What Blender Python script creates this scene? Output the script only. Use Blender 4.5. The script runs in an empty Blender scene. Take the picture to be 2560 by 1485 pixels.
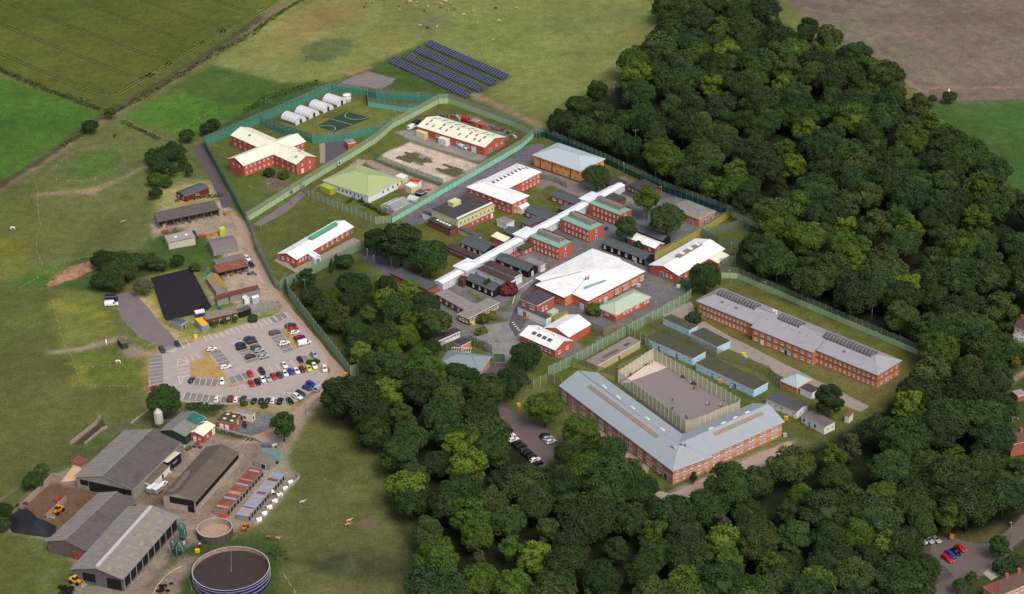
import bpy, bmesh, math, random
import numpy as np
from mathutils import Vector, Matrix

# ------------------------------------------------------------------ scene, camera, light
scene = bpy.context.scene
scene.render.engine = 'CYCLES'
CAM_H, CAM_Y = 410.0, -800.0
PITCH, ROLL = math.radians(27.74), math.radians(-1.593)
FPX = 5569.0                                  # focal length of the survey photograph, in its pixels
cd_, sd_ = math.cos(PITCH), math.sin(PITCH)
FW = np.array([0, cd_, -sd_]); UP0 = np.array([0, sd_, cd_]); RT0 = np.array([1., 0, 0])
RT = RT0*math.cos(ROLL) + UP0*math.sin(ROLL)
UP = UP0*math.cos(ROLL) - RT0*math.sin(ROLL)
cam_data = bpy.data.cameras.new('camera')
cam_data.sensor_width = 36.0
cam_data.lens = 36.0*FPX/2560.0
cam_data.clip_start = 1.0
cam_data.clip_end = 20000.0
cam = bpy.data.objects.new('camera', cam_data)
scene.collection.objects.link(cam)
cam.matrix_world = Matrix(((RT[0], UP[0], -FW[0], 0), (RT[1], UP[1], -FW[1], CAM_Y), (RT[2], UP[2], -FW[2], CAM_H), (0, 0, 0, 1)))
scene.camera = cam

SUN_EL, SUN_AZ = math.radians(52), math.radians(150)      # azimuth from +Y, clockwise
world = bpy.data.worlds.new('World'); scene.world = world; world.use_nodes = True
wn = world.node_tree.nodes; wl = world.node_tree.links
bg = wn['Background']
sky = wn.new('ShaderNodeTexSky'); sky.sky_type = 'NISHITA'; sky.sun_disc = False
sky.sun_elevation = SUN_EL; sky.sun_rotation = SUN_AZ
sky.air_density = 1.0; sky.dust_density = 6.0; sky.ozone_density = 0.6
wl.new(sky.outputs[0], bg.inputs[0]); bg.inputs[1].default_value = 0.15
sun_d = bpy.data.lights.new('sun', 'SUN'); sun_d.energy = 1.25; sun_d.angle = math.radians(26); sun_d.color = (1.0, 0.965, 0.91)
sun = bpy.data.objects.new('sun', sun_d); scene.collection.objects.link(sun)
sdir = Vector((math.sin(SUN_AZ)*math.cos(SUN_EL), math.cos(SUN_AZ)*math.cos(SUN_EL), math.sin(SUN_EL)))
sun.rotation_euler = (-sdir).to_track_quat('-Z', 'Y').to_euler()
scene.view_settings.view_transform = 'Standard'; scene.view_settings.look = 'None'
scene.view_settings.exposure = 0.14; scene.view_settings.gamma = 1.0
scene.view_settings.use_curve_mapping = False
scene.cycles.max_bounces = 6; scene.cycles.diffuse_bounces = 3; scene.cycles.transparent_max_bounces = 12
scene.cycles.use_denoising = True

# ------------------------------------------------------------------ survey frames: picture position -> place on the ground
FR = {'F': (0, 0, 2560/2520), 'cp': (370, 780, 460/2520), 'k1': (1060, 560, 360/2506), 'k2': (1280, 700, 360/2506),
      'k3': (380, 470, 300/1218), 'k4': (380, 1020, 380/1852), 'k5': (440, 1280, 260/1854)}
for c in range(4):
    for r in range(4):
        FR['%d%d' % (c, r)] = (c*640, r*371, 640/2520)
def P(fr, u, v, z=0.0):
    x0, y0, s = FR[fr]
    x = (x0+u*s-1280)/FPX; y = (742.5-(y0+v*s))/FPX
    d = FW + x*RT + y*UP
    t = (CAM_H-z)/-d[2]
    return Vector((d[0]*t, CAM_Y+d[1]*t))
def pts(fr, s, z=0.0):
    o = []
    for w in s.split():
        a, b = w.split(',')
        o.append(P(fr, float(a), float(b), z))
    return o

# ------------------------------------------------------------------ materials
def lin(c, k=1.0):
    o = []
    for v in c:
        v = v/255.0
        o.append((v/12.92 if v <= 0.04045 else ((v+0.055)/1.055)**2.4)*k)
    return o
ALB = 0.86
MATS = {}
def mat(name, col, rough=0.8, var=0.16, scale=0.6, spec=0.2, metal=0.0, stain=0.0, seam=None, bump=0.0, alpha=None, stripes=None, objcol=False, stain_col=(70, 66, 60)):
    if name in MATS: return MATS[name]
    m = bpy.data.materials.new(name); m.use_nodes = True; MATS[name] = m
    n, l = m.node_tree.nodes, m.node_tree.links
    b = n['Principled BSDF']
    c = lin(col, ALB)
    tc = n.new('ShaderNodeTexCoord'); geo = n.new('ShaderNodeNewGeometry')
    nz = n.new('ShaderNodeTexNoise'); nz.inputs['Scale'].default_value = scale; nz.inputs['Detail'].default_value = 6; nz.inputs['Roughness'].default_value = 0.65
    l.new(geo.outputs['Position'], nz.inputs['Vector'])
    mr = n.new('ShaderNodeMapRange'); mr.inputs[1].default_value = 0.25; mr.inputs[2].default_value = 0.75
    mr.inputs[3].default_value = 1-var; mr.inputs[4].default_value = 1+var
    l.new(nz.outputs['Fac'], mr.inputs[0])
    mul = n.new('ShaderNodeVectorMath'); mul.operation = 'SCALE'
    if objcol:
        oi = n.new('ShaderNodeObjectInfo'); l.new(oi.outputs['Color'], mul.inputs[0])
    else:
        mul.inputs[0].default_value = c
    l.new(mr.outputs[0], mul.inputs['Scale'])
    out = mul.outputs[0]
    if stripes:                                              # coloured brick courses: (list of (z0,z1)), colour
        sep = n.new('ShaderNodeSeparateXYZ'); l.new(geo.outputs['Position'], sep.inputs[0])
        acc = None
        for z0, z1 in stripes[0]:
            g1 = n.new('ShaderNodeMath'); g1.operation = 'GREATER_THAN'; g1.inputs[1].default_value = z0; l.new(sep.outputs[2], g1.inputs[0])
            g2 = n.new('ShaderNodeMath'); g2.operation = 'LESS_THAN'; g2.inputs[1].default_value = z1; l.new(sep.outputs[2], g2.inputs[0])
            g3 = n.new('ShaderNodeMath'); g3.operation = 'MULTIPLY'; l.new(g1.outputs[0], g3.inputs[0]); l.new(g2.outputs[0], g3.inputs[1])
            if acc is None: acc = g3
            else:
                a_ = n.new('ShaderNodeMath'); a_.operation = 'MAXIMUM'; l.new(acc.outputs[0], a_.inputs[0]); l.new(g3.outputs[0], a_.inputs[1]); acc = a_
        mx = n.new('ShaderNodeMix'); mx.data_type = 'RGBA'
        l.new(acc.outputs[0], mx.inputs[0]); l.new(out, mx.inputs[6]); mx.inputs[7].default_value = (*lin(stripes[1], ALB), 1)
        out = mx.outputs[2]
    if stain > 0:
        n2 = n.new('ShaderNodeTexNoise'); n2.inputs['Scale'].default_value = 0.22; n2.inputs['Detail'].default_value = 8; n2.inputs['Roughness'].default_value = 0.7
        l.new(geo.outputs['Position'], n2.inputs['Vector'])
        m2 = n.new('ShaderNodeMapRange'); m2.inputs[1].default_value = 0.5; m2.inputs[2].default_value = 0.72; m2.inputs[3].default_value = 0; m2.inputs[4].default_value = stain
        l.new(n2.outputs['Fac'], m2.inputs[0])
        mx = n.new('ShaderNodeMix'); mx.data_type = 'RGBA'
        l.new(m2.outputs[0], mx.inputs[0]); l.new(out, mx.inputs[6]); mx.inputs[7].default_value = (*lin(stain_col, ALB), 1)
        out = mx.outputs[2]
    if seam:                                                 # sheet joints across a roof: (axis, spacing, depth)
        sp = n.new('ShaderNodeSeparateXYZ'); l.new(tc.outputs['Object'], sp.inputs[0])
        md = n.new('ShaderNodeMath'); md.operation = 'PINGPONG'; md.inputs[1].default_value = seam[1]/2; l.new(sp.outputs[seam[0]], md.inputs[0])
        r3 = n.new('ShaderNodeMapRange'); r3.inputs[1].default_value = 0; r3.inputs[2].default_value = 0.12*seam[1]; r3.inputs[3].default_value = 1-seam[2]; r3.inputs[4].default_value = 1
        l.new(md.outputs[0], r3.inputs[0])
        ml = n.new('ShaderNodeVectorMath'); ml.operation = 'SCALE'; l.new(out, ml.inputs[0]); l.new(r3.outputs[0], ml.inputs['Scale']); out = ml.outputs[0]
    l.new(out, b.inputs['Base Color'])
    b.inputs['Roughness'].default_value = rough; b.inputs['Metallic'].default_value = metal
    b.inputs['Specular IOR Level'].default_value = spec
    if bump:
        bp = n.new('ShaderNodeBump'); bp.inputs['Strength'].default_value = bump; bp.inputs['Distance'].default_value = 0.3
        l.new(nz.outputs['Fac'], bp.inputs['Height']); l.new(bp.outputs[0], b.inputs['Normal'])
    if alpha is not None:
        b.inputs['Alpha'].default_value = alpha
    return m

brick = mat('red_brick', (188, 94, 78), 0.9, 0.16, 0.9, stain=0.35, stain_col=(140, 82, 70))
brick_dull = mat('dull_red_brick', (164, 92, 78), 0.9, 0.16, 1.3, stain=0.25)
brick_dark = mat('dark_brick', (122, 78, 72), 0.9, 0.16, 1.3, stain=0.25)
brick_orange = mat('orange_brick', (202, 132, 98), 0.9, 0.12, 1.0, stain=0.2)
brick_block = mat('banded_orange_brick', (196, 126, 88), 0.9, 0.12, 1.0, stain=0.2, stripes=([(2.55, 2.75), (3.15, 3.35)], (110, 60, 46)))
brick_band = mat('cream_banded_brick', (194, 136, 116), 0.9, 0.14, 0.9, stain=0.25, stain_col=(160, 104, 88), stripes=([(2.5, 2.8), (3.3, 3.55)], (214, 196, 178)))
brick_red_band = mat('red_brick_cream_courses', (184, 86, 74), 0.9, 0.12, 1.0, stain=0.15, stripes=([(0.9, 1.02), (2.3, 2.42)], (222, 160, 130)))
brick_chapel = mat('striped_orange_brick', (226, 150, 108), 0.9, 0.12, 1.0, stain=0.15, stripes=([(0, 0.6), (1.1, 1.4), (1.8, 2.1), (2.5, 2.8), (3.2, 3.5)], (180, 92, 74)))
brick_learn = mat('orange_over_red_brick', (232, 150, 104), 0.9, 0.1, 1.0, stain=0.1, stripes=([(0, 1.05), (1.2, 2.2)], (172, 86, 78)))
render_white = mat('white_render', (226, 230, 232), 0.85, 0.05, 0.8, stain=0.15, stain_col=(150, 150, 140))
wall_cream = mat('cream_cladding', (206, 204, 160), 0.8, 0.07, 0.8, stain=0.15)
wall_blue = mat('pale_blue_boarding', (172, 214, 238), 0.8, 0.06, 0.9, stain=0.15)
wall_black = mat('black_boarding', (38, 31, 31), 0.85, 0.2, 1.2)
wall_grey = mat('grey_blockwork', (142, 138, 132), 0.95, 0.16, 1.5, stain=0.4)
wall_orange = mat('apricot_brick', (232, 158, 98), 0.9, 0.08, 1.0, stain=0.1)
wall_darkred = mat('dark_red_boarding', (126, 36, 34), 0.8, 0.15, 1.5)
wall_timber = mat('brown_boarding', (92, 66, 54), 0.9, 0.2, 1.5)
roof_white = mat('white_roof_sheet', (242, 242, 240), 0.45, 0.09, 0.25, spec=0.3, stain=0.45, seam=(0, 2.4, 0.12), stain_col=(186, 184, 176))
roof_whitey = mat('white_roof_sheet_across', (242, 242, 240), 0.45, 0.09, 0.25, spec=0.3, stain=0.45, seam=(1, 2.4, 0.12), stain_col=(186, 184, 176))
roof_cream = mat('cream_roof_sheet', (234, 234, 208), 0.5, 0.06, 0.3, spec=0.3, stain=0.3, seam=(0, 2.4, 0.1), stain_col=(180, 176, 150))
roof_creamy = mat('cream_roof_sheet_across', (232, 232, 208), 0.5, 0.05, 0.5, spec=0.3, stain=0.15, seam=(1, 1.0, 0.06), stain_col=(180, 176, 150))
roof_green = mat('moss_green_roof_sheet', (164, 178, 124), 0.6, 0.06, 0.5, stain=0.15, seam=(0, 1.2, 0.06), stain_col=(150, 156, 110))
roof_sage = mat('sage_roof_sheet', (172, 190, 168), 0.55, 0.06, 0.5, stain=0.2, seam=(0, 1.2, 0.05), stain_col=(150, 160, 140))
roof_copper = mat('pale_copper_green_roof', (134, 172, 150), 0.6, 0.08, 0.5, stain=0.25, stain_col=(96, 130, 112))
roof_blue = mat('blue_grey_roof_sheet', (154, 164, 170), 0.5, 0.05, 0.4, spec=0.35, stain=0.12, seam=(0, 0.9, 0.06), stain_col=(128, 142, 148))
roof_bluey = mat('blue_grey_roof_sheet_across', (150, 168, 174), 0.5, 0.05, 0.4, spec=0.35, stain=0.12, seam=(1, 0.9, 0.06), stain_col=(128, 142, 148))
roof_metal = mat('silver_grey_roof_sheet', (158, 158, 163), 0.5, 0.06, 0.4, spec=0.35, stain=0.35, seam=(0, 1.2, 0.07), stain_col=(128, 124, 126))
roof_pale = mat('pale_blue_grey_roof_sheet', (176, 190, 196), 0.5, 0.05, 0.4, spec=0.35, stain=0.12, seam=(0, 0.9, 0.05), stain_col=(150, 160, 164))
roof_slate = mat('slate_grey_felt', (84, 90, 92), 0.85, 0.1, 0.7, stain=0.2, stain_col=(64, 68, 66))
roof_dark = mat('dark_felt', (72, 68, 70), 0.9, 0.12, 0.7, stain=0.25, stain_col=(56, 52, 50))
roof_moss = mat('dark_green_felt', (76, 78, 64), 0.9, 0.12, 0.8, stain=0.3, stain_col=(58, 58, 46))
roof_felt = mat('weathered_grey_felt', (140, 134, 130), 0.9, 0.16, 0.9, stain=0.6, stain_col=(86, 80, 76))
roof_barn = mat('fibre_cement_barn_sheet', (116, 108, 102), 0.9, 0.12, 0.5, stain=0.4, seam=(0, 1.1, 0.12), stain_col=(82, 74, 68))
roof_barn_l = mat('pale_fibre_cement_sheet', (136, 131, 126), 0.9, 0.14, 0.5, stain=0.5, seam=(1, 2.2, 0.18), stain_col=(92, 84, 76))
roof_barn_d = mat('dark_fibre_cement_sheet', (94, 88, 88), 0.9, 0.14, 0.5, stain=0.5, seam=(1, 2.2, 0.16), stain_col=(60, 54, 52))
roof_rust = mat('rusty_corrugated_sheet', (128, 78, 64), 0.9, 0.25, 0.7, stain=0.5, seam=(0, 0.9, 0.15), stain_col=(160, 130, 116))
roof_zinc = mat('galvanised_corrugated_sheet', (146, 154, 172), 0.6, 0.12, 0.7, stain=0.5, seam=(0, 0.9, 0.12), stain_col=(140, 100, 84))
roof_brown = mat('brown_clay_tile', (92, 74, 68), 0.9, 0.16, 1.2, stain=0.3)
roof_redtile = mat('red_clay_tile', (146, 80, 62), 0.9, 0.16, 1.2, stain=0.3)
roof_mustard = mat('lichen_mustard_sheet', (166, 130, 62), 0.9, 0.18, 0.6, stain=0.4, seam=(0, 0.9, 0.1), stain_col=(150, 126, 92))
roof_teal = mat('teal_roof_sheet', (48, 104, 96), 0.6, 0.1, 0.6, stain=0.15)
trim_white = mat('white_trim', (232, 232, 230), 0.6, 0.03)
trim_dark = mat('dark_trim', (52, 50, 52), 0.7, 0.1)
trim_grey = mat('grey_trim', (150, 156, 158), 0.6, 0.08)
trim_teal = mat('teal_trim', (126, 160, 160), 0.6, 0.08)
door_blue = mat('blue_door_paint', (72, 130, 178), 0.5, 0.08)
door_white = mat('white_door_paint', (226, 226, 224), 0.5, 0.05)
door_brown = mat('brown_door_paint', (110, 60, 44), 0.6, 0.1)
door_navy = mat('navy_door_paint', (44, 60, 110), 0.5, 0.08)
glass = mat('window_glass', (84, 92, 102), 0.08, 0.25, 0.4, spec=0.6)
skyl = mat('grey_rooflight_sheet', (132, 130, 118), 0.5, 0.2, 0.9)
skyl_w = mat('white_rooflight_dome', (236, 238, 238), 0.3, 0.03, spec=0.5)
vault_glass = mat('vault_glazing', (104, 98, 90), 0.15, 0.3, 0.9, spec=0.6)
rib_m = mat('vault_rib', (190, 182, 170), 0.5, 0.06)
concrete = mat('pale_concrete', (168, 160, 150), 0.95, 0.12, 0.8, stain=0.4, stain_col=(120, 112, 104))
steel = mat('galvanised_steel', (160, 164, 164), 0.45, 0.1, 0.6, metal=0.3, spec=0.4)
pole_m = mat('lamp_post_steel', (132, 136, 134), 0.5, 0.1, 0.6)
timber = mat('grey_timber', (120, 108, 94), 0.9, 0.2, 1.5)
rubber = mat('black_rubber', (26, 25, 27), 0.85, 0.15, 1.5)
paint_white = mat('white_road_paint', (226, 226, 222), 0.8, 0.12, 1.2)

# ------------------------------------------------------------------ mesh helpers
COL = scene.collection
rng = random.Random(7)
class MB:
    def __init__(s): s.v = []; s.f = []; s.m = []; s.sm = []
    def face(s, idx, m=0, sm=False): s.f.append(tuple(idx)); s.m.append(m); s.sm.append(sm)
    def poly(s, vs, m=0, sm=False):
        b = len(s.v); s.v += [tuple(v) for v in vs]; s.face(range(b, b+len(vs)), m, sm)
    def box(s, x0, x1, y0, y1, z0, z1, m=0, top=None):
        b = len(s.v)
        s.v += [(x0, y0, z0), (x1, y0, z0), (x1, y1, z0), (x0, y1, z0), (x0, y0, z1), (x1, y0, z1), (x1, y1, z1), (x0, y1, z1)]
        for k, q in enumerate([(0, 3, 2, 1), (4, 5, 6, 7), (0, 1, 5, 4), (1, 2, 6, 5), (2, 3, 7, 6), (3, 0, 4, 7)]):
            s.face([b+i for i in q], top if (k == 1 and top is not None) else m)
    def frustum(s, ring0, ring1, m=0, caps=True, sm=False):
        b = len(s.v); n = len(ring0); s.v += [tuple(v) for v in ring0]+[tuple(v) for v in ring1]
        for i in range(n):
            j = (i+1) % n; s.face((b+i, b+j, b+n+j, b+n+i), m, sm)
        if caps: s.face([b+i for i in range(n)][::-1], m); s.face([b+n+i for i in range(n)], m)
    def tube(s, p, q, r0, r1=None, n=8, m=0, sm=True):
        r1 = r0 if r1 is None else r1
        p, q = Vector(p), Vector(q); d = (q-p).normalized()
        a = d.orthogonal().normalized(); c = d.cross(a)
        R0 = [p+(a*math.cos(t)+c*math.sin(t))*r0 for t in [2*math.pi*i/n for i in range(n)]]
        R1 = [q+(a*math.cos(t)+c*math.sin(t))*r1 for t in [2*math.pi*i/n for i in range(n)]]
        s.frustum(R0, R1, m, True, sm)
    def lathe(s, prof, n=16, m=0, sm=True, cap=True):
        b = len(s.v)
        for r, z in prof:
            for i in range(n): s.v.append((r*math.cos(2*math.pi*i/n), r*math.sin(2*math.pi*i/n), z))
        for k in range(len(prof)-1):
            for i in range(n):
                j = (i+1) % n; s.face((b+k*n+i, b+k*n+j, b+(k+1)*n+j, b+(k+1)*n+i), m, sm)
        if cap:
            s.face([b+i for i in range(n)][::-1], m); s.face([b+(len(prof)-1)*n+i for i in range(n)], m)
    def mesh(s, name, mats):
        me = bpy.data.meshes.new(name); me.from_pydata(s.v, [], s.f)
        for mm in (mats if isinstance(mats, (list, tuple)) else [mats]): me.materials.append(mm)
        me.polygons.foreach_set('material_index', s.m); me.polygons.foreach_set('use_smooth', s.sm); me.update()
        return me
def obj(name, me, parent=None, loc=(0, 0, 0), rot=(0, 0, 0), sc=None):
    o = bpy.data.objects.new(name, me); COL.objects.link(o)
    o.location = loc; o.rotation_euler = rot
    if sc is not None: o.scale = (sc, sc, sc) if isinstance(sc, (int, float)) else sc
    if parent: o.parent = parent
    return o
def tag(o, label=None, cat=None, group=None, kind=None):
    if label: o['label'] = label
    if cat: o['category'] = cat
    if group: o['group'] = group
    if kind: o['kind'] = kind
    return o
def empty(name, xy, rz=0, z=0, label=None, cat=None, group=None):
    o = obj(name, None, None, (xy[0], xy[1], z), (0, 0, rz)); o.empty_display_size = 1
    return tag(o, label, cat, group)
def copy_tree(o, parent=None):
    c = o.copy(); COL.objects.link(c); c.parent = parent
    for ch in o.children: copy_tree(ch, c)
    return c
# ------------------------------------------------------------------ ground: one sheet, its soils and swards by place
def value_noise(X, Y, cell, seed):
    r = np.random.RandomState(seed); N = 256; T = r.rand(N, N)
    x = X/cell; y = Y/cell; xi = np.floor(x).astype(int); yi = np.floor(y).astype(int); fx = x-xi; fy = y-yi
    fx = fx*fx*(3-2*fx); fy = fy*fy*(3-2*fy)
    a = T[xi % N, yi % N]; b = T[(xi+1) % N, yi % N]; c = T[xi % N, (yi+1) % N]; d = T[(xi+1) % N, (yi+1) % N]
    return (a*(1-fx)+b*fx)*(1-fy)+(c*(1-fx)+d*fx)*fy
def poly_sd(X, Y, poly):
    inside = np.zeros(X.shape, bool); dist = np.full(X.shape, 1e9); n = len(poly)
    for i in range(n):
        x0, y0 = poly[i]; x1, y1 = poly[(i+1) % n]
        c = ((y0 > Y) != (y1 > Y)) & (X < (x1-x0)*(Y-y0)/(y1-y0+1e-12)+x0)
        inside ^= c
        dx, dy = x1-x0, y1-y0; t = np.clip(((X-x0)*dx+(Y-y0)*dy)/(dx*dx+dy*dy+1e-12), 0, 1)
        dist = np.minimum(dist, (X-x0-t*dx)**2+(Y-y0-t*dy)**2)
    dist = np.sqrt(dist)
    return np.where(inside, dist, -dist)
def line_d(X, Y, path):
    dist = np.full(X.shape, 1e9)
    for i in range(len(path)-1):
        x0, y0 = path[i]; x1, y1 = path[i+1]; dx, dy = x1-x0, y1-y0
        t = np.clip(((X-x0)*dx+(Y-y0)*dy)/(dx*dx+dy*dy+1e-12), 0, 1)
        dist = np.minimum(dist, (X-x0-t*dx)**2+(Y-y0-t*dy)**2)
    return np.sqrt(dist)
GX0, GX1, GY0, GY1, GS = -320, 320, -240, 420, 1.3
gx = np.arange(GX0, GX1+GS, GS); gy = np.arange(GY0, GY1+GS, GS)
XX, YY = np.meshgrid(gx, gy, indexing='ij')
CC = np.zeros(XX.shape+(3,)); CC[:] = lin((98, 100, 54))
EN = (value_noise(XX, YY, 5, 1)-0.5)*2.2+(value_noise(XX, YY, 1.9, 2)-0.5)*1.2
def area(fr, s, col, soft=1.5, edge=1.0, amt=1.0):
    p = [(a[0], a[1]) for a in pts(fr, s)]
    sd = poly_sd(XX, YY, p)+EN*edge
    w = np.clip(sd/soft*0.5+0.5, 0, 1)[..., None]*amt
    CC[:] = CC*(1-w)+np.array(lin(col))*w
def track(fr, s, col, width, soft=1.0, edge=0.5, amt=1.0):
    p = [(a[0], a[1]) for a in pts(fr, s)]
    sd = width/2-line_d(XX, YY, p)+EN*edge
    w = np.clip(sd/soft*0.5+0.5, 0, 1)[..., None]*amt
    CC[:] = CC*(1-w)+np.array(lin(col))*w
# far fields
area('F', '-80,-60 760,-60 640,60 520,150 400,210 290,268 250,275 -80,140', (84, 90, 36), 1.5, 0.5)
area('F', '640,-5 740,-5 650,62 520,152 400,215 300,270 265,268 400,190 520,115 620,40', (86, 100, 38), 2, 0.5)
area('F', '-80,180 0,190 120,225 255,283 262,300 215,320 150,365 0,455 -80,500', (72, 102, 38), 1.5, 0.6)
area('F', '690,0 1640,-10 1650,60 1500,170 1340,290 1250,270 1150,200 1050,100 960,160 900,165 800,200 690,205 520,160 560,130', (120, 122, 66), 3, 1)
area('F', '740,30 860,15 880,45 800,75 690,85', (140, 112, 70), 12, 3, 0.8)
area('F', '560,120 720,60 820,90 700,160 600,170', (132, 122, 70), 10, 3, 0.6)
area('F', '740,115 800,92 870,95 860,130 790,155 745,145', (84, 98, 58), 3, 3, 0.9)
area('F', '1100,40 1300,20 1400,120 1300,180 1150,130', (114, 124, 62), 14, 4, 0.6)
area('F', '1330,60 1560,20 1600,70 1450,150', (112, 116, 64), 14, 5, 0.6)
area('F', '1030,52 1060,40 1120,33 1095,50 1060,62', (118, 104, 84), 4, 2, 0.8)
area('F', '425,215 520,160 690,205 800,200 740,225 640,255 560,262 480,245', (72, 92, 40), 2, 1)
area('F', '310,290 420,220 560,262 660,240 620,275 520,310 470,350 420,345 380,320', (76, 106, 38), 2, 1)
area('F', '640,255 780,205 830,200 860,210 700,270 600,315 560,320 500,330', (64, 84, 44), 2, 1)
area('F', '830,205 900,162 960,140 1060,100 1260,188 1160,242 1060,240 1000,228 900,212', (72, 88, 42), 2, 0.6)
area('F', '820,212 870,188 905,176 970,193 960,205 940,218', (128, 120, 114), 0.8, 0.5)
track('F', '1170,235 1230,262 1330,310', (146, 122, 90), 5, 2, 1)
track('F', '860,183 910,165', (160, 124, 84), 3, 2, 1)
for k in range(22):
    track('00', '%d,%d %d,%d' % (-60+k*25, 60+k*30-260, 1500+k*30, 560+k*30-300), (92, 96, 42) if k % 2 else (76, 84, 32), 2.0, 3, 0.6, 0.35)
# left meadows
area('F', '-80,480 120,390 300,290 480,345 470,380 360,420 330,540 380,570 230,640 0,720 -80,740', (96, 100, 54), 3, 1)
area('F', '0,470 90,470 100,590 60,680 -80,700 -80,480', (92, 98, 48), 6, 2)
area('F', '0,590 60,600 50,660 0,680', (128, 118, 40), 8, 4, 0.5)
area('F', '155,412 200,378 255,365 300,380 305,405 260,430 200,437 165,435', (80, 100, 44), 4, 1.5)
track('F', '122,430 160,390 230,362 300,372 312,400 280,432 200,450 140,445 122,430', (108, 106, 64), 1.4, 1.5, 0.4, 0.7)
track('F', '95,478 200,472 235,470 315,430 370,400', (132, 118, 88), 3, 1.5, 0.6)
area('F', '200,468 232,460 248,468 235,480 205,478', (148, 120, 94), 1.5, 1)
track('F', '-20,478 130,385 200,330 300,268 400,210 520,140 640,55 700,10', (124, 104, 80), 4.5, 1.2, 0.8)
track('F', '-20,470 130,375 200,318 300,258 400,198 520,125 640,45', (78, 74, 52), 4.5, 1.2, 1.0)
area('F', '-80,720 110,708 250,720 290,830 360,870 365,970 300,1040 180,1190 0,1290 -80,1300', (90, 92, 46), 3, 1)
area('F', '125,712 230,712 262,770 275,830 155,855', (112, 112, 52), 3, 1, 0.9)
area('F', '160,860 350,880 358,940 330,950 200,950', (96, 106, 44), 3, 1, 0.9)
area('F', '0,880 110,880 150,960 100,1080 0,1150', (96, 90, 52), 20, 5, 0.8)
area('F', '130,745 175,765 240,765 262,810 255,770 210,758', (150, 136, 40), 3, 2, 0.6)
area('F', '185,890 205,900 215,950 190,945', (150, 138, 40), 3, 2, 0.6)
track('F', '125,868 200,858 280,838 300,832', (142, 124, 98), 3, 1.5, 0.8)
area('F', '290,862 330,850 362,862 355,876 320,885', (136, 118, 98), 1.5, 1)
area('F', '120,700 180,640 235,625 330,620 380,585 470,590 560,600 600,660 560,690 480,665 370,680 240,720', (68, 84, 40), 2, 1)
area('F', '106,708 150,668 232,640 235,660 180,685', (178, 130, 96), 1.5, 1)
area('F', '20,712 60,680 150,650 110,705', (76, 104, 36), 3, 1)
# lane, verges and yards
area('F', '395,470 460,445 535,450 555,490 420,545 380,560', (150, 134, 88), 3, 1.5)
area('F', '375,545 545,490 608,548 640,620 660,690 690,720 720,760 690,770 600,760 560,740 520,750 500,690 520,640 430,610 380,590', (168, 142, 122), 1, 0.6)
area('F', '430,560 520,590 530,640 480,665 420,640 380,590', (72, 88, 40), 1.5, 1)
area('F', '505,610 530,600 560,660 540,700 510,690', (74, 92, 42), 1.5, 1)
area('F', '370,680 475,658 525,760 640,742 700,768 500,835 430,850 360,790 330,715', (128, 128, 62), 2, 1)
area('F', '330,715 375,740 400,790 450,830 500,828 700,765 700,775 480,845 430,845 380,800', (166, 142, 96), 1.5, 1)
area('F', '500,770 620,745 690,740 700,756 610,775 520,795', (138, 126, 116), 1, 0.6)
area('F', '355,868 400,855 440,862 445,950 368,968 360,960', (156, 130, 84), 2, 1)
area('F', '455,885 505,875 565,935 470,930', (170, 144, 90), 2, 1)
area('F', '430,990 740,990 770,960 800,975 740,1030 640,1015 540,1050 470,1010', (150, 128, 86), 2, 1)
area('F', '455,990 555,995 540,1030 480,1020 450,1005', (60, 72, 34), 2, 1)
# farm
area('F', '260,1050 400,1010 440,1015 420,1045 330,1055 200,1130 160,1120', (92, 84, 58), 2, 1)
area('F', '590,1085 735,1020 820,915 860,940 770,1010 735,1080 700,1140 730,1170 640,1290 590,1300 520,1330 430,1380 330,1480 150,1480 170,1430 180,1400 150,1330 20,1310 40,1240 120,1170 190,1150 430,1060 480,1060', (146, 128, 110), 1.5, 1)
area('F', '50,1225 140,1190 240,1200 330,1230 300,1260 200,1280 130,1310 60,1290', (112, 82, 62), 2, 1.5)
area('F', '300,1180 440,1150 480,1250 420,1270 330,1230', (130, 102, 82), 2, 1.5, 0.8)
track('F', '640,1100 560,1200 500,1290 440,1370 380,1440', (120, 98, 82), 3, 2, 1, 0.7)
track('F', '600,1105 620,1120 560,1180 470,1280', (124, 102, 86), 2.5, 2, 1, 0.7)
track('F', '480,1140 470,1240 400,1230 330,1260', (108, 84, 66), 3, 2, 1.5, 0.7)
area('F', '540,1030 600,1015 680,1020 690,1055 620,1075 560,1065', (112, 108, 108), 2, 1)
area('F', '180,1080 300,1060 240,1100 200,1130', (80, 96, 42), 2, 1)
area('F', '370,1100 450,1090 470,1120 400,1190 340,1230 330,1190', (118, 108, 84), 2, 1.5)
area('F', '-80,1330 40,1315 170,1370 180,1480 -80,1480', (90, 92, 46), 2, 1)
area('F', '430,1350 520,1330 590,1320 690,1310 700,1480 370,1480', (64, 78, 38), 2, 1)
area('F', '330,1480 440,1370 480,1375 420,1480', (138, 116, 100), 1.5, 1)
# field below the farm lane
area('F', '760,1035 830,1035 960,1130 1000,1250 1060,1330 1060,1480 690,1480 690,1330 650,1310 740,1180 720,1100', (92, 92, 50), 2, 1)
area('F', '700,1380 900,1355 1050,1365 1040,1420 900,1435 760,1400', (70, 70, 44), 4, 3, 0.95)
area('F', '740,1430 1000,1440 1040,1480 720,1480', (104, 98, 58), 5, 2, 0.8)
area('F', '880,1280 930,1278 935,1298 895,1302', (110, 92, 74), 2, 1.5)
track('F', '866,1370 868,1395 862,1410', (108, 102, 78), 1.6, 1, 0.5, 0.5)
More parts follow.
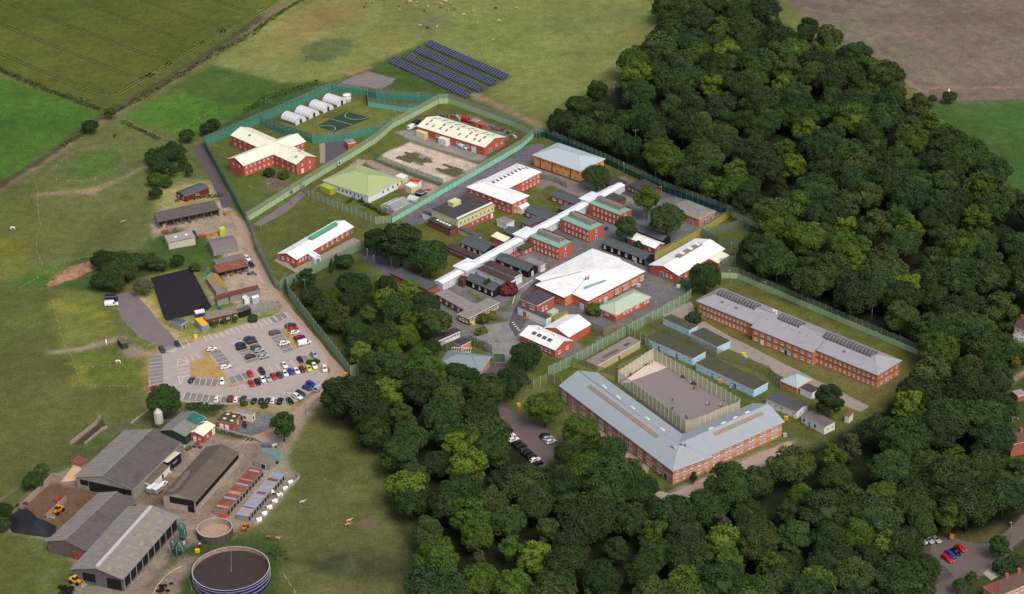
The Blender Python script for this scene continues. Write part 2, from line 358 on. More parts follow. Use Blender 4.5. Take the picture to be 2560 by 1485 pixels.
# brown field and right fields
area('F', '1840,-60 2700,-60 2700,240 2300,252 2180,180 2060,90', (112, 96, 84), 2, 0.5)
area('F', '2050,60 2120,30 2330,200 2300,215 2200,160', (112, 104, 82), 10, 2, 0.7)
area('F', '2280,252 2700,240 2700,560 2480,480', (68, 92, 42), 1.5, 0.5)
track('F', '2290,256 2600,250', (92, 92, 66), 2.5, 1.5, 0.5)
for k in range(7):
    o = k*38
    track('F', '%d,%d %d,%d' % (2060+o*1.3, 62-o*0.1, 2290+o*1.6, 222+o*0.02), (138, 110, 92) if k % 2 else (118, 106, 86), 3, 5, 0.5, 0.5)
track('F', '2190,170 2270,225 2300,216 2540,214', (150, 112, 100), 1.6, 1.0, 0.4, 0.8)
track('F', '1980,20 2110,45 2130,80 2200,180 2280,232', (146, 116, 102), 1.4, 1.0, 0.4, 0.6)
for k in range(26):
    q_ = k*13; track('F', '%d,%d %d,%d' % (2010+q_*1.6, -20+q_*0.25, 2230+q_*1.75, 190+q_*0.12), (112, 98, 84) if k % 2 else (130, 110, 96), 0.8, 1.6, 0.3, 0.5)
# woods floor
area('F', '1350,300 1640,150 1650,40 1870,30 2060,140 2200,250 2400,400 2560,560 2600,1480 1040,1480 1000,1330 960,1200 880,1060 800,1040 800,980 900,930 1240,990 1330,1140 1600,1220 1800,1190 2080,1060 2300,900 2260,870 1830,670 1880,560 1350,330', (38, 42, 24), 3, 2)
area('F', '1040,1480 1000,1330 960,1200 880,1060 800,1040 760,1035 800,1020 900,1030 1000,1180 1030,1300 1080,1380 1080,1480', (74, 74, 42), 3, 2, 0.8)
# inside the fence: mown grass
area('F', '506,360 816,228 905,238 1055,252 1104,256 1314,338 1345,340 1780,525 1866,562 1840,660 1775,686 1815,687 2262,876 2180,1010 2080,1040 1990,1090 1930,1070 1640,1200 1380,970 1300,940 1050,900 870,925 690,705 612,550', (90, 92, 44), 1, 0.3)
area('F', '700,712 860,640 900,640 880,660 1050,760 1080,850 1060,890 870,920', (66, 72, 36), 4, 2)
area('F', '1780,700 2240,890 2200,985 2150,1000 1860,850 1700,770', (104, 94, 54), 3, 2, 0.9)
area('F', '690,300 830,240 960,255 1000,290 900,330 800,345', (104, 106, 52), 2, 0.6)
# tarmac, paths and beds inside (soft edged; hard edges are laid as sheets)
area('F', '880,622 920,610 955,640 1010,660 1060,700 1040,730 960,690', (96, 88, 92), 0.6, 0.3)
area('F', '1080,700 1140,640 1300,560 1540,440 1650,468 1790,532 1720,590 1615,650 1600,670 1700,722 1640,765 1500,820 1440,880 1300,890 1220,850 1080,810', (112, 108, 104), 0.8, 0.4)
area('F', '1000,490 1120,450 1265,370 1330,352 1345,378 1300,410 1200,470 1060,545 1000,560 985,530', (112, 100, 104), 0.6, 0.3)
area('F', '1320,395 1460,452 1545,430 1545,520 1480,560 1400,520 1300,440', (122, 114, 104), 0.8, 0.4)
for s in ('1330,470 1352,455 1385,465 1375,475 1340,482', '1340,500 1370,485 1398,505 1372,520', '1170,560 1235,553 1255,575 1200,590',
          '1395,645 1415,630 1472,668 1452,678 1400,690', '1505,600 1530,588 1590,620 1570,632', '1190,770 1260,790 1240,815 1200,800',
          '1150,715 1240,758 1270,715 1250,770 1180,750', '1410,800 1490,815 1440,860 1415,835'):
    area('F', s, (84, 88, 40), 0.8, 0.3)
area('F', '950,375 1010,350 1180,405 1180,425 1120,440 1090,452 930,392', (196, 174, 152), 0.8, 0.5)
for s in ('982,386 1020,375 1075,395 1040,408', '1000,380 1022,372 1040,382 1015,392', '1075,423 1105,412 1150,425 1125,440'):
    area('F', s, (96, 88, 60), 0.8, 0.4)
area('F', '1010,340 1190,395 1200,410 1180,405 1020,352', (92, 84, 42), 1, 0.6)
area('F', '600,440 720,420 735,440 640,500 600,500', (90, 96, 44), 1, 0.5)
area('F', '645,460 660,425 690,435 710,455 680,470', (104, 92, 74), 1, 0.6)
area('F', '765,470 880,392 918,395 1085,462 1060,500 1000,470 900,400', (158, 136, 120), 0.6, 0.3)
area('F', '950,500 1090,470 1010,530 960,545', (124, 110, 92), 1, 0.5)
area('F', '1000,300 1080,262 1110,262 1260,318 1300,335 1260,385 1190,390 1000,330', (92, 90, 46), 1, 0.6)
area('F', '975,325 1010,318 1200,385 1180,400 1010,345', (138, 132, 126), 0.6, 0.3)
area('F', '1120,282 1180,290 1265,330 1250,350 1130,300', (120, 112, 96), 1.5, 1)
area('F', '600,615 640,595 690,620 650,650', (98, 92, 60), 2, 1, 0.6)
area('F', '1300,860 1440,900 1400,920 1340,930 1300,900', (78, 86, 38), 1.5, 0.5)
area('F', '1190,800 1270,790 1300,830 1240,900 1200,880', (132, 124, 118), 0.6, 0.3)
# car parks and lanes in the wood, houses on the right
area('F', '1225,990 1260,1010 1380,1090 1330,1150 1250,1060 1220,1010', (92, 82, 82), 1, 0.5)
area('F', '1560,1185 1640,1215 1850,1120 1960,1080 1950,1110 1760,1200 1680,1230', (150, 132, 120), 1, 0.5)
area('F', '2260,1340 2400,1345 2450,1330 2520,1270 2560,1260 2560,1300 2440,1400 2340,1480 2290,1480 2300,1430', (88, 78, 72), 1.5, 0.5)
area('F', '2270,1300 2420,1310 2470,1290 2460,1330 2400,1345 2260,1335', (92, 80, 50), 2, 1)
area('F', '2430,800 2600,780 2600,1200 2470,1180 2440,1000', (66, 76, 36), 2, 1)
area('F', '2340,1480 2420,1410 2520,1330 2600,1290 2600,1480', (70, 72, 40), 1.5, 1)
track('F', '2330,1462 2440,1390 2530,1300', (128, 112, 98), 2.2, 0.8, 0.3)
track('F', '2470,960 2500,930 2530,910', (148, 124, 104), 2, 0.8, 0.3)
mott = 1+(value_noise(XX, YY, 17, 5)-0.5)*0.22+(value_noise(XX, YY, 43, 6)-0.5)*0.2+(value_noise(XX, YY, 3.1, 7)-0.5)*0.16
CC *= mott[..., None]
CC[..., 0] *= 1+(value_noise(XX, YY, 29, 8)-0.5)*0.18
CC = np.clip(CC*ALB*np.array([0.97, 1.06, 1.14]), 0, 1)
ni, nj = XX.shape
gv = np.stack([XX, YY, np.zeros_like(XX)], -1).reshape(-1, 3)
ii, jj = np.meshgrid(np.arange(ni-1), np.arange(nj-1), indexing='ij')
a_ = (ii*nj+jj).ravel(); gf = np.stack([a_, a_+nj, a_+nj+1, a_+1], -1)
nv = len(gv); E_ = 3500.0
ext = np.array([(-E_, -E_, 0), (E_, -E_, 0), (E_, E_, 0), (-E_, E_, 0)], float)
gv = np.vstack([gv, ext])
cs = [0, (ni-1)*nj, (ni-1)*nj+nj-1, nj-1]           # corners of the surveyed block
faces = gf.tolist()+[(nv, nv+1, cs[1], cs[0]), (nv+1, nv+2, cs[2], cs[1]), (nv+2, nv+3, cs[3], cs[2]), (nv+3, nv, cs[0], cs[3])]
gme = bpy.data.meshes.new('ground'); gme.from_pydata(gv.tolist(), [], faces)
ca = gme.color_attributes.new('sward', 'FLOAT_COLOR', 'POINT')
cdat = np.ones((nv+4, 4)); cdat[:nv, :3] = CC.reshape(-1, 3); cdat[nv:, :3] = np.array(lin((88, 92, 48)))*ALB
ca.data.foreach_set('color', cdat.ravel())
gm = bpy.data.materials.new('ground_sward'); gm.use_nodes = True
n, l = gm.node_tree.nodes, gm.node_tree.links; b = n['Principled BSDF']
at_ = n.new('ShaderNodeAttribute'); at_.attribute_name = 'sward'
geo = n.new('ShaderNodeNewGeometry')
acc = None
for sc_, lo, hi in ((0.9, 0.68, 1.32), (0.2, 0.78, 1.22), (0.045, 0.84, 1.16)):
    t_ = n.new('ShaderNodeTexNoise'); t_.inputs['Scale'].default_value = sc_; t_.inputs['Detail'].default_value = 5; t_.inputs['Roughness'].default_value = 0.7
    l.new(geo.outputs['Position'], t_.inputs['Vector'])
    r_ = n.new('ShaderNodeMapRange'); r_.inputs[1].default_value = 0.3; r_.inputs[2].default_value = 0.7; r_.inputs[3].default_value = lo; r_.inputs[4].default_value = hi
    l.new(t_.outputs['Fac'], r_.inputs[0])
    if acc is None: acc = r_.outputs[0]; nz1 = t_
    else:
        m_ = n.new('ShaderNodeMath'); m_.operation = 'MULTIPLY'; l.new(acc, m_.inputs[0]); l.new(r_.outputs[0], m_.inputs[1]); acc = m_.outputs[0]
sc2 = n.new('ShaderNodeVectorMath'); sc2.operation = 'SCALE'; l.new(at_.outputs['Color'], sc2.inputs[0]); l.new(acc, sc2.inputs['Scale'])
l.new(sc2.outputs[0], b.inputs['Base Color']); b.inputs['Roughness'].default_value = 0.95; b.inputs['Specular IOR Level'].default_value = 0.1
bp = n.new('ShaderNodeBump'); bp.inputs['Strength'].default_value = 0.5; bp.inputs['Distance'].default_value = 0.5
l.new(nz1.outputs['Fac'], bp.inputs['Height']); l.new(bp.outputs[0], b.inputs['Normal'])
gme.materials.append(gm); gme.update()
ground = tag(obj('ground', gme), kind='structure')

# ------------------------------------------------------------------ hard sheets
asphalt = mat('car_park_asphalt', (168, 158, 152), 0.95, 0.10, 0.5, stain=0.35, stain_col=(128, 120, 118))
asphalt_bay = mat('parking_bay_asphalt', (132, 125, 122), 0.95, 0.10, 0.7, stain=0.3)
asphalt_dark = mat('dark_asphalt', (92, 84, 90), 0.95, 0.12, 0.5, stain=0.3)
asphalt_mid = mat('worn_asphalt', (120, 110, 112), 0.95, 0.1, 0.4, stain=0.4, stain_col=(104, 94, 94))
lane_m = mat('buff_concrete_lane', (166, 142, 126), 0.95, 0.10, 0.4, stain=0.35, stain_col=(140, 118, 106))
slab = mat('pale_paving_slab', (206, 192, 178), 0.95, 0.08, 0.6, stain=0.2, stain_col=(180, 160, 146))
arena_m = mat('black_rubber_riding_surface', (40, 36, 44), 0.95, 0.12, 0.3)
court_m = mat('green_sports_surface', (48, 70, 50), 0.95, 0.08, 0.6)
path_m = mat('grey_path', (150, 140, 130), 0.95, 0.12, 0.6, stain=0.3)
yard_m = mat('exercise_yard_asphalt', (132, 124, 124), 0.95, 0.06, 0.35, stain=0.3, stain_col=(118, 108, 108))
def resample(p, step, jit, closed=True):
    o = []; n_ = len(p)
    for i in range(n_ if closed else n_-1):
        a, c = p[i], p[(i+1) % n_]; k = max(1, int((c-a).length/step))
        for t in range(k):
            q = a.lerp(c, t/k)
            if t and jit: q = q+Vector((rng.uniform(-jit, jit), rng.uniform(-jit, jit)))
            o.append(q)
    if not closed: o.append(p[-1])
    return o
def sheet(name, fr, s, m, z=0.03, jit=0.0, step=3.0, parent=None, kind='structure'):
    p = pts(fr, s)
    if jit: p = resample(p, step, jit)
    if sum(p[i].x*p[(i+1) % len(p)].y-p[(i+1) % len(p)].x*p[i].y for i in range(len(p))) < 0: p = p[::-1]
    bm = bmesh.new(); vs = [bm.verts.new((q.x, q.y, z)) for q in p]; bm.faces.new(vs); bm.normal_update()
    bmesh.ops.triangulate(bm, faces=bm.faces[:], quad_method='BEAUTY', ngon_method='EAR_CLIP'); me = bpy.data.meshes.new(name); bm.to_mesh(me); bm.free(); me.materials.append(m)
    o = obj(name, me, parent)
    if not parent: tag(o, kind=kind)
    return o
def strip_mesh(name, paths, width, m, z):
    mb = MB()
    for p in paths:
        for i in range(len(p)-1):
            a, c = p[i], p[i+1]; d = (c-a).normalized(); nrm = Vector((-d.y, d.x))*width/2
            e = d*width*0.3
            mb.poly([(*(a-nrm-e), z), (*(c-nrm+e), z), (*(c+nrm+e), z), (*(a+nrm-e), z)])
    return mb.mesh(name, m)
car_park = sheet('car_park', 'F', '366,880 400,866 432,856 486,838 600,798 706,767 738,800 772,832 806,880 806,926 790,950 738,985 700,1000 620,995 520,996 440,988 368,966', asphalt, 0.03, 0.15)
sheet('lane', 'F', '562,520 604,545 628,620 677,712 700,738 860,928 835,945 815,915 770,845 706,768 682,735 640,672 604,605', lane_m, 0.02, 0.2)
sheet('lane', 'F', '850,922 838,945 805,950 738,1025 662,1087 604,1093 594,1082 652,1062 722,1012 776,968 812,914', lane_m, 0.024, 0.2)
sheet('dark_lane', 'F', '474,362 498,352 560,478 574,508 548,512 520,448', asphalt_dark, 0.025, 0.3)
sheet('driveway', 'F', '272,728 322,716 345,735 372,765 432,838 432,858 398,868 388,852 338,828 298,782', asphalt_mid, 0.022, 0.4)
sheet('riding_arena', 'F', '370,684 470,660 521,756 504,768 410,790 404,784', arena_m, 0.06)
sheet('sports_court', '10', '590,1245 885,1096 1128,1163 775,1298', court_m, 0.03)
yard_slab = sheet('yard_slab', '22', '1060,855 1390,625 1540,690 1160,845', slab, 0.03)
sheet('exercise_yard', '22', '1165,832 1522,700 2135,1055 2140,1085 1760,1215 1700,1215', yard_m, 0.034)
sheet('yard_margin', '22', '1040,850 1060,838 1720,1335 1680,1360', asphalt_dark, 0.028)
sheet('block_road', 'F', '1628,772 1700,742 1722,784 1790,825 1866,862 1950,905 2140,1000 2118,1014 1986,962 1850,884 1700,815 1640,792', path_m, 0.03, 0.2)
sheet('compound_road', 'F', '622,552 700,503 742,470 752,480 705,522 642,556', asphalt_mid, 0.03, 0.2)
sheet('path', 'F', '786,355 800,350 800,400 788,402', path_m, 0.03)
sheet('court_pad', 'F', '796,352 848,346 852,398 800,402', asphalt_dark, 0.026)
sheet('centre_road', 'F', '1252,800 1262,770 1285,722 1318,692 1390,672 1470,640 1490,628 1498,636 1420,690 1340,712 1310,750 1295,790 1270,830', asphalt_dark, 0.03, 0.1)
sheet('gravel_pad', 'F', '822,212 870,188 906,177 972,194 962,206 940,217', mat('grey_gravel_pad', (128, 118, 116), 0.95, 0.1), 0.02, 0.5)
sheet('building_walk', 'F', '676,642 690,620 722,662 870,585 885,592 880,602 730,672', path_m, 0.028)
sheet('staff_car_park', 'F', '1224,996 1262,1012 1390,1085 1380,1110 1335,1150 1310,1140 1232,1030', mat('wood_car_park_asphalt', (104, 92, 92), 0.95, 0.1), 0.03, 0.3)
sheet('visitor_car_park', 'F', '2290,1322 2340,1322 2400,1338 2440,1338 2530,1260 2560,1262 2560,1290 2450,1370 2330,1480 2296,1480 2300,1440 2350,1420 2290,1360', mat('estate_road_asphalt', (104, 94, 90), 0.95, 0.1), 0.03, 0.3)
sheet('terrace', 'F', '1585,1200 1650,1215 1760,1165 1940,1085 1955,1098 1780,1185 1690,1232 1640,1235', mat('buff_terrace_paving', (168, 148, 134), 0.95, 0.1, stain=0.3), 0.03, 0.3)
sheet('terrace', 'F', '1385,985 1400,985 1600,1150 1590,1175 1560,1160', mat('buff_terrace_paving', (168, 148, 134)), 0.03, 0.3)
straw = mat('dry_straw_grass', (172, 142, 88), 0.95, 0.25, 0.8, stain=0.4, stain_col=(120, 112, 60))
for s in ('735,530 800,520 862,640 1012,800 1145,1000 1125,1025 1098,960 1060,918 640,892 588,880 575,690 780,622', '1808,238 1902,226 2074,490 2020,518', '1125,1028 1148,1000 1480,905 1900,800 2060,735 2075,750 1900,815 1500,925', '2062,735 2085,690 2255,640 2340,690 2385,835 2330,790 2300,700 2120,745'):
    sheet('grass_island', 'cp', s, straw, 0.12, 0.12, 2.0)
for s in ('5,598 192,590 212,995 36,1004', '838,540 985,515 1175,765 1030,800', '1145,985 1100,900 1330,830 1420,900', '545,995 580,905 980,925 955,1020', '470,1205 510,1100 1960,1260 1000,1245', '1190,470 1290,385 1510,420 1680,620 1360,710', '1635,300 1800,255 2000,530 1870,572', '1640,85 1720,58 1790,130 1705,155', '1720,58 1850,5 1915,75 1790,130', '2090,610 2240,570 2300,650 2160,690'):
    sheet('parking_bays', 'cp', s, asphalt_bay, 0.04)
for s in ('1370,95 1410,72 1560,120 1520,150', '1450,45 1480,32 1590,75 1560,95', '1755,205 1790,190 1980,255 1950,282', '1825,160 1850,150 2045,210 2010,237'):
    sheet('planting_bed', '11', s, mat('weedy_bed_soil', (98, 88, 60), 0.95, 0.35, 0.8, stain=0.4, stain_col=(70, 84, 44)), 0.08, 0.1, 2.0)
for s in ('1590,85 1620,65 1690,80 1640,105', '1640,150 1690,140 1730,160 1680,175', '1720,115 1760,105 1800,125 1750,135'):
    sheet('paving_patch', '11', s, mat('garden_slab', (196, 182, 164), 0.95, 0.1) if s[0:4] != '1590' else mat('grey_mat', (130, 134, 142), 0.9, 0.1), 0.06)
sheet('entrance_road', '12', '2200,800 2330,650 2455,655 2445,800 2400,900 2300,900', asphalt_dark, 0.028, 0.2)
# painted bay lines of the car park
paths = []
def bays(n_, a, b_, da, db, fr='cp'):
    for i in range(n_):
        t = i/(n_-1) if n_ > 1 else 0
        u = a[0]+(b_[0]-a[0])*t; v = a[1]+(b_[1]-a[1])*t; du = da[0]+(db[0]-da[0])*t; dv = da[1]+(db[1]-da[1])*t
        paths.append([P(fr, u, v), P(fr, u+du, v+dv)])
bays(8, (18, 650), (38, 998), (162, -20), (170, -28))
bays(15, (755, 330), (1790, 35), (55, 72), (72, 66)); bays(2, (440, 410), (520, 385), (55, 82), (58, 80))
bays(6, (840, 545), (1010, 800), (140, -32), (150, -40)); bays(3, (500, 610), (655, 562), (50, 85), (50, 70))
bays(3, (400, 740), (412, 840), (160, -25), (155, -25)); bays(6, (530, 995), (940, 1015), (30, -90), (32, -90))
bays(5, (475, 1200), (815, 1225), (38, -98), (38, -98)); bays(2, (985, 1230), (1075, 1240), (38, -95), (38, -95))
bays(9, (1170, 880), (1945, 665), (68, 85), (62, 70)); bays(10, (1205, 1022), (2015, 810), (55, 68), (55, 60))
bays(4, (1135, 430), (1195, 468), (160, -45), (160, -45)); bays(8, (1195, 468), (1360, 705), (310, -85), (320, -100))
bays(7, (1635, 300), (1865, 568), (140, -30), (140, -48)); bays(4, (1635, 85), (1860, 0), (72, 70), (65, 70)); bays(2, (2090, 610), (2170, 585), (70, 70), (68, 72))
bays(8, (1500, 1240), (2080, 1050), (35, -60), (60, 30))
paths.append([P('cp', 1310, 400), P('cp', 1520, 660)])
for tri in ([(415, 638), (400, 742), (560, 690), (415, 638)], [(415, 885), (445, 990), (490, 885), (600, 870), (415, 885)], [(1135, 1040), (1210, 1022), (1255, 1090)],
            [(235, 490), (330, 475), (400, 490)], [(240, 515), (340, 500), (400, 500)], [(245, 545), (350, 540), (400, 500)]):
    paths.append([P('cp', *q) for q in tri])
tag(obj('bay_markings', strip_mesh('bay_markings', paths, 0.16, paint_white, 0.055), car_park), kind='structure')
# zebra and edge lines on the centre road
zp = [[P('k2', 3+i*26, 745+i*33), P('k2', 30+i*26, 735+i*33)] for i in range(5)]
tag(obj('road_markings', strip_mesh('road_markings', zp, 0.5, paint_white, 0.05)), kind='structure')
tag(obj('road_markings', strip_mesh('road_markings', [[P('k2', 10, 410), P('k2', 60, 250), P('k2', 90, 170), P('k2', 350, 10)], [P('k1', 1600, 1110), P('k1', 1680, 1060)], [P('k1', 1690, 1090), P('k1', 1900, 970)]], 0.2, paint_white, 0.05)), kind='structure')
# sports court lines
def circle_path(fr, u, v, rad, a0, a1, n_=18):
    c0 = P(fr, u, v); return [Vector((c0.x+rad*math.cos(math.radians(a0+(a1-a0)*i/n_)), c0.y+rad*math.sin(math.radians(a0+(a1-a0)*i/n_)))) for i in range(n_+1)]
ca_, cb_, cc_, cd2 = pts('10', '590,1245 885,1096 1128,1163 775,1298')
def dee(m0, m1, e0, e1):
    ax = (m1-m0).normalized(); ay = (e1-e0).normalized(); rr = (e1-e0).length*0.4
    return [m0+ax*rr*math.sin(math.pi*i/14)+ay*rr*math.cos(math.pi*i/14) for i in range(15)]
mA, mB = (ca_+cd2)/2, (cb_+cc_)/2
cl_ = [[(ca_+cb_)/2, (cd2+cc_)/2], dee(mA, mB, ca_, cd2), dee(mB, mA, cb_, cc_)]
tag(obj('court_lines', strip_mesh('court_lines', cl_, 0.16, paint_white, 0.05)), kind='structure')
# wheel tracks in the crop
tl = []
for s in ('-20,520 400,700 1000,915 1080,930 1160,915 1500,720 2000,420 2200,310 2520,130 2640,60', '-20,235 700,520 1270,745 1380,765 1460,745 1500,720',
          '-40,0 700,265 1500,560 1610,590 1670,620 1640,660', '680,-20 1300,210 1800,400 1900,425 2010,415', '1340,-20 1900,190 2160,270 2200,300 2190,330', '2050,-20 2350,90 2450,110 2520,105'):
    p = pts('00', s); p = resample(p, 6, 0.15, False)
    for off in (-1.0, 1.0):
        q = []
        for i in range(len(p)):
            d = (p[min(i+1, len(p)-1)]-p[max(i-1, 0)]).normalized(); q.append(p[i]+Vector((-d.y, d.x))*off)
        tl.append(q)
tag(obj('wheel_tracks', strip_mesh('wheel_tracks', tl, 0.8, mat('trodden_crop', (54, 62, 26), 0.95, 0.2, 0.5), 0.02)), kind='structure')
tag(obj('wheel_tracks', strip_mesh('wheel_tracks', tl[0:1], 0.5, MATS['trodden_crop'], 0.024)), kind='structure')
tlw = [[a+Vector((0.3, -0.75)) for a in q] for q in tl]  # paler strips beside the wheel tracks, all shifted the same way
tag(obj('track_edges', strip_mesh('track_edges', tlw, 0.6, mat('pale_track_edge', (122, 128, 62), 0.95, 0.2, 0.5), 0.016)), kind='structure')
# ------------------------------------------------------------------ buildings
WM = {}
def win_meshes(w, h, nx, ny, fm):
    k = (round(w, 2), round(h, 2), nx, ny, fm.name)
    if k in WM: return WM[k]
    b = 0.13 if h > 1.0 else 0.1; mb = MB()
    mb.box(-w/2, w/2, -0.07, 0.02, -h/2, -h/2+b); mb.box(-w/2, w/2, -0.07, 0.02, h/2-b, h/2)
    mb.box(-w/2, -w/2+b, -0.068, 0.02, -h/2+b, h/2-b); mb.box(w/2-b, w/2, -0.068, 0.02, -h/2+b, h/2-b)
    for i in range(1, nx):
        x = -w/2+w*i/nx; mb.box(x-b/2, x+b/2, -0.064, 0.02, -h/2+b, h/2-b)
    for j in range(1, ny):
        z = -h/2+h*j/ny; mb.box(-w/2+b, w/2-b, -0.06, 0.02, z-b/2, z+b/2)
    mb.box(-w/2-0.08, w/2+0.08, -0.14, 0.0, -h/2-0.1, -h/2-0.004)
    f = mb.mesh('window', fm)
    mb = MB(); mb.box(-w/2+b, w/2-b, -0.03, 0.01, -h/2+b, h/2-b); p = mb.mesh('pane', glass)
    WM[k] = (f, p); return WM[k]
class Bld:
    def face(s, f, t, z, out=0.0):
        L, W = s.L, s.W
        if f == 'S': return ((-L/2+L*t), -W/2-out, z), 0
        if f == 'E': return (L/2+out, -W/2+W*t, z), math.pi/2
        if f == 'N': return ((L/2-L*t), W/2+out, z), math.pi
        return (-L/2-out, W/2-W*t, z), -math.pi/2
    def wins(s, f, z, n, t0, t1, w=1.1, h=1.2, nx=2, ny=1, fm=None):
        f_, p_ = win_meshes(w, h, nx, ny, fm or trim_white)
        for i in range(n):
            t = t0+(t1-t0)*(i/(n-1) if n > 1 else 0.5)
            loc, rz = s.face(f, t, z)
            o = obj('window', f_, s.root, loc, (0, 0, rz)); obj('pane', p_, o)
        return s
    def door(s, f, t, m=None, w=1.1, h=2.1):
        m = m or door_blue; k = ('d', w, h, m.name)
        if k not in WM:
            mb = MB(); mb.box(-w/2, w/2, -0.05, 0.02, 0.02, h); WM[k] = mb.mesh('door', m)
            mb = MB(); mb.box(-w/2-0.1, -w/2, -0.07, 0.02, 0.02, h+0.1); mb.box(w/2, w/2+0.1, -0.07, 0.02, 0.02, h+0.1); mb.box(-w/2, w/2, -0.07, 0.02, h, h+0.1); WM[k+('f',)] = mb.mesh('door_frame', trim_white)
        loc, rz = s.face(f, t, 0)
        o = obj('door', WM[k], s.root, loc, (0, 0, rz)); obj('door_frame', WM[k+('f',)], o)
        return s
    def rz_at(s, x, y):
        return s.zfun(x, y)
    def on_roof(s, name, me, x, y, lift=0.03, rz=0):
        e = 0.05; z = s.zfun(x, y)
        nx = -(s.zfun(x+e, y)-s.zfun(x-e, y))/(2*e); ny = -(s.zfun(x, y+e)-s.zfun(x, y-e))/(2*e)
        q = Vector((0, 0, 1)).rotation_difference(Vector((nx, ny, 1)).normalized())
        o = obj(name, me, s.root, (x, y, z+lift)); o.rotation_euler = (q.to_matrix() @ Matrix.Rotation(rz, 3, 'Z')).to_euler()
        return o
    def loc_of(s, fr, u, v, z):
        d = P(fr, u, v, z)-s.c; c_, s_ = math.cos(-s.ang), math.sin(-s.ang)
        return Vector((d.x*c_-d.y*s_, d.x*s_+d.y*c_))
def rect3(a, b, c):
    ab, bc = b-a, c-b; L, W = ab.length, bc.length
    a1 = math.atan2(ab.y, ab.x); a2 = math.atan2(bc.y, bc.x)-math.pi/2
    d = (a2-a1+math.pi) % (2*math.pi)-math.pi
    ang = a1+d*W/(L+W)
    ux = Vector((math.cos(ang), math.sin(ang))); uy = Vector((-ux.y, ux.x))
    return ang, L, W, b-ux*L/2+uy*W/2
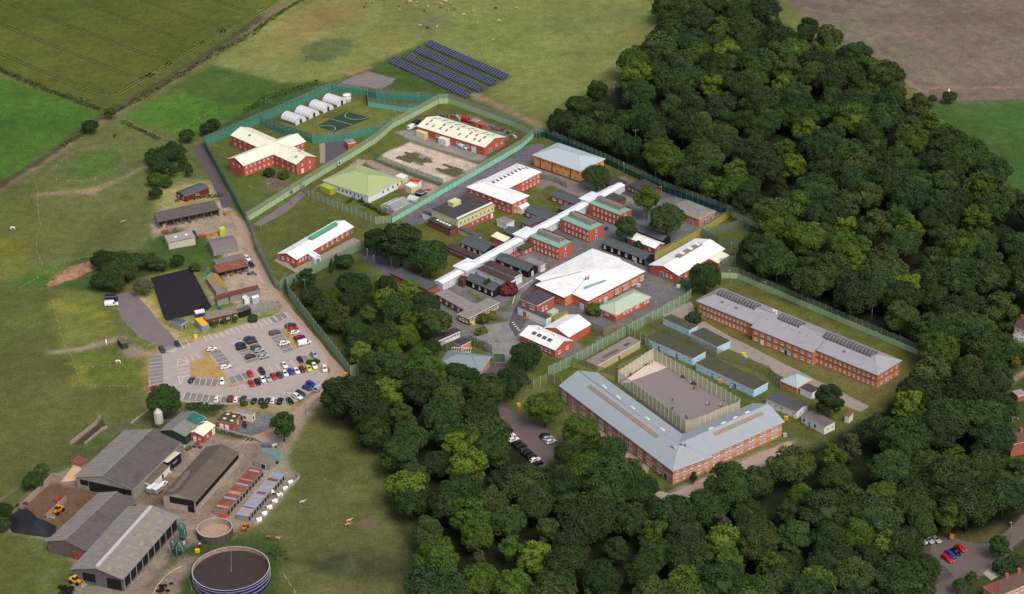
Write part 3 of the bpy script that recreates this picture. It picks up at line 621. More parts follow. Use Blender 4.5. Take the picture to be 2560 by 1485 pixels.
def building(name, label, cat, fr, A, B, C, h, roof, rh, wm, rm, ov=0.35, fascia=None, group=None, rect=None, rm2=None):
    fascia = fascia or trim_white
    a, b, c = rect if rect else (P(fr, *A, h), P(fr, *B, h), P(fr, *C, h))
    ang, Lo, Wo, ctr = rect3(a, b, c)
    s = Bld(); s.ang, s.c, s.h = ang, ctr, h
    s.root = empty(name, ctr, ang, 0, label, cat, group)
    s.Lo, s.Wo = Lo, Wo; s.L, s.W = Lo-2*ov, Wo-2*ov
    l2, w2, L2, W2 = s.L/2, s.W/2, Lo/2, Wo/2
    wb = MB(); rb = MB(); t = 0.16
    wb.box(-l2, l2, -w2, w2, 0, h)
    if roof == 'flat':
        rb.box(-L2, L2, -W2, W2, h+0.002, h+0.3, 1, 0)
        s.zfun = lambda x, y: h+0.3
    elif roof in ('gx', 'gy'):
        sw = roof == 'gy'
        hl, hw, il, iw = (W2, L2, w2, l2) if sw else (L2, W2, l2, w2)
        def V_(x, y, z): return (y, x, z) if sw else (x, y, z)
        rise = rh; k = rise/hw; zg = h+(hw-iw)*k
        for sg in (-1, 1):
            vs = [V_(-hl, sg*hw, h), V_(hl, sg*hw, h), V_(hl, 0, h+rise), V_(-hl, 0, h+rise)]
            up = [(x, y, z+t) for x, y, z in vs]; fl = (sg > 0) != sw
            m_ = 2 if (rm2 and sg > 0) else 0
            b0 = len(rb.v); rb.v += vs+up
            q = [((4, 5, 6, 7), m_), ((0, 3, 2, 1), 1), ((0, 1, 5, 4), 1), ((1, 2, 6, 5), 1), ((3, 0, 4, 7), 1)]
            for f_, mm in q: rb.face([b0+i for i in (f_[::-1] if fl else f_)], mm)
        for sg in (-1, 1):
            v3 = [V_(sg*il, -iw, h), V_(sg*il, iw, h), V_(sg*il, iw, zg), V_(sg*il, 0, h+rise-0.01), V_(sg*il, -iw, zg)]
            if (sg < 0) != sw: v3 = v3[::-1]
            wb.poly(v3)
        for sg in (-1, 1):
            v4 = [V_(-il, sg*iw, h), V_(il, sg*iw, h), V_(il, sg*iw, zg), V_(-il, sg*iw, zg)]
            wb.poly(v4 if (sg < 0) != sw else v4[::-1])
        s.zfun = (lambda x, y: h+t+rise*(1-abs(x)/L2)) if sw else (lambda x, y: h+t+rise*(1-abs(y)/W2))
    elif roof in ('hip', 'hipx1'):
        e0 = h+0.002; e1 = h+0.22
        if Lo >= Wo:
            r0, r1 = (-L2+W2*0.95, 0), (L2-W2*0.95, 0)
            if roof == 'hipx1': r0 = (-L2, 0)
            if r0[0] > r1[0]: r0 = r1 = (0, 0)
        else:
            r0, r1 = (0, -W2+L2*0.95), (0, W2-L2*0.95)
        ring = [(-L2, -W2), (L2, -W2), (L2, W2), (-L2, W2)]
        b0 = len(rb.v); rb.v += [(x, y, e0) for x, y in ring]+[(x, y, e1) for x, y in ring]+[(*r0, h+0.22+rh), (*r1, h+0.22+rh)]
        for i in range(4):
            j = (i+1) % 4; rb.face((b0+i, b0+j, b0+4+j, b0+4+i), 1)
        rb.face((b0+3, b0+2, b0+1, b0), 1)
        if Lo >= Wo:
            for f_ in ((4, 5, 9, 8), (5, 6, 9), (6, 7, 8, 9), (7, 4, 8)): rb.face([b0+i for i in f_], 0)
        else:
            for f_ in ((4, 5, 8), (5, 6, 9, 8), (6, 7, 9), (7, 4, 8, 9)): rb.face([b0+i for i in f_], 0)
        hw = min(L2, W2)
        s.zfun = lambda x, y: h+0.22+rh*min(1, min((L2-abs(x))/(hw*0.95), (W2-abs(y))/(hw if Lo >= Wo else W2)) if Lo >= Wo else min((L2-abs(x))/hw, (W2-abs(y))/(hw*0.95)))
        # hip rolls
        hr = MB()
        for cx, cy, rr in ((-L2, -W2, r0), (L2, -W2, r1 if Lo >= Wo else r0), (L2, W2, r1), (-L2, W2, r0 if Lo >= Wo else r1)):
            if roof == 'hipx1' and cx < 0: continue
            hr.tube((cx*0.995, cy*0.995, e1+0.03), (*rr, h+0.27+rh), 0.09, n=5)
        if (Vector(r0)-Vector(r1)).length > 0.3: hr.tube((*r0, h+0.27+rh), (*r1, h+0.27+rh), 0.1, n=5)
    elif roof in ('mono', 'monoy'):           # mono: low on the S side
        z0, z1 = (h, h+rh) if roof == 'mono' else (h+rh, h)
        b0 = len(rb.v)
        vs = [(-L2, -W2, z0), (L2, -W2, z0), (L2, W2, z1), (-L2, W2, z1)]
        rb.v += vs+[(x, y, z+t) for x, y, z in vs]
        for f_, mm in (((4, 5, 6, 7), 0), ((0, 3, 2, 1), 1), ((0, 1, 5, 4), 1), ((1, 2, 6, 5), 1), ((2, 3, 7, 6), 1), ((3, 0, 4, 7), 1)): rb.face([b0+i for i in f_], mm)
        zi = lambda y: z0+(z1-z0)*(y+W2)/Wo-0.005
        wb = MB(); b1 = 0; ring = [(-l2, -w2), (l2, -w2), (l2, w2), (-l2, w2)]
        wb.v = [(x, y, 0) for x, y in ring]+[(x, y, zi(y)) for x, y in ring]
        for f_ in ((0, 1, 5, 4), (1, 2, 6, 5), (2, 3, 7, 6), (3, 0, 4, 7)): wb.face(f_)
        s.zfun = lambda x, y: z0+(z1-z0)*(y+W2)/Wo+t
    obj('wall', wb.mesh('wall', wm), s.root)
    s.roof = obj('roof', rb.mesh('roof', [rm, fascia, rm2 or rm]), s.root)
    if roof in ('hip', 'hipx1'): obj('hip_roll', hr.mesh('hip_roll', rm), s.roof)
    if roof in ('gx', 'gy'):
        mb = MB()
        if roof == 'gx': mb.box(-L2, L2, -0.18, 0.18, h+rh+t-0.06, h+rh+t+0.05)
        else: mb.box(-0.18, 0.18, -W2, W2, h+rh+t-0.06, h+rh+t+0.05)
        obj('ridge_cap', mb.mesh('ridge_cap', rm), s.roof)
    return s
def box_mesh(name, x, y, z, m, z0=0.0, bev=0.0):
    mb = MB(); mb.box(-x/2, x/2, -y/2, y/2, z0, z0+z, 0); me = mb.mesh(name, m)
    return me
def vault(s, x0, x1, y, rad, z, n, gm_=None, along='x', sc=0.8, ribm=None, rr=0.07):
    gm_ = gm_ or vault_glass; k = 8; mb = MB()
    ring = [(rad*math.cos(math.pi*i/k), rad*math.sin(math.pi*i/k)*sc) for i in range(k+1)]
    for i in range(k):
        a, b = ring[i], ring[i+1]
        mb.poly([(x0, a[0], a[1]), (x0, b[0], b[1]), (x1, b[0], b[1]), (x1, a[0], a[1])], 0, True)
    mb.poly([(x0, a, b) for a, b in ring]); mb.poly([(x1, a, b) for a, b in ring][::-1])
    rot = 0 if along == 'x' else math.pi/2
    root = obj('rooflight', mb.mesh('rooflight', gm_), s.root, (0, y, z) if along == 'x' else (y, 0, z), (0, 0, rot))
    mb = MB()
    for i in range(k):
        mb.tube((0, ring[i][0]*1.01, ring[i][1]*1.01), (0, ring[i+1][0]*1.01, ring[i+1][1]*1.01), rr, n=4, sm=False)
    rme = mb.mesh('rib', ribm or rib_m)
    for i in range(n):
        obj('rib', rme, root, (x0+(x1-x0)*i/(n-1), 0, 0))
    kb = MB(); kb.box(x0-0.15, x1+0.15, -rad-0.15, -rad, -0.9, 0.12); kb.box(x0-0.15, x1+0.15, rad, rad+0.15, -0.9, 0.12); kb.box(x0-0.15, x0, -rad, rad, -0.9, 0.1); kb.box(x1, x1+0.15, -rad, rad, -0.9, 0.1)
    obj('upstand', kb.mesh('upstand', trim_grey), root)
    return root
sky_d = box_mesh('rooflight_panel', 1.0, 1.9, 0.06, skyl); sky_s = box_mesh('rooflight_panel', 1.1, 1.1, 0.25, skyl_w); sky_dk = box_mesh('rooflight_panel', 1.2, 1.6, 0.1, glass)
vent_m = MB(); vent_m.lathe([(0.28, 0), (0.28, 0.7), (0.42, 0.75), (0.42, 0.95), (0.05, 1.1)], 10); vent_me = vent_m.mesh('roof_vent', trim_grey)

# --- cross-shaped red block with cream roofs
h_ = 5.4; cw = (P('F', 768.7, 384, h_)-P('F', 738.7, 409, h_)).length
def wing_rect(m1, m2, w, z):
    a, b = P(*m1, z), P(*m2, z); d = (b-a).normalized(); nn = Vector((-d.y, d.x))*w/2
    return (a-nn, b-nn, b+nn)
cr = building('cell_block', 'red brick cross-shaped block with cream roofs in the far left compound', 'building', None, 0, 0, 0, h_, 'gx', 2.3, brick, roof_cream, 0.5, rect=wing_rect(('F', 592, 324), ('F', 754, 396), cw, h_))
cr.wins('S', 1.6, 12, 0.04, 0.95, 0.8, 0.9); cr.wins('S', 4.2, 12, 0.04, 0.95, 0.8, 0.9); cr.wins('E', 4.2, 2, 0.3, 0.7, 0.9, 1.0); cr.door('E', 0.3, door_white); cr.wins('E', 1.6, 1, 0.7, 0.7, 0.8, 0.9)
# second pair of arms belongs to the same block
_d = building('arm', None, None, None, 0, 0, 0, h_-0.02, 'gx', 2.26, brick, roof_cream, 0.5, rect=wing_rect(('F', 579, 400), ('F', 733, 340), cw, h_))
_d.wins('S', 1.6, 14, 0.04, 0.96, 0.8, 0.9); _d.wins('S', 4.2, 14, 0.04, 0.96, 0.8, 0.9); _d.wins('W', 4.2, 2, 0.3, 0.7, 0.9, 1.0)
def merge_into(child, parent):
    """the child's parts become parts of the parent thing"""
    mw = Matrix.Translation(child.location) @ Matrix.Rotation(child.rotation_euler.z, 4, 'Z')
    pw = Matrix.Translation(parent.location) @ Matrix.Rotation(parent.rotation_euler.z, 4, 'Z')
    rel = pw.inverted() @ mw
    for o in [o for o in COL.objects if o.parent == child]:
        m_ = rel @ (Matrix.Translation(o.location) @ o.rotation_euler.to_matrix().to_4x4())
        o.parent = parent; o.location = m_.to_translation(); o.rotation_euler = m_.to_euler()
    bpy.data.objects.remove(child)
merge_into(_d.root, cr.root)
for x, y in ((-14, -2), (16, 2.5), (20, -2.5)): cr.on_roof('roof_vent', box_mesh('roof_vent', 1.2, 0.9, 0.5, trim_grey), x, y)

# --- workshop with cream roof and many rooflight panels
w = building('workshop', 'long red workshop with cream roof dotted with rooflight panels', 'building', '10', (1580, 1245), (2250, 1455), (2460, 1350), 4.2, 'gx', 2.0, brick, roof_cream, 0.4)
rr_ = random.Random(3)
for i in range(9):
    for y in (-0.62, -0.22, 0.25, 0.6):
        if rr_.random() < 0.92: w.on_roof('rooflight_panel', sky_d, -w.L/2+w.L*(i+0.7+0.3*rr_.random())/10, y*w.W/2)
w.wins('S', 2.2, 4, 0.3, 0.75, 2.0, 1.3, 3); w.door('S', 0.62, door_blue, 2.6, 2.8); w.door('S', 0.84, door_white, 2.6, 2.8); w.door('E', 0.3, door_blue, 1.4, 2.2); w.wins('E', 2.4, 2, 0.6, 0.85, 1.2, 1.0)
# --- white-walled hall with moss green hipped roof
g = building('hall', 'white hall with moss green hipped roof beside the greenhouse', 'building', '11', (655, 315), (1105, 475), (1435, 305), 3.6, 'hip', 3.4, render_white, roof_green, 0.5)
g.wins('S', 2.0, 9, 0.08, 0.78, 0.8, 0.9, 1, 1, trim_dark); g.door('S', 0.86, door_navy); g.wins('E', 2.1, 4, 0.45, 0.9, 0.8, 0.9, 1, 1, trim_dark)
# --- white roofed long hut with green ridge lantern
h = building('visits_centre', 'low red building with white roof and green-topped ridge rooflight in front compound', 'building', '11', (205, 1040), (400, 1100), (970, 775), 3.0, 'gy', 1.6, brick, roof_whitey, 0.5)
h.wins('S', 1.7, 3, 0.2, 0.8, 1.0, 1.2); h.wins('E', 1.7, 5, 0.06, 0.26, 0.8, 1.3); h.wins('E', 1.7, 6, 0.45, 0.9, 0.9, 1.6, 1, 3); h.door('E', 0.95, door_navy)
mb = MB(); L_ = h.W*0.46
for y0, y1 in ((-0.1, 0.36),):
    ya, yb = y0*h.W, y1*h.W
    mb.box(-0.9, 0.9, ya, yb, 0, 1.0, 1)
    mb.poly([(-1.2, ya-0.2, 1.0), (1.2, ya-0.2, 1.0), (0, ya-0.2, 1.7)]); mb.poly([(-1.2, yb+0.2, 1.0), (0, yb+0.2, 1.7), (1.2, yb+0.2, 1.0)])
    mb.poly([(-1.2, ya-0.2, 1.0), (0, ya-0.2, 1.7), (0, yb+0.2, 1.7), (-1.2, yb+0.2, 1.0)]); mb.poly([(1.2, ya-0.2, 1.0), (1.2, yb+0.2, 1.0), (0, yb+0.2, 1.7), (0, ya-0.2, 1.7)])
obj('roof_lantern', mb.mesh('roof_lantern', [mat('emerald_glazing', (70, 158, 116), 0.4, 0.1), skyl]), h.root, (0, 0, 4.55))
pc = building('porch', None, None, '11', (530, 1030), (575, 1085), (625, 1055), 2.9, 'gx', 0.7, trim_white, roof_white, 0.2)
pc.door('E', 0.55, door_blue, 1.6, 2.2); pc.wins('S', 1.4, 1, 0.5, 0.5, 1.8, 1.9, 2, 2); pc.wins('E', 1.4, 1, 0.15, 0.15, 0.6, 1.6, 1)
merge_into(pc.root, h.root)
# --- dark flat roofed block with cream upper storey
f = building('admin_block', 'two-storey block with dark flat roof and cream upper walls', 'building', '11', (1735, 600), (1985, 715), (2335, 545), 6.0, 'flat', 0, wall_cream, roof_dark, 0.15, wall_cream)
f.wins('E', 4.4, 9, 0.08, 0.95, 0.7, 0.9, 1, 1, trim_grey); f.wins('S', 4.4, 2, 0.75, 0.9, 0.7, 0.9, 1, 1, trim_grey); f.door('E', 0.93, door_white); f.wins('E', 1.8, 4, 0.4, 0.8, 0.8, 0.7)
mb = MB(); mb.box(-f.L/2-0.03, f.L/2+0.03, -f.W/2-0.03, f.W/2+0.03, 0, 2.7); obj('lower_wall', mb.mesh('lower_wall', brick_dull), f.root)
obj('plant_room', box_mesh('plant_room', 3.4, 4.6, 2.0, wall_cream), f.root, (-f.L*0.25, -f.W*0.05, 6.3))
obj('roof_kerb', box_mesh('roof_kerb', 0.8, f.W*0.98, 0.5, roof_cream), f.root, (f.L/2-0.9, 0, 6.3))
f2 = building('brick_annex', 'low dark-roofed brick annex with a row of five white roof domes', 'building', '11', (1690, 700), (1910, 805), (1985, 770), 3.0, 'flat', 0, brick_dark, roof_dark, 0.15, trim_dark)
for i in range(5): f2.on_roof('roof_dome', sky_s, f2.L*(-0.22+0.13*i), 0.1)
building('white_cabin', 'small white flat-roofed cabin beside the dark flat-roofed block', 'cabin', '11', (1640, 628), (1722, 672), (1745, 655), 2.6, 'flat', 0, render_white, roof_dark, 0.1, trim_grey)
# --- L-shaped white roofed red block
l1 = building('red_block', 'two-storey red L-shaped block with white roof and roof slots', 'building', 'F', (1147, 461), (1260, 503), (1303, 482), 5.2, 'hip', 1.6, brick, roof_white, 0.5)
l1.wins('S', 3.9, 7, 0.08, 0.92, 1.0, 1.2); l1.wins('S', 1.4, 7, 0.3, 0.92, 1.0, 1.2); l1.wins('E', 3.9, 3, 0.2, 0.8, 1.0, 1.2); l1.wins('E', 1.4, 3, 0.2, 0.8, 1.0, 1.2)
_d = building('arm', None, None, None, 0, 0, 0, 5.18, 'hip', 1.9, brick, roof_whitey, 0.5, rect=wing_rect(('F', 1185, 471), ('F', 1303, 413), 14.5, 5.2))
_d.wins('S', 3.9, 5, 0.62, 0.95, 1.0, 1.2); _d.wins('S', 1.4, 5, 0.62, 0.95, 1.0, 1.2)
for i in range(10): _d.on_roof('roof_slot', sky_dk, -_d.L*0.28+i*2.4, -0.6)
merge_into(_d.root, l1.root)
# --- apricot block
o_ = building('apricot_block', 'apricot brick block with blue-grey hipped roof by the perimeter fence', 'building', '21', (200, 65), (670, 230), (920, 105), 5.6, 'hip', 2.6, wall_orange, roof_pale, 0.6)
o_.wins('S', 4.3, 8, 0.08, 0.95, 0.9, 0.8, 1, 1, trim_grey); o_.wins('S', 1.8, 7, 0.12, 0.9, 0.9, 0.9, 2, 1, trim_grey); o_.wins('E', 4.3, 3, 0.2, 0.8, 0.9, 0.8, 1, 1, trim_grey); o_.wins('E', 1.8, 2, 0.3, 0.7, 0.9, 0.9, 2, 1, trim_grey)
mb = MB(); mb.box(-o_.L/2-0.04, o_.L/2+0.04, -o_.W/2-0.04, o_.W/2+0.04, 0, 0.5); obj('plinth', mb.mesh('plinth', mat('dark_plinth_brick', (84, 56, 54))), o_.root)
for t in (0.14, 0.4, 0.8): obj('downpipe', box_mesh('downpipe', 0.25, 0.25, 5.2, trim_dark), o_.root, (-o_.L/2+o_.L*t, -o_.W/2-0.1, 0.1))
# --- white covered corridor
c = building('corridor', 'long white covered corridor running through the middle of the site', 'corridor', None, 0, 0, 0, 3.0, 'gy', 0.55, mat('pale_corridor_cladding', (204, 212, 224), 0.6, 0.05, stain=0.1), mat('cool_white_sheet', (230, 235, 242), 0.45, 0.05, 0.3, spec=0.3, stain=0.15, seam=(1, 3.0, 0.08), stain_col=(200, 206, 212)), 0.15, trim_grey, rect=(P('11', 1760, 1302, 3.0), P('11', 1838, 1340, 3.0), P('21', 1107, 362, 3.0)))
for t in (-0.355, -0.04, 0.33):
    mb = MB(); mb.box(-3.4, 3.4, -4.2, 4.2, 3.2, 4.3, 1, 0); mb.poly([(-3.8, -4.6, 4.3), (3.8, -4.6, 4.3), (3.8, 4.6, 4.3), (-3.8, 4.6, 4.3)][::-1])
    b0 = len(mb.v); mb.v += [(-3.8, -4.6, 4.31), (3.8, -4.6, 4.31), (3.8, 4.6, 4.31), (-3.8, 4.6, 4.31), (0, 0, 4.9)]
    for i in range(4): mb.face((b0+i, b0+(i+1) % 4, b0+4))
    obj('raised_lobby', mb.mesh('raised_lobby', [MATS['cool_white_sheet'], trim_white]), c.root, (0, t*c.W, 0))
# --- three red wings with vaulted rooflights
for k, (A, B, C, nm) in enumerate((((160, 870), (460, 985), (600, 920), 'nearest to the white square hall'), ((470, 695), (760, 815), (905, 750), 'in the middle of the three'), ((750, 540), (1060, 660), (1180, 603), 'furthest of the three'))):
    s = building('red_wing', 'two-storey red wing with copper-green roof and vaulted rooflight, ' + nm, 'building', '21', A, B, C, 5.6, 'flat', 0, brick, roof_copper, 0.1, trim_teal, 'red wings off the white corridor')
    s.wins('S', 4.3, 7, 0.18, 0.95, 0.8, 1.1); s.wins('S', 1.6, 7, 0.18, 0.95, 0.8, 1.1); s.door('E', 0.5, door_blue, 1.2, 2.2); s.wins('E', 4.3, 1, 0.5, 0.5, 1.0, 1.4)
    mb = MB(); mb.box(-s.L/2, s.L/2, s.W/2-0.35, s.W/2, 5.905, 6.7); obj('parapet', mb.mesh('parapet', brick_dark), s.root)
    vault(s, -s.L*0.42, s.L*0.36, s.W*0.1, 1.5, 6.4, 13, sc=0.95, rr=0.1)
# --- huts around the corridor
def hut(label, fr, A, B, C, h, roof, rh, wm, rm, name='hut', **k):
    return building(name, label, 'hut', fr, A, B, C, h, roof, rh, wm, rm, 0.25, k.get('fascia', trim_dark), k.get('group'))
a = hut('slate-roofed red hut with white-framed windows facing the white L-shaped block', '21', (380, 460), (620, 556), (718, 500), 2.7, 'gx', 1.4, brick_dull, roof_slate)
a.wins('S', 1.6, 4, 0.15, 0.9, 1.5, 1.2, 3)
a = hut('slate-roofed hut with white entrance hood left of the corridor', '21', (128, 612), (345, 712), (460, 652), 2.7, 'gx', 1.4, brick_dark, roof_slate); a.wins('S', 1.6, 4, 0.15, 0.85, 1.6, 1.2, 4)
hut('small flat slate-roofed link hut against the corridor', '21', (450, 592), (500, 615), (590, 575), 2.5, 'flat', 0, brick_dark, roof_slate)
a = hut('flat dark-roofed brick hut at the corridor middle', '21', (75, 735), (160, 770), (330, 715), 2.6, 'flat', 0, brick_dull, roof_slate); a.wins('S', 1.6, 2, 0.3, 0.7, 1.2, 1.0)
hut('small white gabled lobby by the yellow bins', '21', (55, 575), (95, 600), (160, 555), 2.6, 'gy', 0.7, render_white, roof_white, 'lobby', fascia=trim_white)
a = hut('white mobile cabin with ribbed roof near the lawn', '11', (2370, 700), (2465, 750), (2540, 712), 2.8, 'flat', 0, render_white, roof_felt, 'cabin', fascia=trim_white)
a = hut('dark slate-roofed hut with four tall white windows left of the corridor', 'k1', (630, 320), (1050, 500), (1285, 372), 2.8, 'gx', 1.6, wall_black, roof_slate); a.wins('S', 1.7, 4, 0.1, 0.85, 1.6, 1.5, 4)
a = hut('low brown flat-roofed range with a long strip of small windows', 'k1', (370, 390), (900, 620), (1010, 560), 2.9, 'flat', 0, brick_dark, mat('brown_felt', (78, 60, 58), 0.9, 0.1)); a.wins('S', 2.2, 16, 0.03, 0.97, 1.0, 0.7, 2, 1, trim_grey)
a = hut('small white-roofed red outbuilding left of the corridor', 'k1', (1168, 212), (1400, 320), (1500, 270), 2.6, 'mono', 0.8, brick, roof_cream, 'outbuilding')
a = hut('slate-roofed brick hut beside the raised corridor lobby', 'k1', (1385, 130), (1570, 215), (1740, 120), 2.8, 'gx', 1.3, brick_dull, roof_slate)
a = hut('slate-roofed walkway from the cream block', 'k1', (590, 60), (930, 240), (990, 200), 2.4, 'flat', 0, wall_cream, roof_slate, 'walkway')
a = hut('black boarded hut with slate roof and blue end door', 'k1', (1245, 605), (1810, 838), (1985, 740), 2.8, 'gx', 1.5, wall_black, roof_slate); a.wins('S', 1.7, 3, 0.2, 0.75, 1.2, 1.0); a.door('E', 0.45, wall_blue)
# white hut with clerestory
a = hut('white-walled hut with brown roof and clerestory window strip', 'k1', (915, 790), (1470, 1030), (1715, 905), 2.8, 'mono', 0.5, render_white, mat('brown_felt', (78, 60, 58)), fascia=trim_white)
a.door('E', 0.45, door_blue, 1.8, 2.2); a.wins('S', 1.7, 1, 0.6, 0.6, 1.4, 0.9, 3)
mb = MB(); mb.box(-a.L*0.5, a.L*0.5, -0.1, a.W*0.49, 2.9, 4.0, 0); mb.box(-a.L*0.5, a.L*0.5, -0.3, a.W*0.5, 4.0, 4.15, 1)
cl = obj('clerestory', mb.mesh('clerestory', [render_white, MATS['brown_felt']]), a.root)
f_, p_ = win_meshes(1.0, 0.75, 1, 1, trim_white)
for i in range(14):
    o = obj('window', f_, a.root, (-a.L*0.46+a.L*0.92*i/13, -0.1, 3.5)); obj('pane', p_, o)
a = hut('black boarded hut with slate roof and four white windows behind the grey flat roof', 'k1', (720, 960), (1205, 1180), (1390, 1080), 2.8, 'gx', 1.4, wall_black, roof_slate); a.wins('S', 1.6, 4, 0.28, 0.95, 0.9, 1.2)
a = hut('small dark red lobby hut at the corridor end', 'k1', (585, 970), (680, 1005), (790, 930), 2.8, 'gx', 1.0, wall_timber, mat('brown_felt', (78, 60, 58)), 'lobby')
a = hut('small slate-roofed brick lobby with blue door at the near red wing', 'k1', (1605, 420), (1720, 470), (1900, 380), 2.6, 'flat', 0, brick_dull, roof_moss, 'lobby'); a.door('S', 0.85, door_blue); a.wins('E', 1.5, 2, 0.35, 0.75, 1.0, 1.0)
a = hut('red flat-topped boiler house with two steel flues', 'k1', (1475, 545), (1590, 590), (1680, 525), 2.4, 'flat', 0, brick, mat('faded_red_felt', (176, 96, 86), 0.9, 0.1), 'boiler_house')
for dx in (-0.6, 0.6):
    mb = MB(); mb.tube((dx, 0, 2.6), (dx, 0, 6.6), 0.22, n=8); obj('flue', mb.mesh('flue', steel), a.root)
a = hut('white cabin with weathered grey roof on the lawn by the near red wing', 'k1', (1770, 630), (2030, 745), (2110, 690), 2.7, 'flat', 0, render_white, roof_felt, 'cabin', fascia=trim_white); a.wins('E', 1.6, 2, 0.3, 0.75, 0.8, 1.0)
# weathered flat roofed brick offices
a = building('offices', 'brick offices with weathered grey flat roofs near the gatehouse', 'building', '12', (1965, 182), (2092, 222), (2415, 66), 3.0, 'flat', 0, brick_dark, roof_felt, 0.25, trim_white)
a.wins('E', 1.7, 10, 0.08, 0.95, 1.1, 1.3); a.wins('S', 1.7, 3, 0.2, 0.8, 1.1, 1.2)
_d = building('arm', None, None, None, 0, 0, 0, 3.06, 'flat', 0, brick_dark, roof_felt, 0.25, trim_white, rect=(P('11', 1770, 1430, 3.0), P('12', 2080, 150, 3.0), P('12', 2190, 100, 3.0)))
_d.wins('S', 1.7, 5, 0.15, 0.9, 1.1, 1.2); merge_into(_d.root, a.root)
hut('long slate-grey roofed hut half hidden by trees left of the corridor end', 'F', (962, 672), (1050, 715), (1075, 700), 2.8, 'flat', 0, brick_dull, roof_slate)
hut('small brick hut under the two big trees', '11', (1470, 1195), (1580, 1245), (1640, 1210), 2.6, 'flat', 0, brick_dark, mat('brown_felt', (78, 60, 58)))
# --- white square hall
S = Bld(); hz = 4.2
a_, b_, c_ = P('21', 225, 1300, hz), P('21', 750, 1525, hz), P('21', 1315, 1215, hz)
S.ang, Lo, Wo, S.c = rect3(a_, b_, c_); S.L, S.W = Lo-1, Wo-1
S.root = empty('square_hall', S.c, S.ang, 0, 'large hall with white square pyramid roof and striped orange brick walls', 'building')
ring = [tuple(S.loc_of(*q, hz)) for q in (('21', 225, 1282), ('k2', 520, 35), ('k2', 400, 95), ('k2', 908, 322), ('k2', 1040, 252), ('k2', 1326, 382), ('21', 1315, 1215), ('21', 1082, 1108), ('21', 1060, 1085), ('21', 790, 990))]
L2, W2 = Lo/2, Wo/2; ap = (0.3, 2.5, hz+2.9)
mb = MB(); n_ = len(ring); mb.v = [(x, y, hz) for x, y in ring]+[(x, y, hz+0.3) for x, y in ring]+[ap]
for i in range(n_):
    j = (i+1) % n_; mb.face((i, j, n_+j, n_+i), 1); mb.face((n_+i, n_+j, 2*n_), 0)
mb.face(list(range(n_))[::-1], 1)
rf = obj('roof', mb.mesh('roof', [roof_white, trim_dark]), S.root)
mb = MB(); r0 = [(x*0.96, y*0.96, 0) for x, y in ring]; r1 = [(x, y, hz) for x, y, z in r0]; mb.frustum(r0, r1); obj('wall', mb.mesh('wall', brick_chapel), S.root)
gl = MB()
for x, y in (ring[1], ring[4]):
    gl.tube((x, y, hz+0.33), (x+(ap[0]-x)*0.75, y+(ap[1]-y)*0.75, hz+0.33+2.6*0.75), 0.11, n=4)
obj('valley_gutter', gl.mesh('valley_gutter', trim_dark), rf)
mb = MB(); mb.box(-0.35, 0.35, -5, 5, 0, 0.5); o = obj('glazed_strip', mb.mesh('glazed_strip', mat('teal_glazing', (120, 170, 164), 0.3, 0.1)), rf, (L2*0.55, -W2*0.35, hz+1.6), (0, math.radians(12), math.radians(-12)))
for z_, t_ in ((0.0, 0.0), (0.9, 0.9)):
    obj('roof_vent', vent_me, rf, (3+t_*0.6, -6+t_, hz+2.2))
S.h = hz; S.L, S.W = Lo*0.96, Wo*0.96
S.wins('E', 2.2, 4, 0.5, 0.95, 2.2, 2.0, 3, 3); S.door('E', 0.3, wall_blue, 1.8, 2.3); S.door('S', 0.88, wall_blue, 1.8, 2.3); S.wins('E', 2.4, 2, 0.1, 0.2, 0.9, 0.9)
# --- right of the hall
a = building('black_hut', 'long black boarded hut with slate roof beside the white square hall', 'hut', '21', (885, 935), (1310, 1100), (1405, 1045), 2.8, 'gx', 1.3, wall_black, roof_slate, 0.25, trim_dark)
a.wins('S', 1.7, 6, 0.06, 0.9, 1.0, 1.6, 2, 3); a.door('S', 0.78, wall_blue)
a = building('white_roof_hut', 'brick hut with plain white roof between the black huts', 'hut', '21', (1130, 880), (1410, 990), (1505, 940), 2.6, 'gx', 1.2, brick_dull, roof_white, 0.3); a.wins('E', 1.5, 1, 0.4, 0.4, 1.1, 1.2); a.wins('S', 1.5, 3, 0.2, 0.8, 1.0, 1.1)
a = building('dark_hut', 'dark-roofed hut behind the trees near the grey-roofed kitchen', 'hut', '21', (1130, 770), (1480, 915), (1560, 868), 2.7, 'gx', 1.2, wall_black, roof_slate, 0.25, trim_dark); a.wins('S', 1.6, 4, 0.3, 0.95, 0.9, 1.0)
a = building('kitchen', 'orange brick building with flat grey roof and blue doors by the perimeter', 'building', '21', (1540, 590), (1840, 702), (2015, 622), 3.8, 'hip', 0.5, brick_orange, mat('grey_felt', (136, 134, 130), 0.9, 0.08, stain=0.3), 0.4); a.door('E', 0.35, door_blue, 1.6, 2.4); a.door('E', 0.75, door_blue, 1.6, 2.4); a.door('S', 0.75, door_blue)
a = building('workshop', 'white-roofed red workshop with long grey ridge rooflight beside the green gates', 'building', '21', (1385, 1130), (1640, 1258), (2050, 975), 3.4, 'gy', 2.0, brick, roof_whitey, 0.4)
a.door('S', 0.42, door_blue, 1.6, 2.3); a.wins('S', 1.6, 2, 0.6, 0.75, 1.0, 1.2); a.wins('E', 1.7, 6, 0.05, 0.6, 1.2, 1.2, 3)
mb = MB(); mb.box(-1.1, 1.1, -a.W*0.2, a.W*0.3, 0, 0.9); obj('roof_lantern', mb.mesh('roof_lantern', skyl), a.root, (-0.4, 0, 5.2))
for y in (-0.1, 0.08, 0.24): obj('lantern_cap', box_mesh('lantern_cap', 2.0, 1.6, 0.4, trim_white), a.root, (-0.4, y*a.W, 6.1))
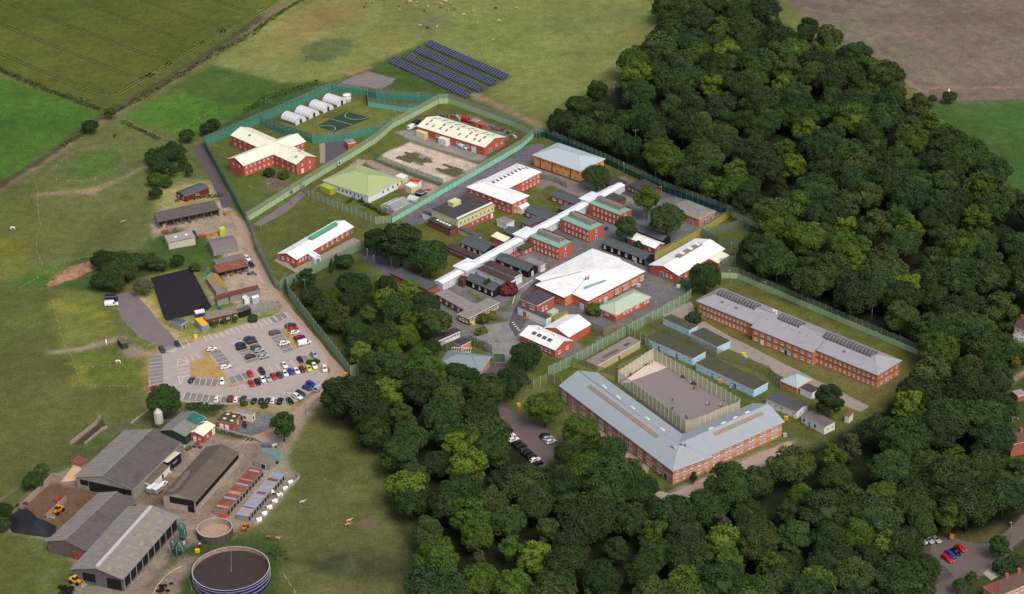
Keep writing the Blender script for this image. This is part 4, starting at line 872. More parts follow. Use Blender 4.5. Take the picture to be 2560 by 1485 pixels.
a = building('workshop_annex', 'low cream-roofed annex on the right of the white-roofed workshop', 'building', '21', (1870, 1095), (2030, 1135), (2150, 1058), 2.6, 'gy', 0.9, brick_dull, roof_creamy, 0.3); a.wins('E', 1.5, 3, 0.2, 0.8, 1.0, 1.2)
a = building('flat_block', 'dark flat-roofed brick block at the far end of the corridor', 'building', '21', (885, 325), (1010, 385), (1130, 330), 3.0, 'flat', 0, brick_dark, roof_dark, 0.15, trim_dark); a.wins('S', 1.7, 3, 0.2, 0.9, 0.8, 1.4)
a = building('flat_block', 'dark flat-roofed huts behind the light tree at the corridor end', 'building', '21', (1105, 372), (1290, 440), (1480, 395), 2.9, 'flat', 0, brick_dark, roof_dark, 0.15, trim_dark); a.wins('S', 1.7, 4, 0.1, 0.8, 0.9, 0.9)
building('white_store', 'white-walled flat-roofed store by the corridor far end', 'building', '21', (1085, 440), (1225, 505), (1262, 480), 2.6, 'flat', 0, render_white, roof_dark, 0.1, trim_grey)
building('brick_store', 'low brick store with brown flat roof right of the furthest red wing', 'building', '21', (905, 480), (1010, 540), (1100, 480), 2.4, 'flat', 0, brick_dark, roof_moss, 0.1, trim_dark)
# --- front: learning centre, T block, entrance building
a = building('learning_centre', 'single-storey orange-over-red brick building with sage hipped roof', 'building', '22', (835, 106), (1020, 186), (1370, 4), 3.2, 'hip', 2.0, brick_learn, roof_sage, 0.4)
a.wins('E', 2.0, 3, 0.25, 0.45, 1.0, 0.8); a.wins('E', 2.0, 2, 0.6, 0.66, 1.0, 0.8); a.wins('E', 2.0, 2, 0.86, 0.94, 1.0, 0.8); a.wins('S', 2.0, 2, 0.45, 0.55, 0.9, 0.7); a.door('S', 0.15, wall_blue)
a = building('t_block', 'red brick T-shaped block with white roof, cream courses and four rooflights', 'building', '22', (70, 378), (425, 532), (605, 436), 3.3, 'gx', 2.0, brick_red_band, roof_white, 0.4)
a.wins('S', 1.7, 6, 0.25, 0.85, 0.9, 1.2); a.wins('E', 1.6, 2, 0.25, 0.72, 1.3, 1.3, 2, 1, trim_white)
for i in range(4): a.on_roof('rooflight_panel', box_mesh('rooflight_panel', 1.9, 1.5, 0.1, glass), -a.L*0.24+i*a.L*0.15, -a.W*0.22)
for x in (-0.22, 0.2): obj('roof_vent', box_mesh('roof_vent', 1.0, 0.9, 1.3, trim_white), a.root, (a.L*x, 0.8, 5.0))
_d = building('arm', None, None, None, 0, 0, 0, 3.6, 'gy', 2.1, brick, roof_whitey, 0.4, rect=(P('22', 322, 300, 3.6), P('22', 560, 402, 3.6), P('22', 770, 268, 3.6)))
merge_into(_d.root, a.root)
a = building('entrance_block', 'two-storey brick block with dark flat roof beside the white square hall', 'building', 'k2', (140, 345), (435, 462), (735, 300), 5.6, 'flat', 0, brick_dull, mat('dark_grey_felt', (78, 72, 76), 0.9, 0.08), 0.1, trim_white); a.wins('S', 4.2, 1, 0.7, 0.7, 2.4, 1.4, 3); a.wins('E', 3.0, 2, 0.35, 0.55, 1.0, 1.6); a.wins('S', 4.2, 1, 0.2, 0.2, 1.4, 1.0)
a = building('white_annex', 'white-walled annex with dark flat roof in front of the entrance block', 'building', 'k2', (90, 475), (592, 695), (690, 645), 3.0, 'flat', 0, render_white, MATS['dark_grey_felt'], 0.1, trim_white); a.door('S', 0.37, wall_blue); a.door('S', 0.25, mat('orange_brick_pier', (180, 100, 60)), 1.8, 2.6); a.door('E', 0.6, wall_blue); a.wins('S', 1.8, 3, 0.55, 0.78, 0.5, 0.5, 1)
# --- shed and blue huts
a = building('grey_shed', 'cream-walled shed with weathered grey roof between the mesh fences', 'shed', '22', (730, 632), (845, 682), (1270, 442), 2.8, 'flat', 0, mat('dirty_cream_cladding', (190, 178, 138), 0.9, 0.1, stain=0.3), mat('grey_brown_sheet', (138, 128, 122), 0.9, 0.12, stain=0.4, seam=(1, 1.4, 0.1)), 0.2, trim_white)
for y in (-0.25, -0.2, -0.15, -0.1, -0.05, 0, 0.05, 0.24, 0.28, 0.32): a.on_roof('rooflight_panel', box_mesh('rooflight_panel', 1.6, 0.7, 0.05, mat('dark_rooflight', (86, 78, 76))), 0.6, y*a.W)
a.door('E', 0.5, mat('grey_door', (120, 100, 86)), 1.4, 2.1)
for lab, A, B, C, nw in (('short pale blue hut with dark green felt roof, furthest of the four', (1480, 216), (1745, 336), (1830, 293), 3),
                     ('pale blue hut with dark green felt roof beside the concrete road', (1755, 366), (2020, 502), (2150, 440), 4),
                     ('long pale blue hut with dark green felt roof behind the exercise yard', (1300, 414), (1780, 616), (1915, 546), 8),
                     ('long pale blue hut with dark green felt roof, nearest of the four', (1800, 661), (2380, 926), (2530, 852), 9)):
    a = building('blue_hut', lab, 'hut', '22', A, B, C, 2.8, 'flat', 0, wall_blue, roof_moss, 0.12, trim_white, 'pale blue huts')
    a.wins('S', 1.6, nw, 0.1, 0.95, 1.3, 0.9, 2); a.wins('E', 1.6, 1, 0.4, 0.4, 0.9, 0.9)
    if nw > 4: a.door('S', 0.3, door_blue, 1.5, 2.2); a.door('S', 0.68, door_blue, 1.5, 2.2)
# --- long orange block with three vaults
k_ = building('long_block', 'very long two-storey orange brick block with silver roof and three vaulted rooflights', 'building', None, 0, 0, 0, 5.8, 'hip', 3.0, brick_block, roof_metal, 0.6, trim_grey, rect=(P('22', 1805, 40, 5.8), P('32', 1080, 780, 5.8), P('32', 1320, 630, 5.8)))
for z in (1.5, 4.2):
    k_.wins('S', z, 13, 0.02, 0.28, 0.8, 1.1); k_.wins('S', z, 13, 0.68, 0.98, 0.8, 1.1); k_.wins('E', z, 4, 0.2, 0.85, 0.8, 1.0)
k_.door('E', 0.45, trim_teal, 1.6, 2.3)
pit = 3.0/(k_.Wo/2); dep = 5.0; pr = 2.3
m0, m1 = k_.loc_of('F', 1847, 806, 5.8).x, k_.loc_of('F', 2001, 869, 5.8).x
ux = Vector((math.cos(k_.ang), math.sin(k_.ang))); uy = Vector((-ux.y, ux.x))
base = k_.c-uy*(k_.Wo/2+pr)
_d = building('arm', None, None, None, 0, 0, 0, 5.8, 'mono', pit*(dep+pr), brick_block, roof_metal, 0.5, trim_grey, rect=(base+ux*m0, base+ux*m1, base+ux*m1+uy*(dep+pr)))
for z in (1.5, 4.2): _d.wins('S', z, 9, 0.06, 0.95, 1.4, 1.1, 3)
_d.door('S', 0.17, door_white, 1.3, 2.2); _d.door('S', 0.57, door_navy, 1.6, 2.2); merge_into(_d.root, k_.root)
for x0, x1, nr in ((-0.44, -0.22, 14), (-0.09, 0.03, 9), (0.16, 0.42, 16)):
    vault(k_, x0*k_.L, x1*k_.L, 0.4, 2.2, 8.2, nr, mat('grey_vault_glazing', (96, 92, 92), 0.2, 0.3, 0.8, spec=0.5), sc=0.8, ribm=mat('pale_vault_rib', (170, 172, 176), 0.5, 0.06), rr=0.06)
for x in (-0.38, -0.3, -0.12, 0.02, 0.06, 0.1, 0.3): k_.on_roof('roof_vent', vent_me, x*k_.L, -k_.W*0.27)
for dx in (0, 1.2): obj('flue', box_mesh('flue', 0.7, 0.7, 2.2, trim_white), k_.root, (-0.13*k_.L+dx, 0.2, 8.4))
# --- V-shaped block
vl = building('v_block', 'V-shaped two-storey brick block with blue-grey roofs in front of the exercise yard', 'building', '22', (485, 870), (1580, 1721), (1955, 1561), 5.8, 'hipx1', 3.6, brick_band, roof_blue, 0.6, trim_white)
for z in (1.5, 4.3):
    for i in range(11): vl.wins('S', z, 2, 0.025+i*0.085, 0.047+i*0.085, 1.1, 1.2)
    vl.wins('E', z, 5, 0.12, 0.9, 1.1, 1.2)
vl.door('S', 0.9, door_navy, 1.8, 2.4); vl.door('S', 0.94, door_navy, 1.8, 2.4); vl.wins('W', 4.3, 1, 0.5, 0.5, 0.9, 1.1)
# the far-left gable end is closed by a brick triangle under the roof
mb = MB(); mb.poly([(-vl.L/2-0.55, -vl.W/2, 5.9), (-vl.L/2-0.55, 0, 9.5), (-vl.L/2-0.55, vl.W/2, 5.9)]); obj('gable', mb.mesh('gable', brick_band), vl.root)
pa, pb = P('22', 1955, 1561, 5.8), P('22', 2685, 1232, 5.8); d_ = (pb-pa).normalized(); nn = Vector((-d_.y, d_.x))
vr = building('arm', None, None, None, 0, 0, 0, 5.78, 'gx', 3.55, brick_band, roof_blue, 0.6, trim_white, rect=(pa-d_*10, pb, pb+nn*vl.Wo*0.98))
for z in (1.5, 4.3):
    for i in range(6): vr.wins('S', z, 2, 0.27+i*0.125, 0.31+i*0.125, 1.1, 1.2)
    vr.wins('E', z, 1, 0.5, 0.5, 1.1, 1.2)

lou = mat('tan_roof_louvre', (150, 134, 112), 0.8, 0.18, 1.0, stain=0.3)
for s_, x0, x1 in ((vl, -0.36, 0.26), (vr, -0.12, 0.4)):
    nb = 12 if s_ is vl else 10; lm = box_mesh('roof_louvre', (x1-x0)*s_.L/nb-0.15, 1.5, 0.12, lou)
    for i in range(nb): s_.on_roof('roof_louvre', lm, (x0+(x1-x0)*(i+0.5)/nb)*s_.L, -s_.W*0.14, 0.05)
for i in range(5): vl.on_roof('roof_vent', box_mesh('roof_vent', 2.0, 0.8, 0.35, trim_white), (-0.3+i*0.13)*vl.L, 1.6); 
for i in range(4): vr.on_roof('roof_vent', box_mesh('roof_vent', 1.8, 0.6, 0.35, trim_white), (-0.1+i*0.13)*vr.L, 0.7)
obj('roof_vent', vent_me, vl.root, (vl.L*0.4, 0.6, 9.2)); obj('roof_vent', vent_me, vl.root, (vl.L*0.41, 1.8, 9.0))
for t in (0.06, 0.13, 0.2, 0.27, 0.34, 0.41, 0.48, 0.55, 0.62, 0.69, 0.76): obj('downpipe', box_mesh('downpipe', 0.1, 0.1, 5.7, trim_dark), vl.root, (-vl.L/2+vl.L*t, -vl.W/2-0.1, 0.05))
merge_into(vr.root, vl.root)
# --- white huts right of the V
a = building('white_hut', 'white hut with dark grey roof and blue doors right of the V-shaped block', 'hut', '32', (-30, 1005), (285, 1138), (402, 1066), 3.0, 'gx', 0.7, render_white, mat('dark_ribbed_roof', (84, 84, 86), 0.8, 0.1, stain=0.2, seam=(0, 1.5, 0.15)), 0.25); a.wins('S', 1.7, 5, 0.12, 0.9, 1.2, 1.0); a.door('S', 0.7, wall_blue); a.door('E', 0.75, wall_blue); a.wins('E', 1.6, 1, 0.3, 0.3, 1.0, 1.0)
a = building('white_hut', 'small white hut with flat grey roof and turquoise door by the dark round tree', 'hut', '32', (330, 1166), (555, 1292), (660, 1238), 2.8, 'flat', 0, render_white, mat('mottled_grey_felt', (112, 106, 108), 0.9, 0.1, stain=0.4), 0.1); a.wins('S', 1.6, 2, 0.12, 0.6, 0.9, 0.9, 1, 1, trim_dark); a.door('S', 0.36, mat('turquoise_door', (70, 170, 190))); a.wins('E', 1.6, 2, 0.3, 0.75, 0.9, 0.9)
building('pyramid_hut', 'square hut with pale teal pyramid roof', 'hut', '32', (115, 826), (285, 902), (430, 816), 2.8, 'hip', 2.2, brick_orange, mat('pale_teal_roof', (166, 180, 180), 0.5, 0.05), 0.4, trim_white)
building('white_store', 'small white store with dark flat roof against the pyramid-roofed hut', 'shed', '32', (318, 900), (432, 955), (505, 905), 2.4, 'flat', 0, render_white, roof_dark, 0.1)
building('red_roof_kiosk', 'tiny kiosk with rusty red roof under the wood edge', 'shed', '32', (760, 1170), (800, 1190), (830, 1150), 2.4, 'mono', 0.5, render_white, roof_rust, 0.1)
# --- gatehouse and neighbours
a = building('gatehouse', 'gatehouse with blue-grey hipped roof at the prison entrance', 'building', '12', (1800, 660), (2215, 738), (2290, 585), 3.8, 'hip', 2.4, brick_orange, mat('gatehouse_roof', (132, 144, 150), 0.5, 0.06, spec=0.3), 0.6, trim_white)
a.wins('S', 1.8, 4, 0.6, 0.98, 2.2, 1.6, 2); a.door('E', 0.4, door_navy)
mb = MB()
for i in range(9): mb.box(-3.6+i*0.9, -3.5+i*0.9, -1.6, 1.6, 2.8, 2.9)
mb.box(-3.8, 3.8, -1.7, -1.6, 2.7, 2.9); mb.box(-3.8, 3.8, 1.6, 1.7, 2.7, 2.9); mb.box(-3.7, -3.55, -1.65, -1.5, 0, 2.7); mb.box(3.55, 3.7, -1.65, -1.5, 0, 2.7)
q_ = P('12', 2020, 522, 2.8); tag(obj('pergola', mb.mesh('pergola', trim_white), None, (q_.x, q_.y, 0), (0, 0, math.radians(-8))), 'white slatted pergola behind the gatehouse roof', 'pergola')
a = building('office_hut', 'hut with dark brown roof and white window band above the gatehouse', 'hut', '12', (1690, 425), (1762, 446), (2030, 342), 2.8, 'flat', 0, render_white, mat('brown_felt', (78, 60, 58)), 0.2, trim_dark); a.wins('E', 1.7, 7, 0.1, 0.92, 1.6, 1.0, 2, 1, trim_white)
building('brick_canopy', 'small brick-walled store with felt roof between gatehouse and offices', 'building', '12', (1930, 450), (2020, 490), (2120, 440), 2.2, 'flat', 0, brick_orange, roof_dark, 0.1)
# ------------------------------------------------------------------ farm and left-hand sheds
a = building('timber_cabin', 'dark red timber cabin with grey felt roof by the trees', 'cabin', '01', (1730, 432), (1825, 482), (2060, 388), 2.4, 'gy', 0.9, wall_darkred, roof_slate, 0.3, wall_darkred); a.wins('E', 1.3, 1, 0.5, 0.5, 1.8, 0.9, 3); a.wins('S', 1.3, 2, 0.25, 0.75, 1.0, 1.0, 2)
# open-fronted machinery shed
def open_shed(name, label, rect, h, rise, rm, wm, n, dark=True, group=None):
    ang, L, W, ctr = rect3(*rect); s = Bld(); s.root = empty(name, ctr, ang, 0, label, 'shed', group); s.L, s.W = L, W
    mb = MB(); l2, w2 = L/2, W/2
    vs = [(-l2, -w2, h), (l2, -w2, h), (l2, w2, h+rise), (-l2, w2, h+rise)]
    mb.v = vs+[(x, y, z+0.15) for x, y, z in vs]
    for q in ((4, 5, 6, 7), (0, 3, 2, 1), (0, 1, 5, 4), (1, 2, 6, 5), (2, 3, 7, 6), (3, 0, 4, 7)): mb.face(q)
    obj('roof', mb.mesh('roof', rm), s.root)
    mb = MB(); mb.box(-l2+0.2, l2-0.2, w2-0.5, w2-0.3, 0, h+rise*0.9)
    mb.box(-l2+0.2, -l2+0.4, -w2+0.3, w2-0.5, 0, h-0.1); mb.box(l2-0.4, l2-0.2, -w2+0.3, w2-0.5, 0, h-0.1)
    obj('wall', mb.mesh('wall', wm), s.root)
    pm = box_mesh('post', 0.25, 0.25, h, timber)
    for i in range(n): obj('post', pm, s.root, (-l2+0.3+(L-0.6)*i/(n-1), -w2+0.3, 0))
    mb = MB(); mb.box(-l2, l2, -w2+0.15, -w2+0.3, h-0.45, h-0.002); obj('lintel', mb.mesh('lintel', trim_dark), s.root)
    return s
r_ = (P('01', 1555, 728, 3.4), P('01', 2160, 602, 3.4)); d_ = (r_[1]-r_[0]).normalized(); nn = Vector((-d_.y, d_.x))
dw = (P('01', 2112, 506, 5.0)-r_[1]).dot(nn)
ms = open_shed('machinery_shed', 'long open-fronted machinery shed with dark grey roof', (r_[0], r_[1], r_[1]+nn*dw), 3.4, 1.4, roof_barn_d, wall_grey, 9)
a = building('grey_shed', 'pale grey metal shed with two square roof panels in the left yard', 'shed', '01', (1610, 862), (1655, 934), (1925, 888), 3.0, 'mono', 0.5, mat('pale_panel_wall', (196, 186, 178), 0.8, 0.06, stain=0.2), mat('pale_grey_sheet', (158, 154, 150), 0.7, 0.06, stain=0.2), 0.15, trim_dark)
for y in (-0.15, 0.25): a.on_roof('rooflight_panel', sky_s, 0, y*a.W)
building('stone_shed', 'rough grey block shed with patched grey roof by the lane', 'shed', '01', (2045, 902), (2095, 1002), (2342, 946), 2.9, 'gy', 0.9, wall_grey, mat('patched_grey_sheet', (118, 114, 114), 0.9, 0.12, stain=0.4, stain_col=(140, 96, 80)), 0.2, trim_grey)
building('low_shed', 'low shed with grey patched roof behind the rusty lean-to', 'shed', '01', (2115, 1098), (2135, 1160), (2415, 1100), 2.3, 'mono', 0.6, wall_grey, MATS['patched_grey_sheet'], 0.1, trim_grey)
r_ = (P('01', 2142, 1228, 2.2), P('01', 2448, 1160, 2.2)); d_ = (r_[1]-r_[0]).normalized(); nn = Vector((-d_.y, d_.x))
open_shed('lean_to', 'open lean-to with rusty corrugated roof facing the junk yard', (r_[0], r_[1], r_[1]+nn*6), 2.2, 0.7, roof_rust, wall_grey, 5)
building('barn', 'small barn with mustard lichen roof beside the black arena', 'barn', '01', (2042, 1262), (2122, 1408), (2236, 1372), 2.8, 'gx', 1.5, wall_grey, mat('tan_sheet', (158, 136, 104), 0.9, 0.15, stain=0.3, seam=(0, 0.9, 0.1)), 0.2, trim_grey, rm2=roof_mustard)
building('pig_shed', 'long low shed with rusty red-brown roof by the white sheds', 'shed', 'k3', (762, 1062), (790, 1110), (1100, 1050), 2.0, 'mono', 0.8, wall_grey, mat('red_brown_sheet', (112, 70, 62), 0.9, 0.2, stain=0.3, seam=(1, 0.9, 0.1)), 0.1, trim_grey)
building('pig_shed', 'short grey shed with rusty roof below the mustard-roofed barn', 'shed', 'k3', (640, 1100), (660, 1150), (775, 1120), 2.2, 'mono', 0.6, wall_grey, MATS['red_brown_sheet'], 0.1, trim_grey)
a = building('white_kiosk', 'small white gabled kiosk by the lane', 'shed', 'k3', (908, 1115), (940, 1135), (995, 1120), 2.3, 'gx', 0.8, render_white, roof_white, 0.15); a.door('S', 0.5, door_brown)
building('pale_container', 'pale blue-grey store with white roof next to the white kiosk', 'container', 'k3', (1000, 1105), (1022, 1125), (1088, 1105), 2.5, 'gy', 0.4, mat('pale_blue_steel', (170, 186, 194), 0.6, 0.06), roof_white, 0.05)
a = building('long_stable', 'long low stable with sloping grey-brown roof above the car park', 'stable', 'k3', (525, 1320), (552, 1355), (880, 1265), 2.3, 'monoy', 0.6, wall_timber, mat('mossy_grey_sheet', (140, 124, 110), 0.95, 0.12, stain=0.3), 0.15, wall_timber); a.wins('E', 1.3, 4, 0.2, 0.9, 1.2, 0.8)
building('stable', 'small black stable with slate roof at the end of the long stable', 'stable', 'k3', (868, 1232), (890, 1268), (1000, 1225), 2.4, 'mono', 0.5, wall_black, roof_slate, 0.1, trim_dark)
a = building('ticket_hut', 'grey hut with white end door beside the car park', 'hut', 'k3', (205, 1345), (290, 1395), (325, 1350), 2.4, 'gy', 0.5, wall_grey, roof_slate, 0.1, trim_white); a.door('E', 0.5, door_navy, 1.2, 2.0)
# field shelter
building('field_shelter', 'dark green field shelter in the pony paddock', 'shed', '02', (1148, 415), (1195, 468), (1262, 450), 2.4, 'monoy', 0.4, mat('dark_green_boarding', (50, 66, 56), 0.9, 0.15), mat('rusty_grey_sheet', (112, 96, 84), 0.9, 0.2, stain=0.5, stain_col=(160, 100, 70)), 0.1, trim_grey)
# barns
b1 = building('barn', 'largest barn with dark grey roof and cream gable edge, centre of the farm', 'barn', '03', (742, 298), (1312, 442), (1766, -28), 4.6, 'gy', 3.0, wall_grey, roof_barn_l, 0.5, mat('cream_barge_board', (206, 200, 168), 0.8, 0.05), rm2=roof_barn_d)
mb = MB()
for i, (x, w_, m_) in enumerate(((-0.36, 3.2, 1), (-0.18, 4.5, 0), (0.03, 5.5, 0), (0.24, 5, 0), (0.4, 3, 1))): mb.box(x*b1.L-w_/2, x*b1.L+w_/2, -b1.W/2-0.06, -b1.W/2+0.02, 0.05 if m_ == 0 else 1.8, 3.9, 0)
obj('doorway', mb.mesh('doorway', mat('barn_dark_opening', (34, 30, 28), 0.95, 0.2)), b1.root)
b2 = building('barn', 'barn with mossy dark roof, black boarding and pale lower walls', 'barn', '03', (1598, 492), (1926, 562), (2342, 74), 4.6, 'gy', 2.2, mat('pale_block_wall', (168, 160, 154), 0.95, 0.1, stain=0.35), mat('mossy_barn_sheet', (100, 90, 82), 0.9, 0.14, 0.5, stain=0.5, seam=(1, 1.1, 0.1), stain_col=(64, 58, 48)), 0.3, trim_grey)
mb = MB(); mb.box(b2.L/2-0.02, b2.L/2+0.06, -b2.W/2, b2.W/2, 2.5, 4.5); mb.box(-b2.L/2+2.5, b2.L/2-0.5, -b2.W/2-0.06, -b2.W/2+0.02, 2.4, 4.9); obj('boarding', mb.mesh('boarding', wall_black), b2.root)
mb = MB(); mb.box(b2.L*0.25, b2.L*0.45, -b2.W/2-0.07, -b2.W/2+0.02, 0.05, 2.3); obj('doorway', mb.mesh('doorway', MATS['barn_dark_opening']), b2.root)
for i in range(7): b2.on_roof('roof_patch', box_mesh('roof_patch', 2.4, 2.2, 0.02, mat('pale_patch_sheet', (128, 118, 108), 0.9, 0.1)), -b2.L*0.3+rng.uniform(-1, 1), b2.W*(-0.42+0.06*i))
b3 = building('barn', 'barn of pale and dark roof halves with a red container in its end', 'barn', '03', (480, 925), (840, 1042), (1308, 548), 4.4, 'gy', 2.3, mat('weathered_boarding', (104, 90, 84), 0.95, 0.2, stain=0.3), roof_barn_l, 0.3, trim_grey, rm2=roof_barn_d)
mb = MB(); mb.box(b3.L*0.16, b3.L*0.5, -b3.W/2-0.3, -b3.W/2+0.02, 0.05, 3.0); obj('container_end', mb.mesh('container_end', mat('rust_red_container', (150, 70, 52), 0.8, 0.25, stain=0.3)), b3.root)
b4 = building('barn', 'long grey barn with pale ridge strip nearest the bottom edge', 'barn', '03', (685, 1228), (1212, 1328), (1766, 702), 4.8, 'gy', 2.4, mat('grey_blue_boarding', (96, 94, 100), 0.9, 0.15), roof_barn_l, 0.5, trim_grey)
mb = MB(); mb.box(-0.6, 0.6, -b4.W/2+0.4, b4.W/2-0.2, 0, 0.25); obj('ridge_vent', mb.mesh('ridge_vent', mat('pale_ridge_sheet', (190, 186, 180), 0.7, 0.12)), b4.root, (0, 0, 7.3))
for i in range(11):
    for sx in (-1, 1): b4.on_roof('rooflight_panel', box_mesh('rooflight_panel', 1.2, 1.9, 0.03, mat('yellowed_rooflight', (146, 142, 114), 0.7, 0.12)), sx*b4.L*(0.2+0.14*(i % 2)), b4.W*(-0.46+0.09*i))
mb = MB(); mb.box(b4.L/2-0.03, b4.L/2+0.08, -b4.W/2+0.4, b4.W/2-0.4, 0.9, 4.4); mb.box(-b4.L*0.3, -b4.L*0.05, -b4.W/2-0.07, -b4.W/2+0.02, 1.2, 4.4); mb.box(b4.L*0.18, b4.L*0.46, -b4.W/2-0.07, -b4.W/2+0.02, 0.05, 4.2); obj('doorway', mb.mesh('doorway', MATS['barn_dark_opening']), b4.root)
pm = box_mesh('post', 0.25, 0.25, 4.6, steel)
for i in range(10): obj('post', pm, b4.root, (b4.L/2+0.2, -b4.W/2+0.5+(b4.W-1)*i/9, 0))
a = building('dairy', 'low white-fronted dairy with brown roof against the largest barn', 'building', '03', (1392, 352), (1490, 392), (1648, 195), 2.4, 'gy', 0.6, render_white, mat('brown_grey_felt', (104, 94, 82), 0.9, 0.12, stain=0.3), 0.2, trim_white); a.wins('S', 1.4, 1, 0.5, 0.5, 1.6, 1.0, 2, 1, trim_dark); a.door('E', 0.3, door_white, 2.0, 2.1); a.door('E', 0.6, trim_dark, 1.2, 2.1); a.door('E', 0.8, door_white, 2.4, 2.1)
# lorry trailer
tr = building('lorry_trailer', 'black lorry box trailer with pale roof parked by the largest barn', 'trailer', '03', (1618, 152), (1652, 180), (1756, 75), 3.6, 'flat', 0, mat('black_trailer_side', (36, 38, 48), 0.5, 0.08), mat('pale_tarpaulin', (206, 198, 182), 0.8, 0.08), 0.02, mat('black_trailer_side', (36, 38, 48)))
mb = MB()
for i in range(7): mb.box(tr.L/2, tr.L/2+0.02, -1.2+i*0.42, -0.9+i*0.42, 2.1, 2.3)
for i in range(5): mb.box(tr.L/2, tr.L/2+0.02, -0.8+i*0.42, -0.5+i*0.42, 1.7, 1.85)
obj('lettering', mb.mesh('lettering', trim_white), tr.root)
a = building('feed_shed', 'shed with grey roof and teal back slope beside the feed silo', 'shed', 'k4', (145, 240), (405, 352), (600, 110), 3.6, 'gy', 1.5, mat('dark_teal_cladding', (40, 66, 64), 0.8, 0.12), mat('grey_sheet_light', (126, 128, 124), 0.8, 0.1, stain=0.3), 0.3, trim_grey, rm2=None)
mb = MB(); zc = a.zfun(a.L*0.25, 0); 
a.on_roof('roof_patch', box_mesh('roof_patch', a.L*0.49, a.W*0.42, 0.03, roof_teal), a.L*0.25, a.W*0.28)
a = building('milk_house', 'brick milk house with cream roof and three dark rooflights', 'building', 'k4', (420, 300), (625, 348), (778, 215), 3.0, 'gy', 1.0, brick_dull, roof_creamy, 0.25); a.door('S', 0.45, door_white, 1.0, 2.0); a.wins('S', 1.5, 1, 0.75, 0.75, 0.9, 0.8); a.door('E', 0.85, door_white, 1.6, 2.4); a.wins('E', 1.6, 1, 0.35, 0.35, 0.9, 0.9)
for x, y in ((-0.25, 0.2), (-0.1, 0.28), (-0.3, -0.2)): a.on_roof('rooflight_panel', sky_dk, x*a.L, y*a.W)
a = building('brick_hut', 'flat-roofed brick hut with three yellow roof domes', 'hut', 'k4', (795, 150), (985, 195), (1065, 85), 2.9, 'flat', 0, brick_dull, roof_dark, 0.1, concrete); a.door('S', 0.28, door_white, 1.3, 2.0); a.door('S', 0.62, door_white, 1.3, 2.0); a.wins('E', 1.6, 1, 0.6, 0.6, 1.0, 1.2)
for x, y in ((-0.2, 0.3), (0.25, 0.2), (-0.15, -0.2), (0.35, -0.3)): a.on_roof('roof_dome', box_mesh('roof_dome', 1.2, 1.0, 0.2, mat('yellowed_dome', (226, 214, 140), 0.4, 0.05)), x*a.L, y*a.W)
a = building('site_cabin', 'white site cabin with grey roof behind the flat-roofed brick hut', 'cabin', 'k4', (980, 45), (1215, 100), (1255, 60), 2.6, 'flat', 0, mat('cream_cabin_wall', (218, 210, 190), 0.8, 0.05), mat('grey_cabin_roof', (142, 134, 130), 0.9, 0.1, stain=0.3), 0.05, trim_white); a.door('S', 0.45, trim_dark); a.wins('S', 1.5, 1, 0.62, 0.62, 0.9, 0.9, 1, 1, trim_dark); a.wins('E', 1.5, 1, 0.4, 0.4, 0.7, 0.9, 1, 1, trim_dark)
# calf rows
def stall_row(label, A, B, C, rm, n):
    s = building('calf_pens', label, 'shed', 'k4', A, B, C, 2.0, 'gy' if False else 'flat', 0, wall_grey, rm, 0.1, trim_grey)
    mb = MB(); w_ = s.W/n
    for i in range(n): mb.box(s.L/2-0.02, s.L/2+0.05, -s.W/2+w_*(i+0.2), -s.W/2+w_*(i+0.75), 0.1, 1.7)
    obj('doorway', mb.mesh('doorway', MATS['barn_dark_opening']), s.root)
    for i in range(9): s.on_roof('roof_sheet', box_mesh('roof_sheet', s.L*rng.uniform(0.7, 0.98), s.W*rng.uniform(0.015, 0.07), 0.03, (mat('rust_sheet_pale', (176, 140, 124), 0.9, 0.25, stain=0.4), roof_rust, roof_zinc)[i % 3]), 0, s.W*(-0.44+0.11*i)+rng.uniform(-0.5, 0.5), 0.02)
    return s
stall_row('row of calf pens with rusty red corrugated roof', (742, 1235), (915, 1265), (1365, 760), roof_rust, 12)
stall_row('row of calf pens with blue-grey corrugated roof beside the white hutches', (1020, 1300), (1172, 1330), (1620, 810), roof_zinc, 14)
mb = MB()                                                      # calf hutch: arched white shell, open at one end
ar = [(0.65*math.cos(math.pi*i/8), 0.25+1.05*math.sin(math.pi*i/8)) for i in range(9)]; ar = [(0.65, 0)]+ar+[(-0.65, 0)]
for i in range(len(ar)-1): mb.poly([(ar[i][0], -0.9, ar[i][1]), (ar[i+1][0], -0.9, ar[i+1][1]), (ar[i+1][0], 0.9, ar[i+1][1]), (ar[i][0], 0.9, ar[i][1])][::-1], 0, True)
mb.poly([(x, 0.9, z) for x, z in ar])
hutch = mb.mesh('shell', mat('white_plastic', (236, 236, 234), 0.35, 0.03, spec=0.4))
mb = MB()
for x in (-0.7, 0.7): mb.box(x-0.03, x+0.03, -2.6, -0.9, 0.9, 0.95); mb.box(x-0.03, x+0.03, -2.6, -0.9, 0.4, 0.45)
mb.box(-0.7, 0.7, -2.63, -2.57, 0.9, 0.95); mb.box(-0.7, 0.7, -2.63, -2.57, 0.4, 0.45)
for x in (-0.7, 0.7): mb.box(x-0.03, x+0.03, -2.63, -2.57, 0, 0.95)
pen = mb.mesh('pen_rail', steel)
ords = ['first', 'second', 'third', 'fourth', 'fifth', 'sixth', 'seventh', 'eighth', 'ninth', 'tenth', 'eleventh', 'twelfth', 'thirteenth', 'fourteenth', 'fifteenth', 'sixteenth']
